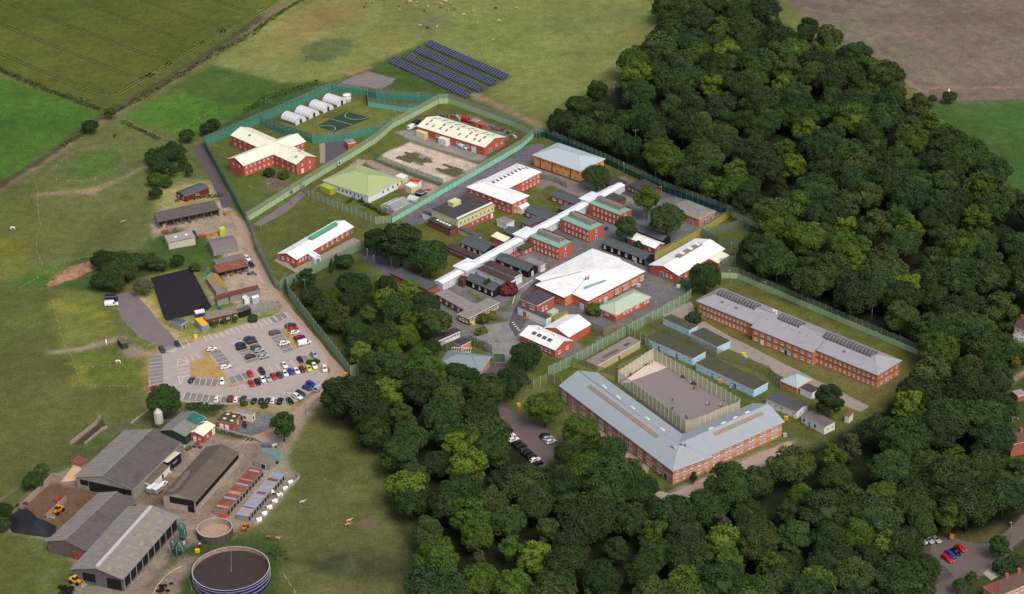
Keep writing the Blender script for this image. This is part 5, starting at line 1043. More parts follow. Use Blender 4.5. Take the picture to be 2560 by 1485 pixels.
for i, (u, v) in enumerate(((1300, 1360), (1365, 1285), (1428, 1210), (1492, 1135), (1553, 1060), (1620, 980), (1685, 905))):
    q = P('k4', u, v, 0.5); r = empty('calf_hutch', q, math.radians(-60), 0.01, 'white arched calf hutch, %s from the bottom of the diagonal row' % ords[i], 'calf hutch', 'white calf hutches in a row')
    obj('shell', hutch, r); obj('pen_rail', pen, r)
q = P('k4', 1470, 1045, 0.6); r = empty('calf_hutch', q, math.radians(20), 0, 'larger white hutch standing against the blue-grey calf pens', 'calf hutch'); obj('shell', hutch, r, sc=1.4)
# junk sheds
building('teal_shed', 'turquoise shed with rust-streaked roof on the field edge', 'shed', 'k4', (1320, 545), (1500, 590), (1562, 535), 2.4, 'flat', 0, mat('turquoise_sheet', (70, 172, 156), 0.7, 0.1, stain=0.15), mat('teal_rust_sheet', (96, 140, 134), 0.8, 0.15, stain=0.5, stain_col=(150, 96, 76)), 0.05, MATS['turquoise_sheet'])
a = building('patched_shed', 'ramshackle grey shed with patched roof in front of the turquoise shed', 'shed', 'k4', (1240, 640), (1430, 690), (1500, 600), 2.3, 'mono', 0.4, wall_grey, MATS['patched_grey_sheet'], 0.1, trim_grey); a.door('S', 0.6, trim_dark, 1.8, 1.9)
# silos
def feed_silo(label, fr, u, v, r, hb, hc, m, legs=4, top=1.2):
    q = P(fr, u, v); rt = empty('feed_silo', q, 0, 0, label, 'silo', None)
    mb = MB(); z1 = hc+r*1.3; mb.lathe([(0.25, hc), (r, z1), (r, z1+hb), (r*0.35, z1+hb+top), (0.3, z1+hb+top+0.25)], 14, sm=False); obj('hopper', mb.mesh('hopper', m), rt)
    mb = MB()
    for i in range(legs):
        a_ = 2*math.pi*(i+0.5)/legs; mb.tube((r*1.02*math.cos(a_), r*1.02*math.sin(a_), 0), (r*1.02*math.cos(a_), r*1.02*math.sin(a_), z1+hb*0.9), 0.09, n=5)
    obj('legs', mb.mesh('legs', steel), rt)
    mb = MB(); mb.tube((0, -r*1.05, z1), (0, -r*0.4, z1+hb+top), 0.08, n=5); obj('fill_pipe', mb.mesh('fill_pipe', trim_white), rt); return rt
sg = mat('dark_green_silo', (58, 92, 84), 0.5, 0.12, 0.6)
feed_silo('tall dark green feed silo behind the two smaller ones', 'k5', 130, 560, 1.5, 3.4, 1.2, sg)
feed_silo('small dark green feed silo, left one of the near pair', 'k5', -30, 770, 1.35, 1.5, 1.5, sg); feed_silo('small dark green feed silo, right one of the near pair', 'k5', 85, 800, 1.35, 1.5, 1.5, sg)
sl = feed_silo('white feed silo with rusty lid beside the teal-backed shed', 'k4', 95, 245, 1.6, 4.2, 0.4, mat('white_rusty_silo', (186, 180, 176), 0.6, 0.12, stain=0.5, stain_col=(140, 90, 70)))
mb = MB(); mb.tube((1.4, 0, 3.2), (15, -1.5, 4.4), 0.12, n=6); obj('auger', mb.mesh('auger', steel), sl)
# slurry tanks
def slurry(label, F_, rim_z, r, m, fill, fm, bands, stripes=None):
    q = P('F', *F_, rim_z); rt = empty('slurry_tank', q, 0, 0, label, 'tank'); n = 40
    mb = MB(); mb.lathe([(r, 0), (r, rim_z)], n, cap=False); mb.lathe([(r-0.15, rim_z), (r-0.15, 0.1)], n, 1, cap=False); mb.lathe([(r+0.05, rim_z), (r-0.2, rim_z)], n, 2, cap=False)
    obj('shell', mb.mesh('shell', m), rt)
    mb = MB(); mb.poly([((r-0.16)*math.cos(2*math.pi*i/n), (r-0.16)*math.sin(2*math.pi*i/n), fill) for i in range(n)]); obj('slurry', mb.mesh('slurry', fm), rt)
    for z in bands:
        mb = MB(); mb.lathe([(r+0.01, z), (r+0.12, z), (r+0.12, z+0.08), (r+0.01, z+0.08)], n, cap=False); obj('band', mb.mesh('band', mat('lilac_band', (176, 172, 190))), rt)
    pl = box_mesh('seam_strip', 0.08, 0.12, rim_z-0.1, trim_dark)
    for i in range(20):
        a_ = 2*math.pi*(i+0.5)/20; obj('seam_strip', pl, rt, ((r+0.03)*math.cos(a_), (r+0.03)*math.sin(a_), 0.05), (0, 0, a_))
    return rt
mpp = lambda y: 410/math.sin(PITCH+math.atan((y-731)/5482))/5482
navy = mat('navy_enamel_steel', (44, 42, 92), 0.4, 0.1, 0.4, spec=0.4); inner = mat('stained_tank_inside', (150, 128, 120), 0.8, 0.2, 0.5, stain=0.5, stain_col=(120, 84, 66)); rimm = mat('pale_rim', (190, 186, 182), 0.6, 0.05)
t1 = slurry('large navy slurry tank with white bands at the bottom edge', (568, 1398), 4.6, 94*mpp(1399), [navy, inner, rimm], 3.0, mat('slurry_surface', (64, 54, 51), 0.6, 0.2, 0.5), (1.2, 2.6, 3.7))
mb = MB(); mb.tube((0, 0, 3.05), (-1.2, 12.5, 4.9), 0.06, n=5); obj('agitator_cable', mb.mesh('agitator_cable', trim_grey), t1)
slurry('smaller open concrete-grey tank holding pale dry litter', (528, 1298), 3.2, 43.3*mpp(1299), [mat('dark_grey_panel', (84, 82, 80), 0.9, 0.15, stain=0.3), mat('tank_inside_grey', (150, 142, 132), 0.9, 0.12, stain=0.4), rimm], 0.9, mat('pale_litter', (168, 144, 122), 0.95, 0.3, 2.0, stain=0.4, stain_col=(110, 92, 72)), ())
# yard walls, heap
def low_wall(name, label, fr, s, h, th, m, cat='wall'):
    p = pts(fr, s); mb = MB()
    for i in range(len(p)-1):
        a, b = p[i], p[i+1]; d = (b-a).normalized(); nn = Vector((-d.y, d.x))*th/2
        mb.frustum([(*(a-nn), 0), (*(b-nn), 0), (*(b+nn), 0), (*(a+nn), 0)], [(*(a-nn), h+i*0.004), (*(b-nn), h+i*0.004), (*(b+nn), h+i*0.004), (*(a+nn), h+i*0.004)])
    return tag(obj(name, mb.mesh(name, m)), label, cat)
wc = mat('stained_concrete_wall', (158, 142, 132), 0.95, 0.12, 0.8, stain=0.5, stain_col=(120, 96, 84))
low_wall('concrete_wall', 'pale concrete wall round the manure yard', '03', '600,345 520,330 470,390 200,640', 2.2, 0.35, wc)
low_wall('concrete_wall', 'short leaning concrete wall in the middle of the manure yard', '03', '460,730 655,545', 2.0, 0.3, wc)
low_wall('kerb_wall', 'low concrete wall along the calf hutches', 'k4', '1250,1430 1480,1180 1800,850 1760,820', 0.9, 0.25, concrete)
sheet('feed_bunker', '02', '720,1461 950,1265 1010,1200 1060,1285 1010,1305 840,1450', mat('bunker_floor', (70, 62, 52), 0.95, 0.2), 0.025, 0.3)
low_wall('bunker_wall', 'concrete wall of the feed bunker on the far side of the largest barn', '02', '690,1461 945,1260 990,1195', 1.4, 0.3, wc); low_wall('bunker_wall', 'near concrete wall of the feed bunker beside the grass', '02', '830,1461 1010,1310 1060,1290', 1.0, 0.3, wc)
low_wall('yard_wall', 'concrete yard wall along the farm lane', 'k4', '790,265 1240,385 1345,440', 1.1, 0.3, concrete); low_wall('yard_wall', 'concrete kerb along the driveway to the milk house', '02', '1290,1250 1460,1120', 0.6, 0.4, concrete)
low_wall('sleeper_wall', 'dark sleeper wall beyond the big tyre heap', '03', '0,555 200,415', 1.0, 0.3, timber)
# tarpaulin heap with tyres
mb = MB(); pl = pts('03', '95,820 90,700 190,625 300,650 380,730 560,800 540,880 480,910 300,890 120,860'); ctr = sum(pl, Vector((0, 0)))/len(pl)
def blob(mb, poly, h, rings=7, top=0.25, jit=0.25, m=0):
    c = sum(poly, Vector((0, 0)))/len(poly); p = resample(poly, 2.0, 0.2); b0 = len(mb.v); n_ = len(p)
    for k in range(rings):
        t = k/(rings-1); sc_ = 1-t*(1-top); z = h*math.sin(t*math.pi/2)
        for q in p:
            w_ = c+(q-c)*sc_; mb.v.append((w_.x, w_.y, max(0, z+rng.uniform(-jit, jit)*(1 if k else 0))))
    for k in range(rings-1):
        for i in range(n_):
            j = (i+1) % n_; mb.face((b0+k*n_+i, b0+k*n_+j, b0+(k+1)*n_+j, b0+(k+1)*n_+i), m, True)
    mb.face([b0+(rings-1)*n_+i for i in range(n_)], m, True)
blob(mb, pl[::-1] if sum(pl[i].x*pl[(i+1) % len(pl)].y-pl[(i+1) % len(pl)].x*pl[i].y for i in range(len(pl))) < 0 else pl, 2.4, jit=0.4)
tag(obj('silage_heap', mb.mesh('silage_heap', mat('black_tarpaulin', (34, 33, 36), 0.5, 0.3, 0.6, spec=0.3, stain=0.4, stain_col=(48, 72, 66), bump=0.4))), 'black sheeted silage heap at the left edge of the farm', 'heap')
mb = MB(); pl = pts('F', '106,708 150,668 232,642 236,658 200,680 150,695')[::-1]
blob(mb, pl, 1.6, jit=0.7); tag(obj('spoil_heap', mb.mesh('spoil_heap', mat('orange_spoil', (152, 116, 94), 0.95, 0.5, 0.5, stain=0.8, stain_col=(92, 70, 52)))), 'long orange-brown spoil heap in the meadow', 'heap')
mb = MB(); pl = pts('03', '600,360 640,300 720,190 820,200 760,290 740,350')
blob(mb, pl if True else pl, 0.5, top=0.6, jit=0.06); tag(obj('sand_heap', mb.mesh('sand_heap', mat('pale_sand', (206, 168, 130), 0.95, 0.08))), 'pale orange sand bay behind the largest barn', 'heap')
building('rust_cover', 'flat rusty corrugated cover over the sand bay', 'shed', '03', (690, 165), (800, 205), (880, 150), 1.2, 'flat', 0, wall_grey, roof_rust, 0.1, roof_rust)
# tyres
tb = MB(); n_, k_n = 14, 6
for i in range(n_):
    for k in range(k_n):
        a1 = 2*math.pi*i/n_; a2 = 2*math.pi*k/k_n; R_ = 0.5+0.18*math.cos(a2); tb.v.append((R_*math.cos(a1), R_*math.sin(a1), 0.14+0.14*math.sin(a2)))
for i in range(n_):
    for k in range(k_n): tb.face((i*k_n+k, ((i+1) % n_)*k_n+k, ((i+1) % n_)*k_n+(k+1) % k_n, i*k_n+(k+1) % k_n), 0, True)
tyre_me = tb.mesh('tyre', rubber)
for poly_, cnt, lab in ((pts('03', '480,1461 560,1400 680,1390 800,1440 790,1461'), 34, 'old black tyre in the pile by the yellow loader'), (pts('03', '1550,1430 1620,1370 1660,1365 1660,1440 1600,1461'), 16, 'old black tyre in the pile beside the farm track'), (pts('03', '150,650 250,610 300,680 250,720'), 5, 'old black tyre lying on the silage heap')):
    for i in range(cnt):
        w_ = [rng.random() for _ in poly_]; sw = sum(w_); q = sum((p_*x for p_, x in zip(poly_, w_)), Vector((0, 0)))/sw; q = q+Vector((rng.uniform(-2, 2), rng.uniform(-2, 2)))
        o = obj('tyre', tyre_me, None, (q.x, q.y, (2.45 if 'silage' in lab else 0.02)+0.28*(i % 2)), (rng.uniform(-.2, .2), rng.uniform(-.2, .2), 0)); tag(o, lab, 'tyre', lab[4:]+' group')

# ------------------------------------------------------------------ polytunnels, greenhouse, solar rows
poly_m = mat('polythene', (214, 216, 218), 0.35, 0.05, 0.8, spec=0.4)
def polytunnel(label, a, b, w, group=None, m=None):
    d = b-a; L = d.length; ang = math.atan2(d.y, d.x); rt = empty('polytunnel', (a+b)/2, ang, 0, label, 'polytunnel', group)
    r = w/2; k = 10; ring = [(r*math.cos(math.pi*i/k), 0.5+r*0.85*math.sin(math.pi*i/k)) for i in range(k+1)]; ring = [(r, 0)]+ring+[(-r, 0)]
    mb = MB()
    for i in range(len(ring)-1): mb.poly([(-L/2, *ring[i]), (-L/2, *ring[i+1]), (L/2, *ring[i+1]), (L/2, *ring[i])], 0, True)
    mb.poly([(-L/2, *q) for q in ring]); mb.poly([(L/2, *q) for q in ring][::-1]); obj('cover', mb.mesh('cover', m or poly_m), rt)
    mb = MB()
    for i in range(len(ring)-1): mb.tube((0, ring[i][0]*1.01, ring[i][1]*1.01), (0, ring[i+1][0]*1.01, ring[i+1][1]*1.01), 0.06, n=4, sm=False)
    hm = mb.mesh('hoop', trim_grey)
    for i in range(7): obj('hoop', hm, rt, (-L/2+L*i/6, 0, 0))
    mb = MB(); mb.box(L/2-0.02, L/2+0.06, -0.7, 0.7, 0.05, 2.2); obj('doorway', mb.mesh('doorway', trim_dark), rt)
    mb = MB(); mb.box(-L/2, L/2, -r-0.03, -r+0.02, 0.02, 0.9); obj('side_curtain', mb.mesh('side_curtain', mat('green_side_net', (60, 90, 74), 0.9, 0.1)), rt)
for i, (a, b) in enumerate((((305, 1165), (435, 1210)), ((440, 1108), (565, 1150)), ((578, 1050), (705, 1092)), ((712, 990), (840, 1030)))):
    polytunnel('white polytunnel, %s of four counted from the cross-shaped block' % ords[i], P('10', *a)*1.06-P('10', *b)*0.06, P('10', *b)*1.06-P('10', *a)*0.06, 7.0, 'four white polytunnels')
polytunnel('small white polytunnel beside the greenhouse', P('11', 1515, 505), P('11', 1610, 535), 4.2)
q = P('10', 898, 1000); r = empty('water_tank', q, 0, 0, 'white cylindrical water tank beside the polytunnels', 'tank'); mb = MB(); mb.lathe([(2.0, 0), (2.0, 3.6), (1.95, 3.7), (0.2, 4.1)], 18); obj('shell', mb.mesh('shell', trim_white), r)
mb = MB(); mb.lathe([(2.02, 3.2), (2.06, 3.2), (2.06, 3.4), (2.02, 3.4)], 18, cap=False); obj('band', mb.mesh('band', trim_dark), r)
# greenhouse
ang, L, W, ctr = rect3(P('11', 1255, 548, 2.2), P('11', 1365, 612, 2.2), P('11', 1500, 528, 2.2))
gr = empty('greenhouse', ctr, ang, 0, 'glazed white-framed greenhouse in front of the green-roofed hall', 'greenhouse')
gg = mat('greenhouse_glass', (190, 204, 204), 0.1, 0.1, spec=0.6, alpha=0.35); l2, w2 = L/2, W/2
mb = MB()
for sx in (-1, 1): mb.poly([(sx*l2, -w2, 0), (sx*l2, w2, 0), (sx*l2, w2, 2.2), (sx*l2, -w2, 2.2)]); mb.poly([(sx*l2, -w2, 2.2), (sx*l2, w2, 2.2), (0, w2, 3.8), (0, -w2, 3.8)])
for sy in (-1, 1): mb.poly([(-l2, sy*w2, 0), (l2, sy*w2, 0), (l2, sy*w2, 2.2), (0, sy*w2, 3.8), (-l2, sy*w2, 2.2)])
obj('glazing', mb.mesh('glazing', gg), gr)
mb = MB()
for sx in (-1, 1):
    mb.tube((sx*l2, 0, 0), (sx*l2, 0, 2.2), 0.05, n=4); mb.tube((sx*l2, 0, 2.2), (0, 0, 3.8), 0.05, n=4)
fm = mb.mesh('frame', trim_white)
for i in range(9): obj('frame', fm, gr, (0, -w2+W*i/8, 0))
mb = MB()
for sx in (-1, 0, 1): mb.box(sx*l2-0.06, sx*l2+0.06, -w2, w2, 2.15 if sx else 3.75, 2.27 if sx else 3.87)
mb.box(-l2, l2, -w2-0.05, -w2+0.05, 2.15, 2.25); mb.box(-0.05, 0.05, -w2-0.06, -w2+0.04, 0, 3.8); obj('rail', mb.mesh('rail', trim_white), gr)
mb = MB()
for sx in (-0.55, 0.55): mb.box(sx*l2-0.6, sx*l2+0.6, -w2+0.4, w2-0.4, 0.02, 0.8)
obj('bench', mb.mesh('bench', timber), gr)
# solar rows
cell_m = mat('solar_cells', (36, 36, 58), 0.25, 0.1, 0.5, spec=0.5)
mb = MB(); mb.box(-0.97, 0.97, -0.49, 0.49, -0.02, 0.02, 0); mb.poly([(-0.85, -0.40, 0.024), (0.85, -0.40, 0.024), (0.85, 0.40, 0.024), (-0.85, 0.40, 0.024)], 1)
mod_me = mb.mesh('solar_module', [mat('module_frame', (118, 120, 144), 0.5, 0.05), cell_m])
for i, (a, b, top) in enumerate((((1660, 440), (2440, 787), (1720, 395)), ((1545, 500), (2320, 845), (1600, 458)), ((1422, 562), (2195, 905), (1475, 517)), ((1298, 607), (2070, 964), (1360, 567)))):
    pa, pb = P('10', *a, 0.6), P('10', *b, 0.6); d = pb-pa; L = d.length; ang = math.atan2(d.y, d.x)
    rt = empty('solar_row', (pa+pb)/2, ang, 0, 'dark blue solar panel row, %s from the far end of the pasture' % ords[i], 'solar panels', 'four rows of solar panels')
    nx = int(L/1.95); til = math.radians(24)
    for k in range(nx):
        for j in range(4):
            obj('solar_module', mod_me, rt, (-L/2+(k+0.5)*L/nx, (0.5+j)*1.0*math.cos(til), 0.6+(0.5+j)*1.0*math.sin(til)), (til, 0, 0))
    mb = MB()
    for k in range(12):
        x = -L/2+1+(L-2)*k/11; mb.tube((x, 0.4, 0), (x, 0.4, 0.7), 0.06, n=5); mb.tube((x, 3.2, 0), (x, 3.2, 1.9), 0.06, n=5)
    mb.box(-L/2, L/2, 0.3, 0.4, 0.6, 0.7); mb.box(-L/2, L/2, 3.1, 3.2, 1.8, 1.9); obj('support_frame', mb.mesh('support_frame', steel), rt)

# ------------------------------------------------------------------ containers, cabins, skips
def container(label, fr, A, B, C, h, m, top=None, name='container', cat='container', ribs=True):
    s = building(name, label, cat, fr, A, B, C, h, 'flat', 0, m, top or m, 0.03, m)
    if ribs:
        rm_ = box_mesh('rib', 0.12, 0.12, h-0.2, m)
        for i in range(9): obj('rib', rm_, s.root, (-s.L/2+s.L*(i+0.5)/9, -s.W/2-0.05, 0.1))
        for i in range(9): obj('rib', rm_, s.root, (s.L/2+0.05, -s.W/2+s.W*(i+0.5)/9, 0.1))
    return s
lime = mat('lime_green_steel', (166, 178, 70), 0.6, 0.08, stain=0.15)
container('lime green container beside the moss green roofed hall', '11', (640, 362), (730, 412), (772, 385), 2.5, lime)
container('lime green container in the left lane yard', 'k3', (668, 405), (690, 428), (748, 420), 3.2, mat('bright_lime_steel', (178, 206, 90), 0.6, 0.06))
container('olive green container behind the white annex', 'k2', (700, 650), (752, 690), (960, 560), 2.6, mat('olive_steel', (168, 172, 78), 0.7, 0.1, stain=0.3), mat('dirty_olive_top', (128, 124, 70), 0.9, 0.12))
container('pale arched-roof store behind the olive container', 'k2', (610, 560), (690, 600), (805, 530), 2.4, mat('pale_store_wall', (198, 196, 180)), mat('pale_store_roof', (186, 186, 170)), ribs=False)
container('yellow-roofed grey container beside the car park', 'k3', (450, 1330), (505, 1410), (570, 1385), 2.6, mat('blue_grey_steel', (150, 150, 164), 0.6, 0.08), mat('yellow_container_roof', (226, 170, 50), 0.6, 0.08))
container('cream container at the near side of the cream-roofed workshop', '10', (1570, 1292), (1660, 1322), (1700, 1305), 2.6, mat('cream_steel', (216, 204, 164), 0.7, 0.06))
a = building('white_porch', 'white porch cabin at the cream-roofed workshop', 'cabin', '10', (1795, 1358), (1870, 1388), (1922, 1362), 2.8, 'flat', 0, render_white, mat('white_felt', (228, 228, 224)), 0.1); a.wins('S', 1.4, 2, 0.3, 0.7, 1.0, 1.0)
for lab, A, B, C, m_, t_ in (('twin white-topped cabin nearest the greenhouse side of the hall', (1365, 278), (1440, 302), (1500, 275), wall_cream, MATS['white_felt']),
                         ('white cabin with red-orange roof', (1495, 325), (1600, 345), (1625, 318), render_white, mat('red_orange_felt', (178, 66, 44), 0.9, 0.1)),
                         ('cream cabin with yellow door below the red-roofed cabin', (1458, 365), (1530, 392), (1600, 370), wall_cream, MATS['white_felt']),
                         ('black garden store with slate roof', (1575, 425), (1625, 452), (1665, 420), wall_black, roof_slate),
                         ('tiny white store with red-orange roof by the turquoise fence', (1660, 415), (1705, 432), (1732, 412), render_white, MATS['red_orange_felt'])):
    a = building('garden_cabin', lab, 'cabin', '11', A, B, C, 2.5, 'flat', 0, m_, t_, 0.08)
    if 'yellow' in lab: a.door('E', 0.3, mat('yellow_door', (220, 190, 60)), 0.9, 1.9); a.wins('S', 1.4, 1, 0.4, 0.4, 0.9, 0.8)
building('brick_lobby', 'small flat-roofed brick lobby by the dark court', 'building', '10', (865, 1385), (905, 1420), (990, 1405), 2.8, 'flat', 0, brick, roof_felt, 0.1)
def skip(label, fr, u, v, m, rz=0.2, sc=0.8):
    q = P(fr, u, v); rt = empty('skip', q, rz, 0, label, 'skip'); mb = MB()
    mb.frustum([(-1.2, -0.8, 0.05), (1.2, -0.8, 0.05), (1.2, 0.8, 0.05), (-1.2, 0.8, 0.05)], [(-1.9, -0.9, 1.5), (1.9, -0.9, 1.5), (1.9, 0.9, 1.5), (-1.9, 0.9, 1.5)], caps=False); mb.poly([(-1.2, -0.8, 0.06), (1.2, -0.8, 0.06), (1.2, 0.8, 0.06), (-1.2, 0.8, 0.06)][::-1])
    obj('shell', mb.mesh('shell', m), rt, sc=sc); mb = MB(); mb.poly([(-1.6, -0.8, 1.1), (1.6, -0.8, 1.1), (1.6, 0.8, 1.1), (-1.6, 0.8, 1.1)]); obj('rubble', mb.mesh('rubble', mat('skip_rubble', (110, 92, 74), 0.95, 0.4, 3.0)), rt, sc=sc)
    mb = MB(); mb.box(-1.95, 1.95, -0.98, -0.9, 1.4, 1.55); mb.box(-1.95, 1.95, 0.9, 0.98, 1.4, 1.55); mb.box(-1.98, -1.88, -0.9, 0.9, 1.4, 1.55); mb.box(1.88, 1.98, -0.9, 0.9, 1.4, 1.55); obj('rim', mb.mesh('rim', m), rt, sc=sc)
ysk = mat('yellow_skip_paint', (190, 146, 56), 0.6, 0.15, stain=0.5); rsk = mat('rusty_skip_paint', (150, 84, 50), 0.8, 0.15)
skip('yellow skip at the right end of the machinery shed', '01', 2235, 650, ysk, 0.6); skip('rust-brown skip, leftmost of three in the lane yard', '01', 1985, 880, rsk, 0.1); skip('yellow skip, middle of three in the lane yard', '01', 2055, 868, ysk, 0.1); skip('yellow skip, nearest the lime green container', '01', 2120, 855, ysk, 0.2)
skip('brown skip left of the pale grey metal shed', '01', 1625, 835, rsk, 0.15)
skip('yellow skip by the end of the V-shaped block', '23', 1920, 258, ysk, 0.5, 0.8); skip('orange skip beside the small open tank', '03', 2205, 710, mat('red_orange_paint', (206, 74, 52)), 0.1, 0.8)
# ------------------------------------------------------------------ fences
def mesh_mat(name, col, alpha): return mat(name, col, 0.8, 0.08, 0.4, alpha=alpha)
mesh_teal = mesh_mat('teal_weldmesh', (84, 130, 118), 0.62); mesh_sage = mesh_mat('sage_weldmesh', (142, 160, 136), 0.66); mesh_dark = mesh_mat('grey_green_weldmesh', (104, 124, 108), 0.62)
mesh_cream = mesh_mat('cream_weldmesh', (216, 211, 192), 0.6); mesh_olive = mesh_mat('olive_weldmesh', (128, 130, 88), 0.62); mesh_steel = mesh_mat('steel_palisade', (150, 154, 162), 0.7)
p_teal = mat('teal_fence_sheet', (66, 134, 118), 0.6, 0.08, 0.3, stain=0.15, stain_col=(58, 110, 98)); p_sage = mat('sage_fence_sheet', (162, 190, 148), 0.6, 0.06, 0.3, stain=0.12, stain_col=(142, 164, 128))
p_turq = mat('turquoise_fence_sheet', (140, 208, 186), 0.6, 0.05, 0.3, stain=0.1, stain_col=(120, 186, 168)); p_dark = mat('dark_teal_fence_sheet', (20, 74, 70), 0.6, 0.1, 0.3); p_yel = mat('olive_yellow_fence_sheet', (164, 160, 78), 0.7, 0.1, 0.3, stain=0.2)
p_sage2 = mat('dull_sage_fence_sheet', (116, 146, 118), 0.6, 0.06, 0.3)
def fence(label, fr, s, ph, th, pm, mm, postm=None, bay=3.0, name='security_fence', posth=None):
    postm = postm or MATS['lamp_post_steel']; p = pts(fr, s)
    o0 = p[0]; rt = empty(name, o0, 0, 0, label, 'fence')
    pk = box_mesh('post', 0.14, 0.14, (posth or th)+0.15, postm)
    for i in range(len(p)-1):
        a, b = p[i], p[i+1]; d = b-a; L = d.length; n_ = max(1, round(L/bay)); w_ = L/n_; ang = math.atan2(d.y, d.x)
        me1 = me2 = None
        if pm:
            mb = MB(); mb.box(0.02, w_-0.02, -0.04, 0.04, 0.05, ph); mb.box(0.02, w_-0.02, -0.07, 0.07, ph, ph+0.08); me1 = mb.mesh('fence_panel', pm)
        if mm:
            mb = MB(); z0 = ph+0.08 if pm else 0.05; mb.poly([(0.02, 0, z0), (w_-0.02, 0, z0), (w_-0.02, 0, th), (0.02, 0, th)]); me2 = mb.mesh('mesh_panel', mm)
        for k in range(n_):
            q = a+d*(k/n_)-o0
            obj('post', pk, rt, (q.x, q.y, 0), (0, 0, ang))
            if me1: obj('fence_panel', me1, rt, (q.x, q.y, 0), (0, 0, ang))
            if me2: obj('mesh_panel', me2, rt, (q.x, q.y, 0), (0, 0, ang))
        if i == len(p)-2: obj('post', pk, rt, (b.x-o0.x, b.y-o0.y, 0), (0, 0, ang))
    return rt
white_post = mat('white_post_paint', (184, 192, 178), 0.6, 0.06)
fence('teal perimeter fence along the dark lane on the far left', 'F', '605,546 503,360', 2.6, 5.0, mat('dark_green_panel', (48, 112, 96), 0.6, 0.08), mesh_teal)
fence('pale green perimeter fence beside the buff lane', 'F', '678,709 630,615 618,570 605,546', 2.6, 5.0, p_sage2, mesh_sage)
fence('teal perimeter fence behind the polytunnels, left run', 'F', '503,360 667,291 816,226', 2.6, 5.0, p_teal, mesh_teal)
fence('teal perimeter fence behind the water tank, far run', 'F', '816,226 905,237 927,243 1055,252 1080,255', 2.6, 5.0, p_teal, mesh_teal)
fence('sage perimeter fence behind the cream-roofed workshop', 'F', '1080,255.5 1104,254.5 1260,311 1314,337', 2.6, 5.0, p_sage, mesh_sage)
fence('dark teal perimeter fence along the wood', 'F', '1317,340 1340,338 1490,402.7 1635,472.5 1788,528', 2.6, 5.0, p_dark, mesh_dark)
fence('sage perimeter fence at the right corner of the site', 'F', '1788,528 1867,563 1876,572 1850,620', 2.6, 5.0, p_sage, mesh_sage)
fence('long sage perimeter fence behind the long orange block', 'F', '1775,684 1815,686 2262,876 2290,890', 2.4, 5.0, p_sage, mesh_dark)
fence('sage inner fence crossing from the lane to the far corner', 'F', '607,548 740,465 882,379 925,352 967,316 1079,256', 2.4, 4.8, p_sage, mesh_sage)
fence('bright turquoise inner fence from the wood to the big trees', 'F', '1313,339 1283,366 1235,394 965,549', 2.2, 4.6, p_turq, mesh_sage)
fence('teal inner fence curving round the cross-shaped block', 'F', '640,309 691,327 770,354 850,346 925,330 957,320', 2.4, 4.8, p_teal, mesh_teal)
fence('teal inner fence beside the polytunnel lawn', 'F', '905,238 906,262 1005,277 1040,276', 2.4, 4.8, mat('pale_teal_sheet', (108, 172, 158), 0.6, 0.08), mesh_teal)
fence('grey mesh fence along the kitchen garden', 'F', '918,394 1000,428 1090,460', 0, 4.0, None, mesh_dark)
fence('sage mesh fence with white posts behind the low white-roofed building', 'F', '740,466 759,483 820,510 925,552 962,548', 0, 3.6, None, mesh_sage, white_post)
fence('sage inner fence in front of the low white-roofed building', 'F', '702,706 780,670 880,618 906,608', 2.0, 4.2, p_sage2, mesh_sage)
fence('vehicle gate section of sage fence by the lane corner', 'F', '678,709 690,716 702,706', 2.6, 4.6, p_sage2, mesh_sage, name='security_fence')
fence('long grey-green perimeter fence between the car park lane and the trees', 'F', '703,702 712,733 864,928 900,920 960,912', 4.2, 5.0, mat('grey_green_sheet', (116, 140, 114), 0.7, 0.06, 0.3), mesh_sage, white_post)
fence('sage mesh fence with white posts from the trees past the learning centre', '22', '360,785 590,680 1090,400 1330,270 1700,70 1760,20', 0, 4.4, None, mesh_mat('bright_sage_weldmesh', (134, 164, 132), 0.6), white_post)
fence('olive mesh fence from the learning centre corner to the yard', '22', '1100,372 1320,480 1395,615', 0, 4.4, None, mesh_olive, white_post)
fence('olive mesh fence between the pale blue huts', '22', '1330,285 1745,478 2010,600 2300,690 2520,770 2640,910', 0, 4.0, None, mesh_olive)
fence('tall cream mesh fence round the exercise yard', '22', '1045,845 1390,622 2242,1115 2225,1150 1790,1325 1710,1332 1660,1310 1045,845', 0, 5.0, None, mesh_cream, mat('pale_yard_post', (226, 224, 212), 0.6, 0.05), bay=2.5)
fence('olive-yellow sheeted fence at the far end of the yard', '22', '1050,770 1385,612', 2.0, 4.4, p_yel, mesh_olive)
fence('olive-yellow sheeted fence behind the left end of the V-shaped block', '22', '590,690 830,780 1010,828', 2.0, 4.4, p_yel, mesh_olive)
fence('olive-yellow sheeted fence beside the white-roofed workshop', 'F', '1611,640 1725,578 1800,532', 2.8, 4.0, p_yel, mesh_olive)
fence('mesh cage fence of the small exercise pen at the right corner', '21', '1865,880 2040,965 2280,1015 2200,1140 2050,1180', 0, 4.4, None, mesh_dark)
fence('inner mesh fence dividing the small exercise pens', '21', '1865,870 2100,830 2280,770 2330,830', 0, 4.0, None, mesh_dark)
fence('teal palisade gates between black hut and white-roofed workshop', '21', '1310,1160 1390,1205', 2.4, 2.4, p_teal, None, name='palisade_gate')
fence('teal palisade fence right of the white-roofed workshop', '21', '1640,1310 1760,1375', 2.4, 2.4, p_teal, None, name='palisade_gate')
fence('sage mesh fence at the left foot of the V-shaped block', '22', '150,900 215,915 345,845 490,905', 0, 4.2, None, mesh_olive, white_post)
fence('pale mesh fence behind the T-shaped block lawn', '22', '775,330 905,395 1090,330', 0, 4.0, None, mesh_olive)
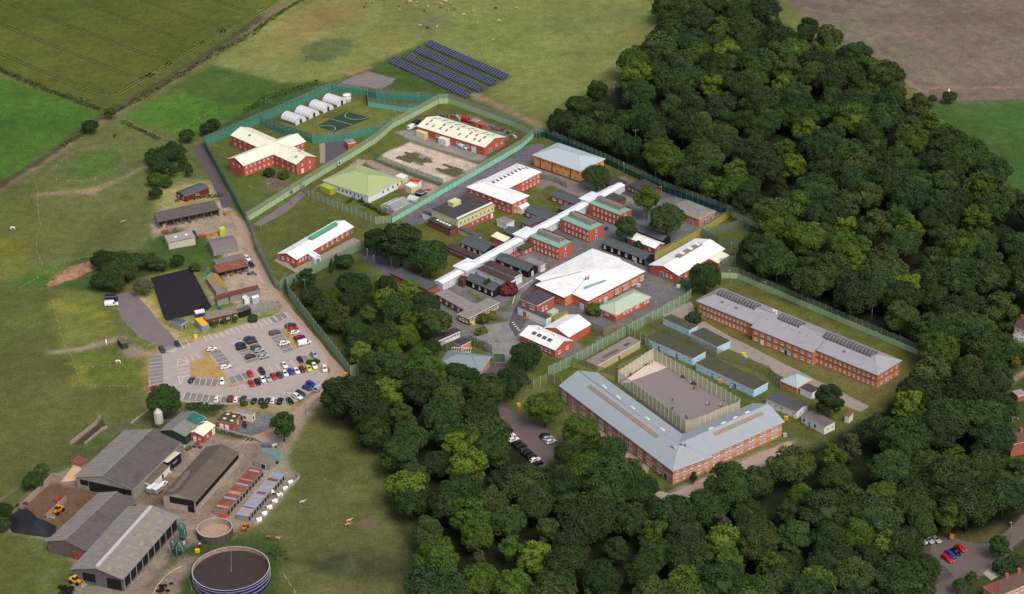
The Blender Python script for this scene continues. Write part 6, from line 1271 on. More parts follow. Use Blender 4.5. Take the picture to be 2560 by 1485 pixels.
fence('steel palisade by the zebra crossing', '12', '2170,450 2340,400', 0, 2.6, None, mesh_steel, name='palisade_fence'); fence('steel palisade screen beside the T-shaped block', '12', '2385,450 2520,440', 0, 3.6, None, mesh_steel, name='palisade_fence')
fence('dark mesh fence wrapping the gatehouse', '12', '1740,520 1880,540 2100,470 2320,560 2330,640', 0, 4.0, None, mesh_mat('dark_weldmesh', (70, 80, 78), 0.55))
fence('green sheeted vehicle gate beside the gatehouse', '12', '2340,640 2450,645', 3.4, 3.4, mat('gate_green', (90, 110, 98)), None, name='vehicle_gate')
fence('mesh fence of the apricot block yard', '21', '270,300 420,330 540,390', 0, 2.6, None, mesh_dark)
# stock fences and rails of posts
def post_fence(label, fr, s, h=1.2, step=3.2, m=None, rails=1, rail_m=None, name='stock_fence', pw=0.12):
    p = pts(fr, s); rt = empty(name, p[0], 0, 0, label, 'fence'); pm = box_mesh('post', pw, pw, h, m or timber); mb = MB(); q = resample(p, step, 0, False)
    for a in q: obj('post', pm, rt, (a.x-p[0].x, a.y-p[0].y, 0))
    for i in range(len(q)-1):
        for k in range(rails):
            z = h*(0.9-0.35*k); a, b = q[i]-p[0], q[i+1]-p[0]; mb.tube((*a, z), (*b, z), 0.022, n=4, sm=False)
    obj('rail', mb.mesh('rail', rail_m or m or timber), rt)
wpost = mat('white_fence_post', (172, 168, 156), 0.8, 0.1)
post_fence('white-posted fence round the oval paddock', 'F', '122,430 140,410 162,390 200,372 232,362 262,362 285,366 305,378 308,402 286,420 235,443 200,450 168,450 140,445 122,430', 1.3, 4.5, wpost)
post_fence('pale electric fence down the left meadow', '01', '320,225 375,440 370,570 400,760 365,880 360,1030 420,1150', 1.2, 6, wpost)
post_fence('wire fence across the meadow below the oval paddock', '01', '0,470 375,450 800,440 920,432 1270,250 1440,150', 1.2, 4, timber); post_fence('fence along the meadow edge to the machinery shed', '01', '1270,250 1350,390 1440,520 1510,600', 1.2, 3, timber)
post_fence('white-posted fence in the green paddock', '00', '1230,1190 1380,1270 1600,1370', 1.2, 4, wpost); post_fence('white posts across the upper paddock', '00', '1650,1340 1850,1250 2130,1080', 1.2, 4, wpost)
post_fence('fence beside the farm track below the meadow', '01', '920,1060 1110,995 1300,930 1480,860', 1.1, 4, timber); post_fence('fence under the small field of poppies', '01', '200,1390 640,1130 920,1075', 1.1, 5, wpost)
post_fence('white timber rail along the top of the car park', 'cp', '480,345 620,305 830,240 1150,165 1400,100 1700,30', 1.0, 2.5, wpost, 2, name='timber_rail'); post_fence('white rail left of the car park entrance', 'cp', '0,480 130,435', 1.0, 2.0, wpost, 2, name='timber_rail')
post_fence('grey post fence along the left side of the car park', '02', '1430,500 1440,700 1455,960', 1.1, 3, timber, 2)
post_fence('timber rail round the black arena', 'F', '368,684 470,658 524,758', 1.2, 3, timber, 2, name='timber_rail'); post_fence('timber rail on the left of the black arena', 'F', '368,686 402,785 412,795', 1.2, 3, timber, 2, name='timber_rail')
post_fence('pale fence round the pony paddock', '02', '520,60 600,380 640,500 720,640 800,890 1080,900 1440,890', 1.2, 5, wpost); post_fence('fence between the two pony paddocks', '02', '640,520 900,440 1160,380', 1.1, 5, timber)
post_fence('fence line through the meadow paddock', '02', '750,710 1080,700 1300,690', 1.1, 6, wpost)
post_fence('fence at the field edge by the large tank', '13', '265,1040 300,1100 255,1150 265,1250 260,1350 220,1461', 1.2, 3, timber); post_fence('fence along the right edge of the lower field', '02', '1180,1240 1300,1150 1420,1060', 1.1, 3, timber)
post_fence('fence between the brown and the green field', '30', '1600,1030 1900,1015 2300,1000 2520,990', 1.2, 6, timber)
post_fence('red rail along the path right of the V-shaped block', '32', '130,1150 300,1230 440,1340', 1.1, 2.5, mat('red_rail_paint', (130, 40, 36)), 3, name='timber_rail')
def hose(label, fr, s, r, m, name='hose'):
    p = resample(pts(fr, s), 3, 0.1, False); mb = MB()
    for i in range(len(p)-1): mb.tube((*p[i], 0.1), (*p[i+1], 0.1), r, n=5)
    tag(obj(name, mb.mesh(name, m)), label, 'hose')
hose('yellow slurry hose snaking beside the farm track', '03', '1510,1461 1550,1380 1640,1280 1720,1225 1800,1190', 0.14, mat('yellow_hose', (206, 190, 120)))
hose('pale hose running from the large tank into the field', '13', '262,1240 300,1320 350,1390 395,1461', 0.12, mat('pale_hose', (176, 160, 118))); hose('grey pipe lying beside the large tank', '03', '1805,1195 1850,1300 1890,1430', 0.1, steel, 'pipe')

# ------------------------------------------------------------------ lamp posts and poles
mb = MB(); mb.tube((0, 0, 0), (0, 0, 6.0), 0.11, 0.07, n=6); lp_pole = mb.mesh('pole', pole_m)
mb = MB(); mb.box(-0.15, 0.75, -0.14, 0.14, 6.0, 6.16); lp_head = mb.mesh('lamp_head', trim_grey)
mb = MB(); mb.box(0.1, 0.7, -0.1, 0.1, 5.96, 5.998); lp_lens = mb.mesh('lens', skyl_w)
def lamp(fr, u, v, where, sc=1.0, dark=False):
    q = P(fr, u, v); r = empty('lamp_post', q, rng.uniform(0, 6.28), 0, 'slim grey lamp post ' + where, 'lamp post', 'lamp posts'); r.scale = (sc, sc, sc)
    obj('pole', lp_pole, r); h_ = obj('lamp_head', lp_head, r); obj('lens', lp_lens, h_)
for a in (('10', 775, 945, 'behind the furthest polytunnel'), ('10', 1100, 1000, 'at the corner right of the water tank'), ('10', 510, 1045, 'between the second and third polytunnel'), ('10', 232, 1185, 'at the left end of the polytunnels'), ('10', 1600, 1028, 'in the double-fenced strip'), ('10', 1375, 1190, 'right of the sports court'), ('10', 1140, 1262, 'below the sports court'),
          ('20', 270, 1400, 'tallest at the fence junction by the wood'), ('20', 243, 1395, 'short one at the fence junction by the wood'), ('21', 1105, 270, 'by the perimeter behind the corridor end'), ('21', 1415, 356, 'on the dark perimeter road'), ('21', 1925, 562, 'behind the grey-roofed kitchen'), ('21', 1470, 500, 'right of the light tree'),
          ('21', 370, 1180, 'beside the white cabin on the lawn'), ('21', 725, 978, 'in front of the middle red wing'), ('21', 2160, 1060, 'beside the cream-roofed annex'), ('21', 2142, 1332, 'on the grass strip at its left end'), ('21', 2490, 1450, 'on the grass strip above the first vault'),
          ('32', 322, 176, 'on the grass strip behind the first vault'), ('32', 683, 322, 'on the grass strip behind the middle vault'), ('32', 1058, 482, 'on the grass strip behind the third vault'), ('32', 1440, 556, 'at the right end of the grass strip'),
          ('11', 55, 876, 'on the lawn left of the low white-roofed building'), ('11', 342, 552, 'on the compound road'), ('11', 455, 476, 'at the fence bend above the compound road'), ('11', 1102, 1122, 'on the dark tarmac left of the big trees'), ('11', 1165, 1186, 'tall one in front of the big trees'), ('11', 1335, 1200, 'short one right of the dark tarmac'), ('11', 487, 1426, 'on the grass among the young trees'), ('11', 125, 472, 'in the garden of the cross-shaped block'), ('11', 382, 310, 'beside the cross-shaped block right arm'), ('11', 835, 215, 'by the white gate sign'),
          ('12', 2370, 236, 'in front of the brick offices'), ('12', 920, 496, 'under the weeping tree'), ('12', 82, 192, 'at the top right of the car park'), ('12', 490, 1146, 'on the lane below the car park'), ('12', 312, 1072, 'dark one at the car park bottom edge'), ('12', 318, 402, 'on the car park grass island'), ('02', 1903, 386, 'at the car park entrance'), ('02', 2283, 276, 'in front of the long stable'), ('22', 225, 748, 'left of the T-shaped block fence'), ('01', 2478, 495, 'in the far left lawn'), ('32', 1020, 240, 'at the wood edge behind the fence'), ('33', 2385, 915, 'on the estate road')):
    lamp(*a)
def pole(label, fr, u, v, h, box_=False):
    q = P(fr, u, v); r = empty('utility_pole', q, 0.3, 0, label, 'utility pole'); mb = MB(); mb.tube((0, 0, 0), (0, 0, h), 0.18, 0.12, n=7); obj('pole', mb.mesh('pole', timber), r)
    mb = MB(); mb.box(-1.1, 1.1, -0.08, 0.08, h-0.35, h-0.2); obj('crossarm', mb.mesh('crossarm', timber), r); mb = MB()
    for x in (-1, 0, 1): mb.tube((x, 0, h-0.2), (x, 0, h+0.15), 0.06, n=5)
    obj('insulators', mb.mesh('insulators', trim_white), r)
    if box_: obj('transformer', box_mesh('transformer', 0.8, 0.7, 1.1, trim_white), r, (0, -0.5, h-2.0))
pole('wooden utility pole beside the track at the crop field corner', '00', 1562, 888, 9.5); pole('wooden utility pole at the far end of the crop field', '10', 50, 268, 9.5); pole('utility pole with white transformer by the brown field', '30', 1766, 1022, 8.5, True); pole('utility pole standing in the dark gap of the wood', '20', 1217, 1480, 10); pole('utility pole among the trees behind the pasture', '20', 1000, 1000, 10)

# ------------------------------------------------------------------ vehicles
paint = mat('car_paint', (128, 128, 128), 0.25, 0.02, spec=0.5, objcol=True)
lamp_w = mat('headlamp_glass', (220, 224, 226), 0.2, 0.02, spec=0.5); lamp_r = mat('tail_lamp_glass', (140, 26, 24), 0.3, 0.05, spec=0.5)
def ring_at(x, hw, z0, zb, zt, hwt):
    return [(x, -hw*0.92, z0), (x, -hw, z0+0.18), (x, -hw, zb), (x, -hwt, zt), (x, hwt, zt), (x, hw, zb), (x, hw, z0+0.18), (x, hw*0.92, z0)]
def car_meshes(kind):
    L, hw, belt, top, hood = {'hatch': (4.1, 0.87, 0.92, 1.48, 0.92), 'suv': (4.5, 0.93, 1.05, 1.68, 1.05), 'estate': (4.6, 0.9, 0.93, 1.47, 0.9), 'van': (5.3, 0.98, 1.2, 2.3, 1.25)}[kind]
    f = L/2; mb = MB()
    if kind == 'van': st = [(-f, 0.95, 0.4, 1.1, 2.1, 0.82), (-f+0.1, 0.98, 0.3, 1.2, 2.25, 0.86), (f-1.9, 0.98, 0.3, 1.2, 2.3, 0.86), (f-1.5, 0.98, 0.3, 1.2, 2.2, 0.82), (f-0.75, 0.96, 0.3, 1.15, 1.25, 0.85), (f-0.1, 0.9, 0.35, 0.85, 1.0, 0.8), (f, 0.8, 0.45, 0.75, 0.85, 0.7)]
    else:
        st = [(-f, hw*0.86, 0.42, 0.78, belt*0.95, hw*0.78), (-f+0.12, hw*0.96, 0.28, belt*0.92, belt*1.08, hw*0.84), (-f+(0.5 if kind != 'estate' else 0.35), hw, 0.24, belt, top-0.06, hw*0.72), (-f+1.1, hw, 0.22, belt, top, hw*0.74), (f-2.0, hw, 0.22, belt, top-0.02, hw*0.73), (f-1.2, hw, 0.22, belt*0.98, belt+0.06, hw*0.8), (f-0.3, hw*0.95, 0.26, belt*0.82, hood*0.84, hw*0.78), (f, hw*0.8, 0.36, 0.6, hood*0.68, hw*0.65)]
    rings = [ring_at(*s) for s in st]
    for i in range(len(rings)-1): mb.frustum(rings[i], rings[i+1], 0, False, True)
    mb.poly(rings[0]); mb.poly(rings[-1][::-1]); body = mb.mesh('body', paint)
    for p_ in body.polygons: p_.use_smooth = len(p_.vertices) == 4
    gb = MB(); e = 0.012
    def lerp(a, b, t): return tuple(a[k]+(b[k]-a[k])*t for k in range(3))
    i0, i1 = (2, len(st)-4) if kind != 'van' else (2, 3)
    # side glass between belt (idx 2) and roof (idx 3); windscreen and rear screen across the top edge
    if kind != 'van':
        for i in range(2, 4):
            for sg, (lo, hi) in ((-1, (2, 3)), (1, (5, 4))):
                a, b = lerp(rings[i][lo], rings[i][hi], 0.12), lerp(rings[i+1][lo], rings[i+1][hi], 0.12); c_, d_ = lerp(rings[i+1][lo], rings[i+1][hi], 0.86), lerp(rings[i][lo], rings[i][hi], 0.86)
                q = [lerp(a, b, 0.05), lerp(a, b, 0.95), lerp(d_, c_, 0.95), lerp(d_, c_, 0.05)]; q = [(x, y+sg*e, z+0.01) for x, y, z in q]; gb.poly(q if sg < 0 else q[::-1])
        for i, j, ex in ((4, 5, 0.02), (2, 1, -0.02)):
            a, b = rings[i][3], rings[i][4]; c_, d_ = rings[j][4], rings[j][3]
            q = [lerp(lerp(a, d_, 0.08), lerp(b, c_, 0.08), 0.06), lerp(lerp(a, d_, 0.08), lerp(b, c_, 0.08), 0.94), lerp(lerp(a, d_, 0.92), lerp(b, c_, 0.92), 0.94), lerp(lerp(a, d_, 0.92), lerp(b, c_, 0.92), 0.06)]
            q = [(x+ex, y, z+0.02) for x, y, z in q]; gb.poly(q[::-1] if ex > 0 else q)
        i = 4
        for sg, (lo, hi) in ((-1, (2, 3)), (1, (5, 4))):
            a, b, d_ = lerp(rings[4][lo], rings[4][hi], 0.12), lerp(rings[5][lo], rings[5][hi], 0.3), lerp(rings[4][lo], rings[4][hi], 0.85)
            q = [(x, y+sg*e, z+0.01) for x, y, z in (a, b, d_)]; gb.poly(q if sg < 0 else q[::-1])
    else:
        a, b = rings[3][3], rings[3][4]; c_, d_ = rings[4][4], rings[4][3]; q = [(x+0.02, y*0.95, z+0.02) for x, y, z in (a, b, c_, d_)]; gb.poly(q[::-1])
        for sg in (-1, 1):
            q = [(f-1.95, sg*0.99, 1.25), (f-1.1, sg*0.985, 1.25), (f-1.4, sg*0.9, 2.05), (f-1.95, sg*0.9, 2.1)]; gb.poly(q if sg < 0 else q[::-1])
        gb.poly([(-f-0.01, -0.7, 1.3), (-f-0.01, -0.7, 1.95), (-f-0.01, 0.7, 1.95), (-f-0.01, 0.7, 1.3)])
    gls = gb.mesh('glazing', mat('car_glass', (30, 34, 38), 0.06, 0.05, spec=0.6))
    mb = MB(); r = 0.33 if kind != 'van' else 0.36; mb.lathe([(r*0.55, -0.11), (r, -0.1), (r, 0.1), (r*0.55, 0.11)], 12); 
    wv = [(x, z, y) for x, y, z in mb.v]; mb.v = wv; wheel = mb.mesh('wheel', rubber)
    mb = MB(); mb.box(-0.02, 0.02, -0.16, 0.16, -0.07, 0.07); hl = mb.mesh('headlight', lamp_w); mb = MB(); mb.box(-0.02, 0.02, -0.12, 0.12, -0.09, 0.09); tl_ = mb.mesh('tail_light', lamp_r)
    return dict(L=L, hw=hw, body=body, gl=gls, wh=wheel, hl=hl, tl=tl_, r=r)
CM = {k: car_meshes(k) for k in ('hatch', 'suv', 'estate', 'van')}
COLS = {'white': (232, 232, 230), 'silver': (168, 172, 178), 'grey': (92, 98, 106), 'dark grey': (56, 60, 66), 'black': (22, 23, 27), 'navy': (30, 34, 74), 'blue': (36, 62, 150), 'red': (190, 24, 30), 'dark red': (120, 20, 32), 'lime': (196, 210, 60), 'brown': (70, 60, 54), 'green-grey': (60, 70, 72), 'pale blue': (120, 160, 190)}
def car(fr, u, v, du, dv, kind, col, label, group=None, sc=1.0, name='parked_car'):
    q = P(fr, u, v, 0.7); q2 = P(fr, u+du, v+dv, 0.7); d = q2-q; M = CM[kind]
    r = empty(name, q, math.atan2(d.y, d.x), 0.055, label, 'van' if kind == 'van' else 'car', group); r.scale = (sc, sc, sc)
    b = obj('body', M['body'], r); c_ = lin(COLS[col], ALB); b.color = (*c_, 1)
    obj('glazing', M['gl'], r); f = M['L']/2
    for sx in (-f*0.62, f*0.64):
        for sy in (-1, 1): obj('wheel', M['wh'], r, (sx, sy*(M['hw']-0.1), M['r']))
    for sy in (-1, 1):
        obj('headlight', M['hl'], r, (f-0.12, sy*(M['hw']-0.3), 0.68)); obj('tail_light', M['tl'], r, (-f+0.04, sy*(M['hw']-0.25), 0.82))
    return r
G1 = 'cars in the main car park'
E3, SE = (130, -35), (62, 85)
cars = [(195, 515, 60, 95, 'suv', 'green-grey', 'parked left of the hatched entrance lines'), (403, 435, 50, 80, 'hatch', 'dark grey', 'parked right of the hatched entrance lines'), (870, 503, *E3, 'hatch', 'white', 'at the top tip of the straw-coloured island'), (1063, 747, 150, -40, 'estate', 'white', 'alongside the straw-coloured island'),
 (1735, 275, 120, -30, 'estate', 'grey', 'left of the narrow grass strip'), (1865, 425, *E3, 'suv', 'white', 'left of the narrow grass strip'), (1955, 185, *E3, 'suv', 'dark grey', 'topmost right of the grass strip'), (1988, 225, *E3, 'hatch', 'red', 'second from the top right of the grass strip'), (2010, 275, *E3, 'hatch', 'white', 'third from the top right of the grass strip'), (2075, 345, *E3, 'estate', 'dark red', 'two places above the white van'), (2095, 385, *E3, 'hatch', 'black', 'just above the white van'), (2140, 425, *E3, 'van', 'white', 'at the bottom of the grass strip'),
 (1390, 365, 130, -40, 'suv', 'dark grey', 'at the top of the middle block'), (1425, 402, *E3, 'hatch', 'dark grey', 'second in the middle block right column'), (1265, 443, *E3, 'hatch', 'navy', 'top left of the middle block'), (1280, 485, *E3, 'hatch', 'black', 'lower left of the middle block'), (1475, 483, *E3, 'hatch', 'brown', 'third in the middle block right column'), (1520, 518, *E3, 'hatch', 'silver', 'fourth in the middle block right column'), (1405, 605, *E3, 'hatch', 'dark grey', 'bottom left of the middle block'), (1583, 605, *E3, 'hatch', 'silver', 'bottom right of the middle block'),
 (595, 925, 50, -70, 'hatch', 'brown', 'below the straw-coloured island'), (1013, 950, 0, 90, 'hatch', 'white', 'at the lower right tip of the straw-coloured island'), (103, 1040, 130, -20, 'hatch', 'red', 'alone at the far left by the round tree'),
 (1400, 845, *SE, 'hatch', 'red', 'leftmost of the upper middle row'), (1560, 812, *SE, 'suv', 'black', 'second from left in the upper middle row'), (1868, 725, *SE, 'hatch', 'white', 'third from left in the upper middle row'), (2085, 652, 60, 70, 'hatch', 'black', 'beside the shrub bed'), (2280, 582, *SE, 'estate', 'silver', 'beside the lane at the row end'), (2280, 735, 55, 85, 'hatch', 'white', 'rightmost of the lower middle row'), (2418, 772, 20, 100, 'estate', 'white', 'alone at the lane edge'),
 (1415, 980, *SE, 'hatch', 'red', 'leftmost of the lower middle row'), (1500, 957, *SE, 'hatch', 'black', 'second in the lower middle row'), (1570, 922, *SE, 'hatch', 'white', 'third in the lower middle row'), (1650, 910, *SE, 'hatch', 'silver', 'fourth in the lower middle row'), (1722, 880, *SE, 'hatch', 'red', 'fifth in the lower middle row'), (1800, 864, *SE, 'hatch', 'dark grey', 'sixth in the lower middle row'), (1878, 840, *SE, 'hatch', 'white', 'seventh in the lower middle row'), (1955, 817, *SE, 'hatch', 'blue', 'eighth in the lower middle row'), (2035, 805, *SE, 'hatch', 'white', 'ninth in the lower middle row'), (2112, 782, *SE, 'hatch', 'dark red', 'tenth in the lower middle row'), (2200, 774, *SE, 'hatch', 'lime', 'in the lower middle row'),
 (945, 1190, 45, -90, 'suv', 'white', 'leftmost of the bottom row'), (1125, 1182, 30, -100, 'suv', 'dark red', 'second from left in the bottom row'), (1207, 1195, 35, -90, 'hatch', 'white', 'third from left in the bottom row'), (1305, 1182, 40, -70, 'hatch', 'navy', 'fourth in the bottom row'), (1450, 1212, 40, -85, 'hatch', 'black', 'fifth in the bottom row'), (1548, 1212, 20, -70, 'hatch', 'black', 'sixth in the bottom row'), (1635, 1208, 30, -60, 'hatch', 'dark grey', 'seventh in the bottom row'), (1715, 1208, 40, -70, 'hatch', 'white', 'eighth in the bottom row'), (1808, 1217, 45, -95, 'suv', 'black', 'ninth in the bottom row'), (1945, 1217, 80, 75, 'hatch', 'black', 'beside the dark lamp post'), (2045, 1157, 130, 60, 'suv', 'white', 'nearest the lower lane bend'), (2090, 1112, 130, 60, 'estate', 'dark grey', 'behind the white one at the lane bend'), (2180, 1037, 130, 55, 'hatch', 'blue', 'nearer of the blue pair by the lane'), (2235, 985, 120, 60, 'estate', 'blue', 'further of the blue pair by the lane'), (2335, 1037, 85, -100, 'van', 'silver', 'beside the tree at the lane end')]
kn = {'hatch': 'hatchback', 'suv': 'tall car', 'estate': 'estate car', 'van': 'van'}
for u, v, du, dv, k, col, w_ in cars: car('cp', u, v, du, dv, k, col, '%s %s %s' % (col, kn[k], w_), G1)
for i, (x, y, k, col) in enumerate(((1248, 1060, 'suv', 'black'), (1256, 1072, 'hatch', 'white'), (1264, 1081, 'hatch', 'white'), (1273, 1090, 'hatch', 'black'), (1282, 1098, 'estate', 'black'), (1291, 1107, 'hatch', 'dark grey'), (1299, 1115, 'hatch', 'black'), (1308, 1123, 'hatch', 'black'), (1317, 1131, 'hatch', 'white'), (1324, 1140, 'hatch', 'black'))):
    car('F', x, y, 60, -22, k, col, '%s %s, %s from the top of the long row in the wood car park' % (col, kn[k], ords[i]), 'cars in the wood car park')
for i, (x, y, col) in enumerate(((1341, 1071, 'black'), (1348, 1078, 'silver'), (1356, 1086, 'white'))): car('F', x, y, 60, -22, 'hatch', col, '%s hatchback in the short row of the wood car park' % col, 'cars in the wood car park')
car('23', 815, 342, 100, -50, 'hatch', 'silver', 'silver hatchback alone under the trees below the wood car park')
car('01', 2435, 1080, 40, 48, 'hatch', 'white', 'white hatchback on the buff lane'); car('01', 2475, 1142, 38, 46, 'hatch', 'navy', 'navy hatchback behind the white one on the lane'); car('01', 1910, 838, 25, 50, 'hatch', 'dark grey', 'dark car behind the pale grey metal shed')
car('k4', 1130, 200, 5, 60, 'hatch', 'black', 'small black car beside the flat-roofed brick hut', sc=0.85); car('03', 1605, 385, 40, -45, 'suv', 'white', 'white pickup between the dairy and the mossy barn')
car('02', 1098, 72, 130, -8, 'van', 'white', 'white van at the top of the grey driveway'); car('02', 1100, 20, 130, -8, 'van', 'navy', 'navy van behind the white van on the driveway')
car('33', 2250, 92, 10, -50, 'van', 'pale blue', 'pale blue van in the garden of the brick house', sc=0.8)
for u, v, k, col, w_ in ((1518, 938, 'hatch', 'white', 'leftmost at the estate turning'), (1578, 928, 'estate', 'silver', 'middle one at the estate turning'), (1648, 922, 'estate', 'silver', 'rightmost at the estate turning'), (1768, 1115, 'estate', 'red', 'nearest on the estate turning'), (1800, 1075, 'estate', 'blue', 'between the red cars'), (1848, 1050, 'hatch', 'black', 'beside the further red car'), (1898, 1012, 'hatch', 'red', 'furthest on the estate turning')):
    car('33', u, v, 55, 38, k, col, '%s %s %s' % (col, kn[k], w_), 'cars at the estate turning')
# livestock trailers
for i, (u, v) in enumerate(((1500, 455), (1560, 465))):
    q = P('03', u, v); r = empty('livestock_trailer', q, math.radians(55), 0, 'white-roofed livestock trailer, %s of the pair by the mossy barn' % ('left' if i == 0 else 'right'), 'trailer', 'livestock trailers'); mb = MB(); mb.box(-2.0, 2.0, -0.9, 0.9, 0.5, 2.2, 1); mb.box(-2.05, 2.05, -0.95, 0.95, 2.2, 2.35, 0); obj('box', mb.mesh('box', [MATS['white_plastic'], steel]), r)
    mb = MB(); mb.tube((2.0, 0, 0.6), (3.2, 0, 0.55), 0.06, n=5); obj('drawbar', mb.mesh('drawbar', steel), r)
    for sx in (-0.5, 0.5):
        for sy in (-1, 1): obj('wheel', CM['hatch']['wh'], r, (sx, sy*0.98, 0.33))
    for k in range(6): obj('roof_rib', box_mesh('roof_rib', 0.06, 1.9, 0.05, trim_grey), r, (-1.8+k*0.72, 0, 2.35))
q = P('k3', 485, 1270, 1.2); r = empty('horse_trailer', q, math.radians(20), 0, 'blue and white horse trailer at the arena edge', 'trailer'); mb = MB(); mb.box(-1.9, 1.9, -1.0, 1.0, 0.5, 1.6, 1); mb.box(-1.9, 1.9, -1.0, 1.0, 1.6, 2.3, 0); obj('box', mb.mesh('box', [trim_white, mat('royal_blue_paint', (40, 70, 140), 0.4, 0.05)]), r)
for sx in (-0.4, 0.4):
    for sy in (-1, 1): obj('wheel', CM['hatch']['wh'], r, (sx, sy*1.05, 0.33))
# loaders
def loader(label, fr, u, v, rz, m, sc=1.0):
    q = P(fr, u, v); r = empty('wheel_loader', q, rz, 0.01, label, 'loader'); r.scale = (sc,)*3; mb = MB(); mb.box(-2.2, 0.2, -0.8, 0.8, 0.8, 1.7); mb.box(0.2, 1.6, -0.55, 0.55, 0.75, 1.35); obj('chassis', mb.mesh('chassis', m), r)
    mb = MB(); mb.frustum([(-0.9, -0.7, 1.7), (0.5, -0.7, 1.7), (0.5, 0.7, 1.7), (-0.9, 0.7, 1.7)], [(-0.75, -0.6, 2.7), (0.25, -0.6, 2.7), (0.25, 0.6, 2.7), (-0.75, 0.6, 2.7)]); obj('cab', mb.mesh('cab', MATS['car_glass']), r); obj('cab_roof', box_mesh('cab_roof', 1.2, 1.4, 0.12, m), r, (-0.25, 0, 2.7))
    mb = MB()
    for sy in (-0.45, 0.45): mb.tube((0.6, sy, 1.5), (2.4, sy, 1.7), 0.12, n=5); mb.tube((2.4, sy, 1.7), (3.1, sy, 0.6), 0.12, n=5)
    obj('arm', mb.mesh('arm', m), r); mb = MB(); mb.poly([(2.9, -1.1, 0.2), (2.9, 1.1, 0.2), (3.7, 1.1, 0.1), (3.7, -1.1, 0.1)]); mb.poly([(2.9, -1.1, 0.2), (2.8, -1.1, 1.0), (2.8, 1.1, 1.0), (2.9, 1.1, 0.2)]); obj('bucket', mb.mesh('bucket', steel), r)
    for sx in (-1.5, 1.2):
        for sy in (-1, 1): obj('wheel', CM['van']['wh'], r, (sx, sy*0.9, 0.65), sc=1.8)
yl = mat('loader_yellow', (216, 140, 30), 0.5, 0.1)
loader('orange-yellow loader in the manure yard', '03', 575, 665, math.radians(-120), yl); loader('yellow loader at the open end of the bottom barn', '03', 750, 1360, math.radians(-30), mat('loader_bright_yellow', (230, 170, 40), 0.5, 0.08)); loader('small orange tractor beside the open tank', '03', 2415, 825, math.radians(70), mat('tractor_orange', (222, 110, 26)), 0.7)
q = P('03', 570, 545); r = empty('ring_feeder', q, 0, 0, 'red ring feeder in the manure yard', 'feeder'); mb = MB(); mb.lathe([(1.3, 0.0), (1.35, 0.9), (1.25, 0.9), (1.2, 0.02)], 18, cap=False); obj('ring', mb.mesh('ring', mat('red_feeder_paint', (150, 60, 44), 0.7, 0.15)), r)

# ------------------------------------------------------------------ people and animals
def skin_mesh(name, verts, edges, radii, m, root=0, sub=1):
    me = bpy.data.meshes.new(name); me.from_pydata(verts, edges, []); o = bpy.data.objects.new(name, me); COL.objects.link(o)
    md = o.modifiers.new('s', 'SKIN'); md.use_smooth_shade = True
    for i, v in enumerate(me.skin_vertices[0].data): v.radius = radii[i] if isinstance(radii[i], tuple) else (radii[i], radii[i]); v.use_root = (i == root)
    o.modifiers.new('d', 'SUBSURF').levels = sub
    dg = bpy.context.evaluated_depsgraph_get(); new = bpy.data.meshes.new_from_object(o.evaluated_get(dg)); new.name = name
    bpy.data.objects.remove(o); bpy.data.meshes.remove(me); new.materials.clear(); new.materials.append(m); return new
def person_mat():
    m = bpy.data.materials.new('person_clothes'); m.use_nodes = True; n, l = m.node_tree.nodes, m.node_tree.links; b = n['Principled BSDF']; b.inputs['Roughness'].default_value = 0.9
    tc = n.new('ShaderNodeTexCoord'); sp = n.new('ShaderNodeSeparateXYZ'); l.new(tc.outputs['Object'], sp.inputs[0]); oi = n.new('ShaderNodeObjectInfo')
    cur = None
    def step(z, col_in, prev):
        g = n.new('ShaderNodeMath'); g.operation = 'GREATER_THAN'; g.inputs[1].default_value = z; l.new(sp.outputs[2], g.inputs[0]); mx = n.new('ShaderNodeMix'); mx.data_type = 'RGBA'; l.new(g.outputs[0], mx.inputs[0])
        if isinstance(prev, tuple): mx.inputs[6].default_value = prev
        else: l.new(prev, mx.inputs[6])
        if isinstance(col_in, tuple): mx.inputs[7].default_value = col_in
        else: l.new(col_in, mx.inputs[7])
        return mx.outputs[2]
    c = step(0.86, oi.outputs['Color'], (0.03, 0.03, 0.045, 1)); c = step(1.47, (0.42, 0.26, 0.19, 1), c); c = step(1.66, (0.05, 0.035, 0.025, 1), c); l.new(c, b.inputs['Base Color']); return m
pmat = person_mat()
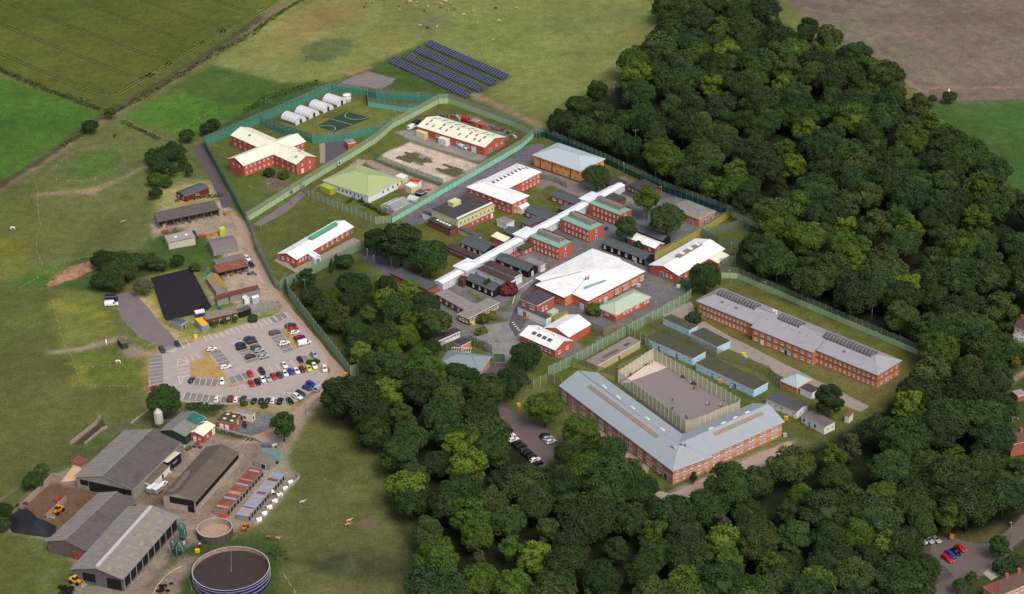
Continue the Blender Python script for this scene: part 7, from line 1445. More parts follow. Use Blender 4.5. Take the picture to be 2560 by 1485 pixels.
def person_mesh(pose):
    if pose == 'sit':
        v = [(0, 0, 0.5), (0, 0, 0.75), (0, 0, 1.0), (0, 0.0, 1.12), (0, 0.0, 1.2), (0, 0.02, 1.34), (0.1, 0.1, 0.5), (0.12, 0.45, 0.5), (0.12, 0.48, 0.08), (0.12, 0.6, 0.04), (-0.1, 0.1, 0.5), (-0.12, 0.45, 0.5), (-0.12, 0.48, 0.08), (-0.12, 0.6, 0.04), (0.2, 0, 1.05), (0.26, 0.06, 0.8), (0.18, 0.28, 0.65), (-0.2, 0, 1.05), (-0.26, 0.06, 0.8), (-0.18, 0.28, 0.65)]
    else:
        st = 0.22 if pose == 'walk' else 0.03
        v = [(0, 0, 0.92), (0, 0, 1.15), (0, 0, 1.38), (0, 0, 1.47), (0, 0.01, 1.54), (0, 0.02, 1.7), (0.09, 0, 0.88), (0.1, st, 0.48), (0.1, st*0.9, 0.08), (0.1, st*0.9+0.14, 0.04), (-0.09, 0, 0.88), (-0.1, -st*0.6, 0.48), (-0.1, -st*1.6, 0.08), (-0.1, -st*1.6+0.14, 0.04), (0.2, 0, 1.4), (0.25, -st*0.5, 1.13), (0.25, st*0.3, 0.86), (-0.2, 0, 1.4), (-0.25, st*0.5, 1.13), (-0.25, st*1.0, 0.88)]
    e = [(0, 1), (1, 2), (2, 3), (3, 4), (4, 5), (0, 6), (6, 7), (7, 8), (8, 9), (0, 10), (10, 11), (11, 12), (12, 13), (2, 14), (14, 15), (15, 16), (2, 17), (17, 18), (18, 19)]
    r = [(0.16, 0.11), (0.15, 0.11), (0.16, 0.1), 0.06, 0.08, 0.09, 0.09, 0.065, 0.045, 0.04, 0.09, 0.065, 0.045, 0.04, 0.06, 0.05, 0.04, 0.06, 0.05, 0.04]
    return skin_mesh('person', v, e, r, pmat)
PM = {k: person_mesh(k) for k in ('stand', 'walk', 'sit')}
SH = {'white': (0.7, 0.7, 0.7, 1), 'black': (0.02, 0.02, 0.025, 1), 'grey': (0.25, 0.25, 0.27, 1), 'navy': (0.03, 0.04, 0.12, 1), 'pink': (0.5, 0.2, 0.22, 1)}
ppl = [(1583, 1032, 'walk', 'black', 'person in black walking alone across the yard'), (1568, 1110, 'stand', 'grey', 'person in grey beside the near yard fence'), (1582, 1120, 'stand', 'black', 'person in black beside the near yard fence'), (1713, 1202, 'walk', 'black', 'person in black at the near yard corner'), (1728, 1212, 'stand', 'pink', 'person in pink at the near yard corner'), (1917, 1072, 'stand', 'white', 'person in white standing in the right part of the yard'), (1941, 1070, 'stand', 'navy', 'person in navy standing in the right part of the yard'), (2050, 1088, 'stand', 'white', 'person in white by the right yard fence'), (2066, 1082, 'stand', 'grey', 'person in grey by the right yard fence'), (1793, 918, 'walk', 'black', 'person in black walking away from the seated group'), (1812, 908, 'stand', 'grey', 'person in grey standing near the seated group'),
       (1690, 792, 'sit', 'black', 'seated person in black, right of two by the far yard fence'), (1676, 790, 'sit', 'grey', 'seated person in grey, left of two by the far yard fence'), (1758, 862, 'sit', 'white', 'seated person in white at the left of the fence group'), (1775, 866, 'sit', 'black', 'seated person in black in the fence group'), (1785, 850, 'stand', 'black', 'standing person in black behind the fence group'), (1800, 856, 'sit', 'grey', 'seated person in grey in the fence group'), (1816, 862, 'sit', 'white', 'seated person in white at the right of the fence group'),
       (1310, 686, 'sit', 'black', 'seated person in black on the pale slabs'), (1335, 672, 'stand', 'white', 'person in white at the pale slab corner'), (1355, 672, 'stand', 'pink', 'person in pink at the pale slab corner'), (1381, 666, 'stand', 'black', 'person in black at the pale slab corner'), (1260, 686, 'stand', 'white', 'person in white against the olive-yellow fence'), (1150, 768, 'sit', 'black', 'seated person in black at the left end of the slabs'), (1162, 770, 'sit', 'grey', 'seated person in grey at the left end of the slabs'), (2147, 918, 'stand', 'white', 'person in white outside the nearest blue hut')]
for u, v, pz, c_, lab in ppl:
    q = P('22', u, v); o = obj('person', PM[pz], None, (q.x, q.y, 0.04), (0, 0, rng.uniform(0, 6.28)), sc=1.05); o.color = SH[c_]; tag(o, lab, 'person', 'people in the exercise yard')
hide = mat('animal_coat', (200, 180, 150), 0.9, 0.15, 1.5, objcol=True)
def beast(name, graze, bulk, lg):
    hd = (0.95, 0, 0.45) if graze else (1.25, 0, 1.5)
    v = [(-0.6, 0, 1.15), (0, 0, 1.1), (0.55, 0, 1.15), (0.8, 0, 1.2 if not graze else 1.05), ((0.8+hd[0])/2+0.12, 0, (1.2+hd[2])/2), hd, (hd[0]+0.28, 0, hd[2]-0.18), (-0.75, 0, 1.2), (-0.86, 0, 0.7)]
    e = [(0, 1), (1, 2), (2, 3), (3, 4), (4, 5), (5, 6), (0, 7), (7, 8)]; r = [(bulk*0.3, bulk*0.33), (bulk*0.31, bulk*0.36), (bulk*0.27, bulk*0.34), 0.2, 0.15, 0.14, 0.08, 0.08, 0.03]
    for x, top in ((0.55, 2), (-0.6, 0)):
        for sy in (-1, 1):
            b = len(v)
            if top == 2: v += [(x, sy*0.17, 0.85), (x+0.02, sy*0.17, 0.45), (x, sy*0.17, 0.04)]
            else: v += [(x+0.05, sy*0.17, 0.82), (x-0.12, sy*0.17, 0.48), (x-0.06, sy*0.17, 0.04)]
            e += [(top, b), (b, b+1), (b+1, b+2)]; r += [0.13, 0.065, 0.06]
    return skin_mesh(name, [(x, y, z*lg if z < 0.9 else z+(lg-1)*0.9) for x, y, z in v], e, r, hide, 1)
cow1, cow2 = beast('cow', True, 1.0, 0.95), beast('cow', False, 1.0, 0.95); horse_g, horse_s = beast('horse', True, 0.85, 1.15), beast('horse', False, 0.85, 1.15)
CC_ = [(0.36, 0.22, 0.12, 1), (0.44, 0.3, 0.18, 1), (0.24, 0.11, 0.06, 1), (0.46, 0.4, 0.32, 1)]
for i, (u, v) in enumerate(((1090, 38), (1160, 35), (1070, 78), (1250, 8), (1418, 68), (1408, 112), (1485, 30), (1515, 28), (1585, 35), (1582, 6), (1660, 115), (1695, 72), (1770, 42), (1818, 52), (1826, 80), (1870, 28), (1912, 48), (1888, 102), (1962, 98), (2045, 158), (2140, 122), (2352, 10), (2362, 92), (2390, 218), (2335, 412), (1615, 265), (1690, 285), (1783, 276), (1092, 170), (2560, 92))):
    q = P('10', u, v); dark = i in (26, 22); o = obj('cow', cow1 if i % 3 else cow2, None, (q.x, q.y, 0), (0, 0, rng.uniform(0, 6.28)), sc=1.05)
    o.color = (0.06, 0.035, 0.025, 1) if dark else CC_[i % 4]; tag(o, 'dark brown cow in the far pasture' if dark else 'tan or fawn cow grazing in the far pasture', 'cow', 'cattle in the far pasture')
for u, v, c_, lab in ((915, 765, 1, 'pale fawn cow in the lower field, standing'), (905, 802, 0, 'brown cow in the lower field just below the pale fawn one'), (455, 582, 3, 'grey-brown cow near the calf pens'), (122, 925, 2, 'red-brown cow beside the large tank, left one'), (212, 938, 0, 'light brown cow beside the large tank, right one')):
    q = P('13', u, v); o = obj('cow', cow2, None, (q.x, q.y, 0), (0, 0, rng.uniform(-.6, .6)), sc=1.1); o.color = CC_[c_]; tag(o, lab, 'cow', 'cattle in the lower field')
for fr, u, v, me_, rz, c_, lab in (('02', 1047, 462, horse_g, -1.4, (0.75, 0.73, 0.68, 1), 'white pony seen end-on by the field shelter'), ('02', 1168, 660, horse_g, 2.9, (0.75, 0.73, 0.68, 1), 'white pony grazing in the lower paddock'), ('01', 130, 805, horse_g, 3.0, (0.75, 0.73, 0.68, 1), 'white pony grazing at the left edge meadow'), ('00', 1130, 1355, horse_g, 1.2, (0.02, 0.018, 0.016, 1), 'black pony in the meadow beyond the oval paddock'), ('01', 1212, 745, horse_s, 0.4, (0.3, 0.2, 0.13, 1), 'brown pony in the meadow by the machinery shed')):
    q = P(fr, u, v); o = obj('pony', me_, None, (q.x, q.y, 0), (0, 0, rz), sc=1.15); o.color = c_; tag(o, lab, 'pony')
# ------------------------------------------------------------------ houses on the right edge
a = building('house', 'white-walled house with brown roof and conservatory at the right edge', 'house', '32', (2420, 292), (2560, 352), (2640, 300), 5.0, 'gx', 2.6, render_white, roof_brown, 0.35); a.wins('S', 3.9, 2, 0.3, 0.75, 1.2, 1.1); a.wins('S', 1.5, 1, 0.75, 0.75, 1.6, 1.2, 3); obj('chimney', box_mesh('chimney', 0.9, 0.8, 3.0, brick_dull), a.roof, (-a.L*0.35, 0.4, 6.2))
q = P('32', 2475, 420); r = empty('conservatory', q, 0.4, 0, 'white-ribbed conservatory in front of the white-walled house', 'conservatory'); mb = MB(); ri = [(2.6*math.cos(2*math.pi*i/8), 2.6*math.sin(2*math.pi*i/8)) for i in range(8)]
for i in range(8):
    j = (i+1) % 8; mb.poly([(*ri[i], 0), (*ri[j], 0), (*ri[j], 2.2), (*ri[i], 2.2)]); mb.poly([(*ri[i], 2.2), (*ri[j], 2.2), (0, 0, 3.6)])
obj('glazing', mb.mesh('glazing', gg), r); mb = MB()
for i in range(8): mb.tube((*ri[i], 0), (*ri[i], 2.2), 0.08, n=4); mb.tube((*ri[i], 2.2), (0, 0, 3.6), 0.08, n=4); mb.tube((*ri[i], 2.2), (*ri[(i+1) % 8], 2.2), 0.07, n=4)
obj('frame', mb.mesh('frame', trim_white), r)
a = building('house', 'brown-roofed brick house at the right edge, lower one', 'house', '32', (2330, 1378), (2395, 1462), (2600, 1400), 5.0, 'gy', 2.4, brick_dull, roof_brown, 0.3); obj('chimney', box_mesh('chimney', 0.8, 0.9, 2.6, brick_dull), a.roof, (0, a.W*0.1, 6.6))
a = building('house', 'brick house with cream front in the right-hand gardens', 'house', '33', (2305, -70), (2392, -20), (2600, -85), 5.0, 'gy', 2.4, brick, roof_brown, 0.3)
mb = MB(); mb.box(a.L/2, a.L/2+0.06, -a.W/2, a.W/2, 0, 4.95); obj('front_wall', mb.mesh('front_wall', mat('cream_render', (206, 196, 176), 0.9, 0.06)), a.root); a.wins('E', 4.0, 3, 0.12, 0.7, 1.6, 1.1, 3); a.wins('E', 1.4, 2, 0.12, 0.5, 1.8, 1.3, 3); a.door('E', 0.3, door_white)
mb = MB(); mb.box(a.L/2, a.L/2+1.4, -a.W/2, a.W*0.4, 2.5, 2.7); obj('porch_roof', mb.mesh('porch_roof', roof_brown), a.root)
a = building('house', 'terrace with brown roof and red hipped end in the bottom right corner', 'house', '33', (2115, 1388), (2262, 1500), (2640, 1330), 4.8, 'hip', 2.8, brick_orange, roof_brown, 0.35); a.wins('E', 3.7, 6, 0.1, 0.8, 1.4, 1.1, 2); a.wins('E', 1.4, 5, 0.1, 0.8, 1.4, 1.1, 2)
for y in (-0.1, 0.22): obj('chimney', box_mesh('chimney', 0.8, 1.2, 2.2, brick_dull), a.roof, (0, y*a.W, 7.0))
mb = MB(); e1 = 5.03; mb.poly([(-a.Lo/2, -a.Wo/2, e1+0.03), (a.Lo/2, -a.Wo/2, e1+0.03), (0, -a.Wo/2+a.Lo/2*0.95, e1+2.83)]); obj('hip_tiles', mb.mesh('hip_tiles', roof_redtile), a.roof)
building('garden_shed', 'grey flat-roofed garden shed with brick side at the right edge', 'shed', '32', (2420, 930), (2460, 985), (2535, 955), 2.2, 'flat', 0, brick_dull, mat('pale_felt', (150, 146, 144)), 0.1)
sheet('garden_patio', '33', '2115,1265 2210,1180 2350,1245 2200,1330', mat('pale_patio', (170, 164, 150), 0.95, 0.1, stain=0.3), 0.03)
mb = MB()
for i in range(9):
    x = -3.2+i*0.8
    for k in range(6):
        t0, t1 = math.pi*k/6, math.pi*(k+1)/6; mb.tube((x, 1.2*math.cos(t0), 1.3*math.sin(t0)), (x, 1.2*math.cos(t1), 1.3*math.sin(t1)), 0.06, n=4)
for y, z in ((1.2, 0), (-1.2, 0), (0, 1.3), (0.85, 0.92), (-0.85, 0.92)): mb.tube((-3.2, y, z), (3.2, y, z), 0.04, n=4)
q = P('32', 2375, 1190); tag(obj('tunnel_frame', mb.mesh('tunnel_frame', trim_white), None, (q.x, q.y, 0), (0, 0, math.radians(-52))), 'bare white hoops of a garden tunnel in the right-hand gardens', 'tunnel frame')

# ------------------------------------------------------------------ small things
def crate(label, fr, u, v, x, y, z, col, rz=None, group=None, cat='crate', name='crate'):
    q = P(fr, u, v); m_ = mat('crate_%d_%d_%d' % col, col, 0.7, 0.1)
    mb = MB(); mb.box(-x/2, x/2, -y/2, y/2, 0.02, z); mb.box(-x/2-0.05, x/2+0.05, -y/2-0.05, y/2+0.05, z, z+0.08); tag(obj(name, mb.mesh(name, m_), None, (q.x, q.y, 0), (0, 0, rng.uniform(-.6, .6) if rz is None else rz)), label, cat, group)
crn = {(196, 196, 194): 'white', (140, 66, 60): 'red', (60, 62, 66): 'dark grey', (96, 108, 128): 'blue', (130, 108, 88): 'brown', (120, 120, 116): 'grey', (88, 84, 80): 'dull grey'}
ck = list(crn)
def scatter(fr, path, n_, where, smin=0.8, smax=2.2, sp=1.5):
    p = resample(pts(fr, path), 0.8, 0, False); cnt = {}
    for i in range(n_):
        q = p[int((i+0.5)/n_*(len(p)-1))]+Vector((rng.uniform(-sp, sp), rng.uniform(-sp, sp))); c_ = rng.choice(ck); x, y, z = rng.uniform(smin, smax)*0.85, rng.uniform(smin, smax)*0.85, rng.uniform(0.4, 1.1)
        m_ = mat('crate_%d_%d_%d' % c_, c_, 0.7, 0.1); mb = MB(); mb.box(-x/2, x/2, -y/2, y/2, 0.02, z); mb.box(-x/2-0.05, x/2+0.05, -y/2-0.05, y/2+0.05, z, z+0.08)
        tag(obj('crate', mb.mesh('crate', m_), None, (q.x, q.y, 0), (0, 0, rng.uniform(0, 1.5))), '%s crate among the clutter %s' % (crn[c_], where), 'crate', '%s crates %s' % (crn[c_], where))
scatter('10', '1830,1140 1960,1150 2040,1180', 14, 'behind the cream-roofed workshop'); scatter('10', '2210,1240 2330,1265 2440,1290 2500,1310', 18, 'right of the cream-roofed workshop'); scatter('20', '0,1340 40,1330 60,1350', 8, 'at the workshop yard end')
scatter('01', '1600,770 1680,770 1750,740 1900,720', 14, 'in front of the machinery shed', 0.6, 1.6, 1.0); scatter('k4', '330,500 520,480 620,460', 8, 'between the barns', 0.8, 1.8); scatter('03', '1840,980 1960,980 2000,960', 9, 'by the small green silos', 0.6, 1.5); scatter('k3', '760,880 860,860 960,850 1050,880', 14, 'in the junk yard', 0.6, 1.8); scatter('k4', '1370,680 1420,700 1590,680', 6, 'beside the turquoise shed', 0.6, 1.4)
scatter('k4', '1390,470 1540,460', 5, 'above the turquoise shed', 1.0, 2.2, 0.6); scatter('k4', '200,800 330,660', 7, 'beside the lorry trailer', 0.5, 1.2)
building('brick_store', 'small brick store behind the cream-roofed workshop', 'building', '10', (2110, 1185), (2165, 1205), (2205, 1185), 2.4, 'flat', 0, brick_dull, roof_felt, 0.05); container('pink-red steel box beside the small brick store', '10', (2195, 1225), (2225, 1240), (2252, 1225), 2.4, mat('pink_red_steel', (180, 70, 76)), ribs=False)
car('10', 1535, 1252, 60, -30, 'van', 'white', 'white van at the left end of the cream-roofed workshop'); car('10', 1582, 1212, 60, -30, 'van', 'navy', 'dark van behind the white van at the workshop'); car('10', 2070, 1185, 60, 20, 'van', 'red', 'red and white lorry cab behind the workshop'); car('10', 2045, 1448, 60, 25, 'van', 'white', 'white van in front of the cream-roofed workshop')
for i, (fr, u, v, c_, lab) in enumerate((('21', 50, 630, (224, 190, 40), 'yellow bins beside the white lobby'), ('22', 2280, 580, (224, 206, 70), 'yellow bags on the concrete road'), ('22', 2300, 610, (170, 172, 176), 'grey bin beside the yellow bags'), ('22', 65, 1075, (226, 160, 40), 'orange grit bin by the wood car park'), ('22', 2045, 845, (226, 150, 40), 'orange bin by the nearest blue hut'), ('12', 885, 775, (220, 150, 40), 'orange barrier at the lane end'), ('12', 2140, 275, (226, 190, 40), 'yellow bin at the brick offices'), ('32', 178, 1205, (230, 170, 40), 'yellow bin by the white hut path'), ('11', 535, 195, (224, 140, 30), 'orange bin at the cross-shaped block'), ('11', 1415, 390, (220, 130, 50), 'orange bin beside the white hall'), ('32', 165, 1375, (170, 176, 180), 'grey gas bottle cage at the V-shaped block end'), ('k3', 565, 875, (50, 100, 180), 'blue barrel stack by the black arena'), ('k3', 540, 895, (50, 150, 110), 'green barrel stack by the black arena'), ('33', 1810, 910, (220, 150, 60), 'orange marker at the estate turning'), ('k3', 683, 1230, (40, 120, 90), 'green water barrel below the rusty sheds'), ('03', 1945, 1055, (230, 180, 40), 'yellow barrow by the large tank'), ('cp', 650, 350, (226, 200, 80), 'yellow kerb block at the car park'), ('21', 1245, 1360, (206, 206, 200), 'pale planter outside the square hall'), ('21', 1640, 1370, (226, 226, 222), 'white kiosk post by the palisade'), ('21', 930, 800, (40, 70, 150), 'blue container between two red wings'), ('10', 2480, 1320, (60, 62, 66), 'dark trailer at the right end of the workshop'))):
    crate(lab, fr, u, v, 1.3, 1.0, 1.1, c_, cat='bin', name='bin')
# benches in the yard and notices on the gates
for fr, u, v, lab in (('22', 1685, 800, 'dark bench by the far yard fence, short one'), ('22', 1790, 868, 'dark bench by the far yard fence, long one'), ('22', 1155, 775, 'dark bench at the left end of the slabs'), ('k2', 250, 690, 'yellow-brown picnic bench by the white annex'), ('11', 165, 290, 'green bench in the block garden')):
    q = P(fr, u, v); r = empty('bench', q, math.radians(-30), 0.035, lab, 'bench'); bm_ = door_brown if 'yellow' not in lab else mat('yellow_timber', (190, 140, 60))
    obj('seat', box_mesh('seat', 1.8, 0.45, 0.06, bm_, 0.42), r); obj('backrest', box_mesh('backrest', 1.8, 0.06, 0.4, bm_, 0.55), r, (0, 0.24, 0))
    for x in (-0.75, 0.75): obj('leg', box_mesh('leg', 0.08, 0.4, 0.42, bm_), r, (x, 0, 0))
def sign(label, fr, u, v, w_, h_, z, rz, col):
    q = P(fr, u, v, z); mb = MB(); mb.box(-w_/2, w_/2, -0.1, -0.04, z-h_/2, z+h_/2, 1); mb.box(-w_*0.32, w_*0.32, -0.12, -0.1, z-h_*0.32, z+h_*0.32, 0); tag(obj('notice_board', mb.mesh('notice_board', [mat('dark_notice', (56, 74, 76)), col]), None, (q.x, q.y, 0), (0, 0, rz)), label, 'sign')
sign('white-framed notice on the sage inner fence', '11', 820, 142, 1.5, 2.0, 2.4, math.radians(38), trim_white); sign('blue notice on the sage inner fence beside the compound road', '11', 345, 428, 1.4, 1.6, 1.6, math.radians(38), door_blue)

# ------------------------------------------------------------------ trees
def leaf_material():
    m = bpy.data.materials.new('foliage'); m.use_nodes = True; n, l = m.node_tree.nodes, m.node_tree.links; b = n['Principled BSDF']
    oi = n.new('ShaderNodeObjectInfo'); at = n.new('ShaderNodeAttribute'); at.attribute_name = 'tone'; mu = n.new('ShaderNodeVectorMath'); mu.operation = 'MULTIPLY'; l.new(oi.outputs['Color'], mu.inputs[0]); l.new(at.outputs['Color'], mu.inputs[1]); l.new(mu.outputs[0], b.inputs['Base Color'])
    b.inputs['Roughness'].default_value = 0.65; b.inputs['Specular IOR Level'].default_value = 0.06; return m
leaf = leaf_material(); bark = mat('bark', (84, 74, 62), 0.95, 0.2, 1.5)
def add_leaves(V, T, centers, normals, size, tones, r):
    n_ = len(centers); rnd = r.normal(size=(n_, 3)); t = np.cross(normals, rnd); t /= np.linalg.norm(t, axis=1, keepdims=True)+1e-9; u = np.cross(normals, t)
    s = size[:, None]*0.5; asp = r.uniform(0.7, 1.25, (n_, 1))
    q = np.stack([centers-t*s*asp-u*s*0.5, centers+t*s*asp*0.6-u*s, centers+t*s*asp+u*s*0.5, centers-t*s*asp*0.6+u*s], 1); V.append(q.reshape(-1, 3)); T.append(np.repeat(tones, 4, 0))
def crown_mesh(seed, R, Rz, zc, lobes, per, leaf_s, lobe_r=(0.24, 0.40), low=-0.35, cone=0.0, droop=0.0, core=0.66, hue=0.10):
    r = np.random.RandomState(seed); V, T = [], []
    k = 0
    while k < lobes:
        d = r.normal(size=3); d /= np.linalg.norm(d)
        if d[2] < low: continue
        k += 1; rad = r.uniform(0.66, 0.86) if r.rand() < 0.85 else r.uniform(0.25, 0.55)
        wz = d[2]*rad; sh = 1-cone*max(0, (wz+1)/2)
        c = np.array([d[0]*R*rad*sh, d[1]*R*rad*sh, zc+wz*Rz]); lr = R*r.uniform(*lobe_r)*(1-cone*0.4); n_ = int(per*(lr/(0.32*R))**2)
        e = r.normal(size=(n_, 3)); e[:, 2] += 0.35; e += d*0.5; e /= np.linalg.norm(e, axis=1, keepdims=True)
        pos = c+e*lr*r.uniform(0.72, 1.12, (n_, 1))*np.array([1, 1, 0.85]); pos[:, 2] -= droop*np.abs(r.normal(size=n_))*lr
        nm = e*0.8+r.normal(size=(n_, 3))*0.45+np.array([0, 0, 0.25]); nm /= np.linalg.norm(nm, axis=1, keepdims=True)
        lt = r.uniform(0.86, 1.14); tn = np.ones((n_, 4)); tn[:, :3] = (lt*r.uniform(0.8, 1.2, (n_, 1)))*np.array([1+r.uniform(-hue, hue), 1, 1+r.uniform(-hue, hue)])
        add_leaves(V, T, pos, nm, leaf_s*r.uniform(0.7, 1.35, n_), tn, r)
    v = np.concatenate(V); t = np.concatenate(T); nq = len(v)//4; faces = np.arange(nq*4).reshape(-1, 4)
    cu, cv = 12, 7; cvs = []
    for j in range(cv+1):
        for i in range(cu):
            th, ph = 2*math.pi*i/cu, math.pi*j/cv; w = core*r.uniform(0.85, 1.1); sh = 1-cone*(math.cos(ph)+1)/2; cvs.append((R*w*sh*math.sin(ph)*math.cos(th), R*w*sh*math.sin(ph)*math.sin(th), zc+Rz*w*max(low, math.cos(ph))))
    base = len(v); cf = [(base+j*cu+i, base+j*cu+(i+1) % cu, base+(j+1)*cu+(i+1) % cu, base+(j+1)*cu+i) for j in range(cv) for i in range(cu)]
    v = np.vstack([v, np.array(cvs)]); t = np.vstack([t, np.ones((len(cvs), 4))])
    me = bpy.data.meshes.new('crown'); me.from_pydata(v.tolist(), [], faces.tolist()+cf); a = me.color_attributes.new('tone', 'FLOAT_COLOR', 'POINT'); a.data.foreach_set('color', t.ravel()); me.materials.append(leaf); me.update(); return me
def trunk_mesh(seed, h, r0, zc, R, n_l=5):
    r = random.Random(seed); mb = MB(); mb.tube((0, 0, -0.05), (0.1, 0.1, h*0.35), r0, r0*0.75, 8, 0); mb.tube((0.1, 0.1, h*0.35), (0.0, 0.2, h*0.75), r0*0.75, r0*0.3, 8, 0)
    for i in range(n_l):
        a = 2*math.pi*i/n_l+r.uniform(-.4, .4); z0 = h*r.uniform(0.28, 0.5); mb.tube((0.1, 0.1, z0), (R*0.6*math.cos(a), R*0.6*math.sin(a), min(h*0.9, z0+R*r.uniform(0.4, 0.8))), r0*0.4, r0*0.12, 6, 0)
    return mb.mesh('trunk', bark)
# prototypes are about 15 m tall; copies share their meshes
PROTO = {'oak': [], 'light': [], 'birch': [], 'fir': [], 'bush': []}
for s in range(6): PROTO['oak'].append((crown_mesh(10+s, (7.0, 6.4, 7.7, 6.8, 7.3, 6.0)[s], (5.6, 6.2, 5.0, 5.8, 5.3, 6.6)[s], 9.0, (70, 58, 84, 50, 66, 60)[s], 220, 0.47, ((0.19, 0.33), (0.22, 0.36), (0.16, 0.28), (0.24, 0.36), (0.18, 0.3), (0.2, 0.34))[s], low=-0.6, core=0.72), trunk_mesh(s, 14, 0.38, 9, 6.2)))
for s in range(3): PROTO['light'].append((crown_mesh(30+s, 5.6, 6.2, 8.6, 46, 150, 0.52, (0.2, 0.34), -0.6, core=0.55, hue=0.12), trunk_mesh(20+s, 14, 0.3, 9, 5)))
for s in range(2): PROTO['birch'].append((crown_mesh(40+s, 4.0, 6.6, 8.4, 30, 130, 0.5, (0.26, 0.4), -0.7, 0.35, 0.5, 0.55), trunk_mesh(30+s, 14, 0.2, 9, 4)))
for s in range(2): PROTO['fir'].append((crown_mesh(50+s, 3.6, 7.0, 7.8, 44, 110, 0.5, (0.2, 0.34), -0.85, 0.8, 0.35, 0.6), trunk_mesh(40+s, 14, 0.25, 9, 3)))
for s in range(3): PROTO['bush'].append((crown_mesh(60+s, 2.4, 2.0, 1.7, 20, 110, 0.45, (0.3, 0.46), -0.5, core=0.65), trunk_mesh(50+s, 3, 0.1, 2, 1.6, 4)))
TC = {'dark': (0.031, 0.055, 0.019), 'green': (0.036, 0.068, 0.020), 'mid': (0.043, 0.074, 0.023), 'olive': (0.052, 0.075, 0.022), 'brown': (0.056, 0.064, 0.026), 'lime': (0.092, 0.145, 0.020), 'bright': (0.060, 0.105, 0.018), 'blue': (0.033, 0.053, 0.021), 'yellow': (0.12, 0.135, 0.028), 'red': (0.14, 0.035, 0.03), 'pale': (0.105, 0.118, 0.06)}
tcnt = 0
def tree_at(xy, h, kind, tone, label, group=None, name='broadleaf_tree', wide=1.0, cat='tree'):
    global tcnt
    pr = PROTO[kind]; c, t = pr[tcnt % len(pr)]; tcnt += 1; s = h/(14.6 if kind != 'bush' else 3.7)
    r = empty(name, xy, rng.uniform(0, 6.28), 0, label, cat, group); r.scale = (s*wide, s*wide, s)
    o = obj('crown', c, r); k = rng.uniform(0.85, 1.18); g = rng.uniform(0.94, 1.06); b = TC[tone]; k *= 0.88; o.color = (b[0]*k*g, b[1]*k, b[2]*k/g, 1); obj('trunk', t, r); return r
def tree(fr, u, v, h, kind, tone, label, group=None, name='broadleaf_tree', wide=1.0, cat='tree'): return tree_at(P(fr, u, v, h*0.6), h, kind, tone, label, group, name, wide, cat)
LMK = [(P('F', a, b), t) for a, b, t in ((1650, 60, 'by the far pasture edge'), (1400, 300, 'at the pasture corner'), (1580, 240, 'along the pasture'), (1560, 370, 'beside the dark gap'), (1700, 440, 'behind the dark teal fence'), (1880, 540, 'behind the right site corner'), (1980, 690, 'behind the first vault'), (2150, 760, 'behind the third vault'), (1900, 60, 'at the brown field tip'), (2080, 170, 'along the brown field'), (2280, 290, 'near the transformer pole'), (2450, 450, 'along the right green field'), (1800, 200, 'in its upper middle'), (1950, 330, 'in its centre'), (2150, 480, 'in its lower centre'), (2300, 620, 'in its right part'), (2500, 680, 'at its right edge'), (2300, 900, 'by the long orange block'), (2420, 1000, 'beside the right-hand gardens'), (2200, 1080, 'below the long orange block'), (1960, 1140, 'right of the V-shaped block'), (1680, 1260, 'below the V-shaped block'), (1420, 1180, 'below the wood car park'), (1220, 1040, 'left of the wood car park'), (1100, 950, 'below the gatehouse'), (920, 1000, 'where the lane enters'), (960, 1110, 'at the upper field'), (1030, 1260, 'at the middle field'), (1080, 1400, 'at the bottom field'), (1250, 1250, 'in its left middle'), (1300, 1420, 'at the bottom left'), (1550, 1400, 'at the bottom centre'), (1850, 1380, 'at bottom right'), (2100, 1280, 'in its right middle'), (2180, 1430, 'by the estate turning'), (2330, 1180, 'above the estate turning'), (800, 720, 'next to the vehicle gate'), (940, 730, 'behind the corridor end'), (1050, 800, 'beside the brick offices'), (930, 860, 'beside the long perimeter fence'))]
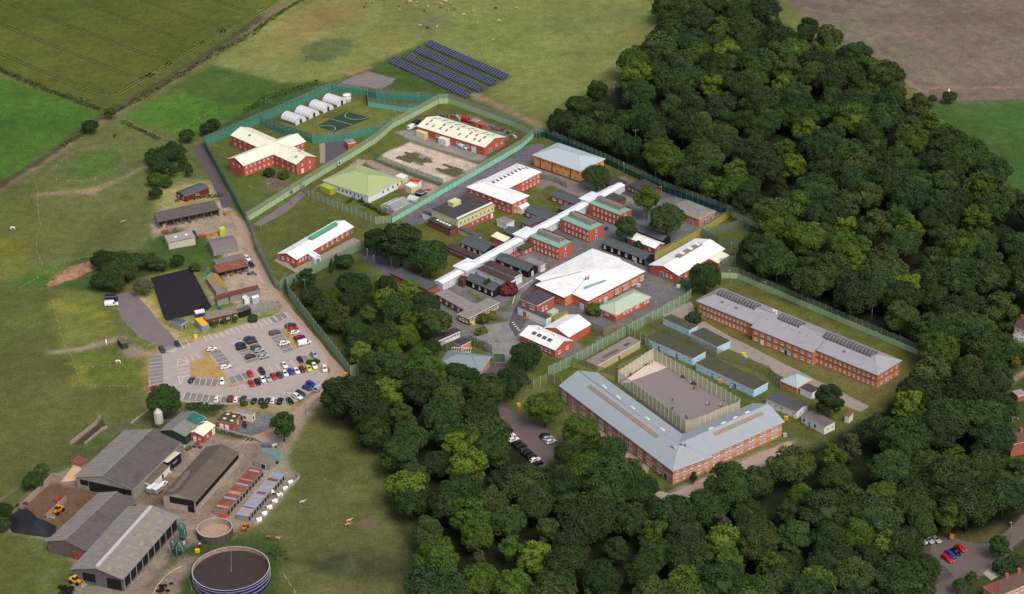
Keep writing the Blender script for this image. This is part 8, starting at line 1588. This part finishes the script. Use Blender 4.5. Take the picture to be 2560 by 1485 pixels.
def wood(poly_s, spacing, label, group, mix, seed, hmin, hmax, excl=(), zc=9.0):
    poly = [(q.x, q.y) for q in pts('F', poly_s, zc)]; ex = [[(q.x, q.y) for q in pts('F', e, zc)] for e in excl]; r = random.Random(seed); out = []
    xs = [p[0] for p in poly]; ys = [p[1] for p in poly]; A = 0
    cand = np.array([(r.uniform(min(xs), max(xs)), r.uniform(min(ys), max(ys))) for _ in range(14000)]); ok = poly_sd(cand[:, 0], cand[:, 1], poly) > 0
    bd = resample([Vector(p) for p in poly], spacing*0.8, spacing*0.1); cand = np.vstack([np.array([(q.x, q.y) for q in bd]), cand]); ok = np.concatenate([np.ones(len(bd), bool), ok])
    for e in ex: ok &= poly_sd(cand[:, 0], cand[:, 1], e) < 0
    for (x, y), k in zip(cand, ok):
        if not k: continue
        d = np.array([x, y-CAM_Y, zc-CAM_H]); zz = d@FW; px, py = FPX*(d@RT)/zz, FPX*(d@UP)/zz
        if abs(px) > 1280+70 or abs(py) > 742+90: continue
        sp = spacing*r.uniform(0.82, 1.12)
        if all((x-a)**2+(y-b)**2 > sp*sp for a, b in out): out.append((x, y))
    plan = {}
    for x, y in out:
        kind, tone = r.choices([m[:2] for m in mix], [m[2] for m in mix])[0]; h = r.triangular(hmin-2.5, hmax+2, (hmin+hmax)/2)*(0.85 if kind in ('birch', 'fir') else 1)
        tw = {'dark': 'dark green', 'green': 'deep green', 'mid': 'mid green', 'olive': 'olive green', 'brown': 'brownish', 'lime': 'lime green', 'bright': 'fresh green', 'blue': 'blue-green'}[tone]
        kw = {'oak': 'rounded', 'light': 'open', 'birch': 'slender', 'fir': 'pointed'}[kind]
        lm = min(LMK, key=lambda q: (q[0].x-x)**2+(q[0].y-y)**2)[1]
        plan.setdefault('%s %s tree, %s %s' % (tw, kw, label, lm), []).append((x/(y-CAM_Y), x, y, h, kind, tone, '%s %s trees %s' % (tw, kw, group), r.uniform(0.9, 1.15)))
    for lab, lst in plan.items():                      # alike trees are told apart by their order from left to right
        lst.sort()
        for i, (_, x, y, h, kind, tone, gp, wd) in enumerate(lst):
            tree_at((x, y), h, kind, tone, lab if len(lst) == 1 else '%s, %s from left' % (lab, ords[i]), gp, {'birch': 'slender_tree', 'fir': 'conifer_tree', 'light': 'loose_crowned_tree'}.get(kind, 'broadleaf_tree'), wd)
MIX = [('oak', 'dark', 30), ('oak', 'green', 16), ('oak', 'mid', 14), ('oak', 'olive', 6), ('oak', 'blue', 6), ('oak', 'bright', 7), ('light', 'bright', 7), ('light', 'olive', 4), ('birch', 'brown', 2), ('light', 'lime', 3.5)]
wood('1560,215 1600,310 1625,372 1640,404 1700,432 1800,472 1890,520 1915,560 1870,628 2000,694 2150,757 2290,815 2330,840 2460,765 2640,640 2640,560 2540,530 2480,490 2420,400 2330,330 2260,270 2180,200 2090,130 1990,60 1880,25 1850,-60 1640,-60 1640,20 1665,85 1620,125 1560,160 1545,200', 12.4, 'large wood', 'in the large wood', MIX, 5, 13, 17.5, ('1512,222 1536,220 1612,352 1600,376 1575,350',))
wood('900,945 960,920 1050,930 1130,935 1195,955 1180,1010 1185,1075 1215,1150 1290,1195 1380,1185 1440,1160 1500,1165 1560,1215 1600,1248 1660,1265 1740,1248 1800,1208 1860,1175 1950,1145 2010,1132 2090,1090 2165,1055 2235,1005 2290,925 2310,860 2330,820 2420,800 2450,960 2440,1080 2400,1160 2400,1230 2340,1270 2270,1290 2220,1330 2200,1400 2230,1440 2230,1520 1060,1520 1070,1400 1050,1300 1000,1270 1010,1180 980,1120 920,1060 880,1040 870,990', 11.4, 'near wood', 'in the near wood', MIX, 9, 12, 16, ('1440,1125 1500,1130 1500,1165 1440,1165', '1590,1235 1640,1235 1640,1265 1590,1265'))
wood('765,705 800,690 870,700 900,680 950,700 1000,705 1045,735 1070,790 1060,830 1030,855 990,880 920,890 890,860 870,800 830,770 800,745', 9.8, 'inner copse', 'in the inner copse', MIX, 12, 9, 14)
big = 'broadleaf_tree'
for i, (x, y, h_, tn, lab) in enumerate(((1382, 300, 13, 'dark', 'leftmost'), (1425, 262, 13, 'mid', 'at the pasture side'), (1470, 228, 12, 'dark', 'at the far tip'), (1432, 318, 14, 'green', 'second from left at the fence'), (1478, 285, 14, 'dark', 'in the middle'), (1500, 335, 14, 'mid', 'third from left at the fence'), (1545, 362, 13, 'dark', 'fourth from left at the fence'), (1540, 300, 13, 'green', 'beside the dark gap'))):
    tree('F', x, y, h_, 'oak', tn, 'tree of the clump behind the apricot block, ' + lab, 'clump of trees behind the apricot block')
tree('F', 985, 600, 17, 'oak', 'dark', 'big dark green tree left of the corridor, rear one of two', None, big, 1.25); tree('F', 1055, 632, 16, 'oak', 'green', 'big dark green tree left of the corridor, front one of two', None, big, 1.05); tree('F', 925, 592, 11, 'oak', 'dark', 'dark tree at the end of the sage fence beside the big pair')
tree('F', 1468, 432, 12, 'oak', 'mid', 'round green tree at the corner of the apricot block'); tree('F', 1592, 492, 15, 'light', 'bright', 'tall fresh green tree at the far end of the corridor', None, big, 0.95); tree('F', 1640, 538, 15.5, 'oak', 'mid', 'large round tree in front of the grey-roofed kitchen'); tree('F', 1540, 562, 11, 'oak', 'mid', 'wide tree beside the furthest red wing'); tree('F', 1735, 680, 13, 'oak', 'dark', 'round dark tree in front of the white-roofed workshop'); tree('F', 1855, 610, 13, 'oak', 'dark', 'dark tree at the right corner of the small pens')
tree('F', 1295, 872, 11.5, 'oak', 'dark', 'round dark tree beside the T-shaped block'); tree('F', 1262, 940, 12, 'oak', 'dark', 'dark tree between the gatehouse and the wood car park'); tree('F', 1340, 1002, 13.5, 'oak', 'bright', 'fresh green tree at the left end of the V-shaped block'); tree('F', 1428, 1068, 14, 'oak', 'bright', 'large fresh green tree beside the wood car park', None, big, 1.15); tree('F', 1500, 1110, 12, 'oak', 'green', 'green tree in front of the V-shaped block left wing'); tree('F', 1400, 1118, 11, 'oak', 'green', 'green tree between the wood car park rows and the V-shaped block'); tree('F', 1478, 1122, 12, 'oak', 'dark', 'dark tree pressing against the V-shaped block left wing'); tree('F', 1545, 1165, 12, 'oak', 'mid', 'mid green tree below the V-shaped block left wing'); tree('F', 1585, 1200, 10, 'oak', 'dark', 'small dark tree at the navy doors of the V-shaped block')
tree('F', 2040, 985, 12.5, 'oak', 'dark', 'round dark tree behind the small white hut')
tree('F', 405, 985, 13, 'oak', 'green', 'round tree at the lower left corner of the car park', None, big, 1.0); tree('F', 833, 975, 16, 'oak', 'dark', 'tall dark tree where the lane meets the wood', None, big, 0.85); tree('F', 697, 1045, 11.5, 'light', 'green', 'green tree beside the farm lane'); tree('F', 1055, 885, 12, 'fir', 'bright', 'fresh green conifer left of the gatehouse', None, 'conifer_tree', 1.3); tree('F', 1200, 700, 5, 'bush', 'green', 'small clipped tree at the black hut corner', None, 'shrub', 0.5, 'shrub')
tree('F', 1000, 1200, 15, 'light', 'lime', 'lime green tree at the left edge of the near wood', None, big, 1.2); tree('F', 1090, 1370, 12, 'light', 'bright', 'fresh green tree at the bottom left of the near wood', None, big, 1.1); tree('F', 1200, 1425, 11, 'light', 'lime', 'lime tree at the bottom edge of the near wood')
tree('F', 2265, 1400, 12, 'oak', 'green', 'green tree left of the estate turning'); tree('F', 2380, 1250, 15, 'oak', 'dark', 'large dark tree above the estate turning', None, big, 1.2); tree('F', 2470, 1220, 14, 'oak', 'dark', 'dark tree beside the estate road', None, big, 1.1); tree('F', 2460, 1345, 8, 'oak', 'green', 'small green tree in the terrace gardens'); tree('F', 2360, 1440, 5.5, 'light', 'green', 'small tree on the estate verge, left one'); tree('F', 2390, 1420, 5, 'light', 'mid', 'small tree on the estate verge, right one'); tree('F', 2460, 800, 6, 'light', 'olive', 'olive garden tree left of the white-walled house'); tree('F', 2500, 890, 5, 'light', 'yellow', 'yellow-green garden shrub by the path', None, 'shrub', 1, 'shrub'); tree('F', 2230, 700, 13, 'light', 'lime', 'large bright lime tree standing out in the wood', None, big, 1.35)
tree('F', 2190, 1340, 13, 'light', 'lime', 'bright lime tree at the right of the near wood', None, big, 1.05); tree('F', 2100, 1320, 8, 'light', 'lime', 'small bright lime tree in the near wood'); tree('F', 1900, 1395, 12, 'light', 'bright', 'fresh green tree low in the near wood'); tree('F', 1465, 1445, 10, 'light', 'lime', 'lime tree at the bottom edge centre')
# young trees and shrubs by the front compound and elsewhere
sh = [('11', 745, 1140, 7, 'fir', 'green', 'small conifer by the sage fence, left one'), ('11', 790, 1090, 7, 'fir', 'dark', 'small dark conifer by the sage fence, right one'), ('11', 375, 1325, 6, 'fir', 'olive', 'olive conifer on the grass by the vehicle gate'), ('11', 500, 1265, 8, 'light', 'green', 'young green tree by the vehicle gate'), ('11', 880, 1110, 6, 'oak', 'dark', 'small dark tree beside the dark tarmac'), ('12', 900, 300, 9, 'birch', 'olive', 'weeping tree inside the long perimeter fence'), ('12', 860, 160, 11, 'birch', 'brown', 'slender brownish tree behind the weeping tree'),
      ('00', 885, 1240, 6.5, 'oak', 'dark', 'round dark tree on the green field corner'), ('00', 1085, 1105, 6, 'light', 'olive', 'hedgerow tree at the crop field corner'), ('00', 2040, 1265, 6, 'oak', 'dark', 'dark tree behind the teal fence corner, left one'), ('00', 2105, 1225, 6, 'oak', 'dark', 'dark tree behind the teal fence corner, right one'), ('00', 1840, 1330, 6, 'oak', 'green', 'green tree left of the teal fence corner'), ('00', 1690, 1440, 5, 'oak', 'dark', 'small dark tree above the lane copse'),
      ('01', 1620, 60, 9, 'oak', 'green', 'tree at the top of the lane copse'), ('01', 1790, 120, 9, 'birch', 'mid', 'willowy tree on the right of the lane copse'), ('01', 1560, 160, 8, 'oak', 'green', 'tree at the left of the lane copse'), ('01', 1700, 200, 8, 'birch', 'green', 'willowy tree in the middle of the lane copse'), ('01', 1860, 200, 7, 'birch', 'mid', 'willowy tree nearest the lane'), ('01', 1530, 300, 6, 'oak', 'bright', 'fresh green tree at the foot of the lane copse'), ('01', 1530, 440, 5, 'oak', 'dark', 'small dark purple-green tree by the machinery shed'), ('01', 1640, 330, 5, 'oak', 'bright', 'low fresh green shrub tree at the lane copse'), ('01', 1720, 30, 8, 'oak', 'dark', 'dark tree at the rear of the lane copse'), ('01', 1500, 80, 7, 'oak', 'green', 'green tree at the outer edge of the lane copse'),
      ('01', 1020, 1090, 8, 'oak', 'dark', 'dark tree at the left of the arena copse'), ('01', 1180, 1100, 8, 'oak', 'green', 'green tree in the arena copse, top'), ('01', 1330, 1110, 8, 'oak', 'green', 'green tree in the arena copse, right'), ('01', 1480, 1110, 7, 'oak', 'mid', 'mid green tree at the right of the arena copse'), ('01', 1100, 1210, 8, 'oak', 'green', 'green tree low in the arena copse'), ('01', 1250, 1210, 8, 'oak', 'olive', 'olive tree in the arena copse'), ('01', 1000, 1300, 7, 'oak', 'green', 'tree at the bottom left of the arena copse'), ('01', 1130, 1330, 7, 'oak', 'green', 'tree at the bottom of the arena copse'), ('01', 1745, 1100, 5, 'oak', 'green', 'round shrub above the black arena'), ('01', 1590, 1150, 5, 'oak', 'mid', 'mid green shrub tree above the black arena'), ('01', 1410, 1360, 6.5, 'oak', 'pale', 'pale grey-green tree at the arena corner'), ('01', 1915, 1165, 3, 'bush', 'mid', 'low bush at the top right of the black arena'),
      ('03', 400, 250, 6, 'light', 'olive', 'bushy tree behind the manure yard wall'), ('03', 330, 350, 6, 'oak', 'green', 'green tree beside the manure yard wall'), ('03', 20, 650, 6, 'oak', 'dark', 'dark tree at the left edge beside the silage heap'), ('03', 30, 780, 5, 'oak', 'green', 'green bush at the left edge below the silage heap'), ('30', 1790, 950, 6, 'oak', 'green', 'tree beside the transformer pole'), ('30', 1610, 980, 4.5, 'oak', 'dark', 'small tree left of the transformer pole'), ('k1', 1480, 1110, 4.5, 'bush', 'red', 'purple-red shrub at the road corner by the white hut'), ('k2', 1440, 490, 4, 'bush', 'yellow', 'yellow-green bush beside the learning centre'), ('12', 2240, 210, 3.2, 'bush', 'bright', 'shrub bed in front of the brick offices'), ('12', 2220, 335, 3, 'bush', 'yellow', 'yellow shrub at the zebra crossing'), ('12', 2330, 175, 2.6, 'bush', 'yellow', 'yellow shrub by the brick offices'),
      ('12', 530, 640, 1.7, 'bush', 'green', 'shrub in the car park bed, left one'), ('12', 590, 630, 1.7, 'bush', 'dark', 'shrub in the car park bed, right one'), ('cp', 1430, 75, 2.6, 'bush', 'green', 'shrub at the end of the long stable'), ('cp', 1310, 1250, 1.7, 'bush', 'bright', 'small bush at the car park bottom edge, left one'), ('cp', 1590, 1275, 1.7, 'bush', 'green', 'small bush at the car park bottom edge, right one'), ('cp', 900, 160, 1.9, 'bush', 'mid', 'bush in front of the long stable, left one'), ('cp', 1040, 130, 1.9, 'bush', 'olive', 'bush in front of the long stable, middle one'), ('cp', 1180, 95, 1.9, 'bush', 'bright', 'bush in front of the long stable, right one'), ('22', 810, 120, 4, 'bush', 'bright', 'fresh green shrub at the learning centre end'), ('21', 1245, 950, 3, 'bush', 'dark', 'shrub beside the brick hut with white roof'), ('22', 1790, 190, 4, 'bush', 'dark', 'dark shrub at the end of the long block'), ('22', 1830, 195, 3, 'bush', 'yellow', 'yellow shrub at the end of the long block'), ('11', 130, 230, 3.2, 'bush', 'dark', 'garden shrub at the cross-shaped block, left one'), ('11', 270, 255, 3.2, 'bush', 'olive', 'garden shrub at the cross-shaped block, right one'), ('23', 1790, 310, 5, 'birch', 'olive', 'olive shrub tree at the V-shaped block corner'),
      ('33', 2300, 1190, 4, 'bush', 'dark', 'dark hedge shrub at the terrace garden, left one'), ('33', 2420, 1150, 4, 'bush', 'green', 'hedge shrub at the terrace garden, right one'), ('33', 2450, 200, 4, 'bush', 'dark', 'dark shrub below the brick house with cream front'), ('32', 2480, 560, 5, 'bush', 'green', 'garden shrub below the conservatory'), ('32', 2400, 270, 6, 'oak', 'olive', 'olive tree left of the white house conservatory')]
for fr, u, v, h_, kd, tn, lab in sh:
    tree(fr, u, v, h_, kd, tn, lab, None, 'shrub' if kd == 'bush' else ('conifer_tree' if kd == 'fir' else 'broadleaf_tree'), 1.25 if kd in ('oak', 'light') and h_ < 9 else 1.1, 'shrub' if kd == 'bush' else 'tree')
# bare trees
def bare(label, fr, u, v, h_):
    q = P(fr, u, v); r_ = random.Random(int(u)); r = empty('dead_tree', q, 0, 0, label, 'tree'); mb = MB(); mb.tube((0, 0, 0), (0.3, 0, h_*0.45), 0.35, 0.22, 7)
    for i in range(9):
        a_ = 6.28*i/9; z0 = h_*r_.uniform(0.3, 0.45); p1 = Vector((r_.uniform(1, 2)*math.cos(a_), r_.uniform(1, 2)*math.sin(a_), z0+h_*0.2)); mb.tube((0.25, 0, z0), p1, 0.14, 0.08, 5)
        for k in range(4):
            p2 = p1+Vector((r_.uniform(-1.5, 1.5), r_.uniform(-1.5, 1.5), r_.uniform(1.2, h_*0.35))); mb.tube(p1, p2, 0.07, 0.025, 4)
    obj('trunk', mb.mesh('trunk', mat('bleached_wood', (150, 138, 122), 0.95, 0.12)), r)
bare('bleached bare tree at the left edge of the near wood', '13', 1720, 1075, 10); bare('bare brown-twigged tree in the near wood', '23', 60, 660, 11); bare('dead tree at the bottom edge of the near wood', '13', 1950, 1480, 9)
# hedges
def hedge(label, fr, s, w_, h_, tone, dens=9, name='hedge'):
    p = resample(pts(fr, s), 1.0, 0.25, False); r = np.random.RandomState(len(s)); V, T = [], []
    P3 = np.array([(q.x, q.y) for q in p]); n_ = len(P3)*dens; ix = r.randint(0, len(P3), n_); hv = value_noise(P3[:, 0], P3[:, 1], 6, 3)*0.8+0.6
    d = r.normal(size=(n_, 3)); d[:, 2] = np.abs(d[:, 2]); d /= np.linalg.norm(d, axis=1, keepdims=True)
    pos = np.zeros((n_, 3)); pos[:, :2] = P3[ix]+d[:, :2]*w_*0.5*hv[ix][:, None]+r.uniform(-.5, .5, (n_, 2)); pos[:, 2] = np.maximum(0.1, d[:, 2]*h_*hv[ix]); nm = d+r.normal(size=(n_, 3))*0.4; nm /= np.linalg.norm(nm, axis=1, keepdims=True)
    tn = np.ones((n_, 4)); tn[:, :3] = r.uniform(0.7, 1.3, (n_, 1))*np.array([1, 1, 1]); add_leaves(V, T, pos, nm, 0.6*r.uniform(0.7, 1.4, n_), tn, r); v = V[0]; nq = len(v)//4
    me = bpy.data.meshes.new(name); me.from_pydata(v.tolist(), [], np.arange(nq*4).reshape(-1, 4).tolist()); a = me.color_attributes.new('tone', 'FLOAT_COLOR', 'POINT'); a.data.foreach_set('color', T[0].ravel()); me.materials.append(leaf)
    o = obj(name, me); b = TC[tone]; o.color = (*b, 1); tag(o, label, 'hedge')
hedge('rough hedge between the crop field and the bright green field', '00', '-40,680 200,780 450,890 700,975 1000,1090', 3.5, 2.2, 'olive', 14); hedge('low scrubby hedge along the crop field track', '00', '1150,1100 1350,990 1600,850 1850,700 2150,510 2520,320', 3.5, 1.5, 'olive', 12); hedge('scrubby hedge continuing along the track to the top', '10', '-10,310 150,190 300,90 460,0', 3, 1.4, 'olive', 12)
hedge('scrub strip outside the teal perimeter fence', '10', '-100,1100 100,980 350,900 600,820', 5, 1.8, 'green', 12); hedge('dark hedge below the green field gate', '00', '1220,1210 1400,1290 1560,1370', 2.5, 1.2, 'green', 9); hedge('clipped dark hedge in front of the green-roofed hall', '11', '1020,530 1150,600 1300,680', 1.4, 1.4, 'dark', 16); hedge('short clipped hedge beside the hall path', '11', '900,535 960,505', 1.4, 1.2, 'dark', 14); hedge('green hedge behind the machinery shed', '01', '1750,520 1950,490 2180,470', 1.8, 1.3, 'green', 10)
hedge('scrub hedge along the lower track of the left meadow', '00', '620,1440 760,1360 950,1230', 3.5, 1.5, 'olive', 10); hedge('weedy strip beside the farm lane wall', 'k4', '800,290 1000,340 1230,400', 1.6, 0.9, 'mid', 9); hedge('bramble strip below the car park', 'cp', '580,1300 760,1315 1000,1310', 5, 1.1, 'dark', 24); hedge('hedge in the right-hand gardens', '33', '2340,150 2420,230 2480,330', 2.5, 1.8, 'green', 12); hedge('garden hedge along the terrace', '33', '2420,1080 2520,1130', 2.2, 1.6, 'bright', 12)
hedge('dark thicket beside the large tank', '13', '150,1075 250,1060 240,1120', 4, 1.4, 'green', 12)
# scrub on the rush patch and the low bank
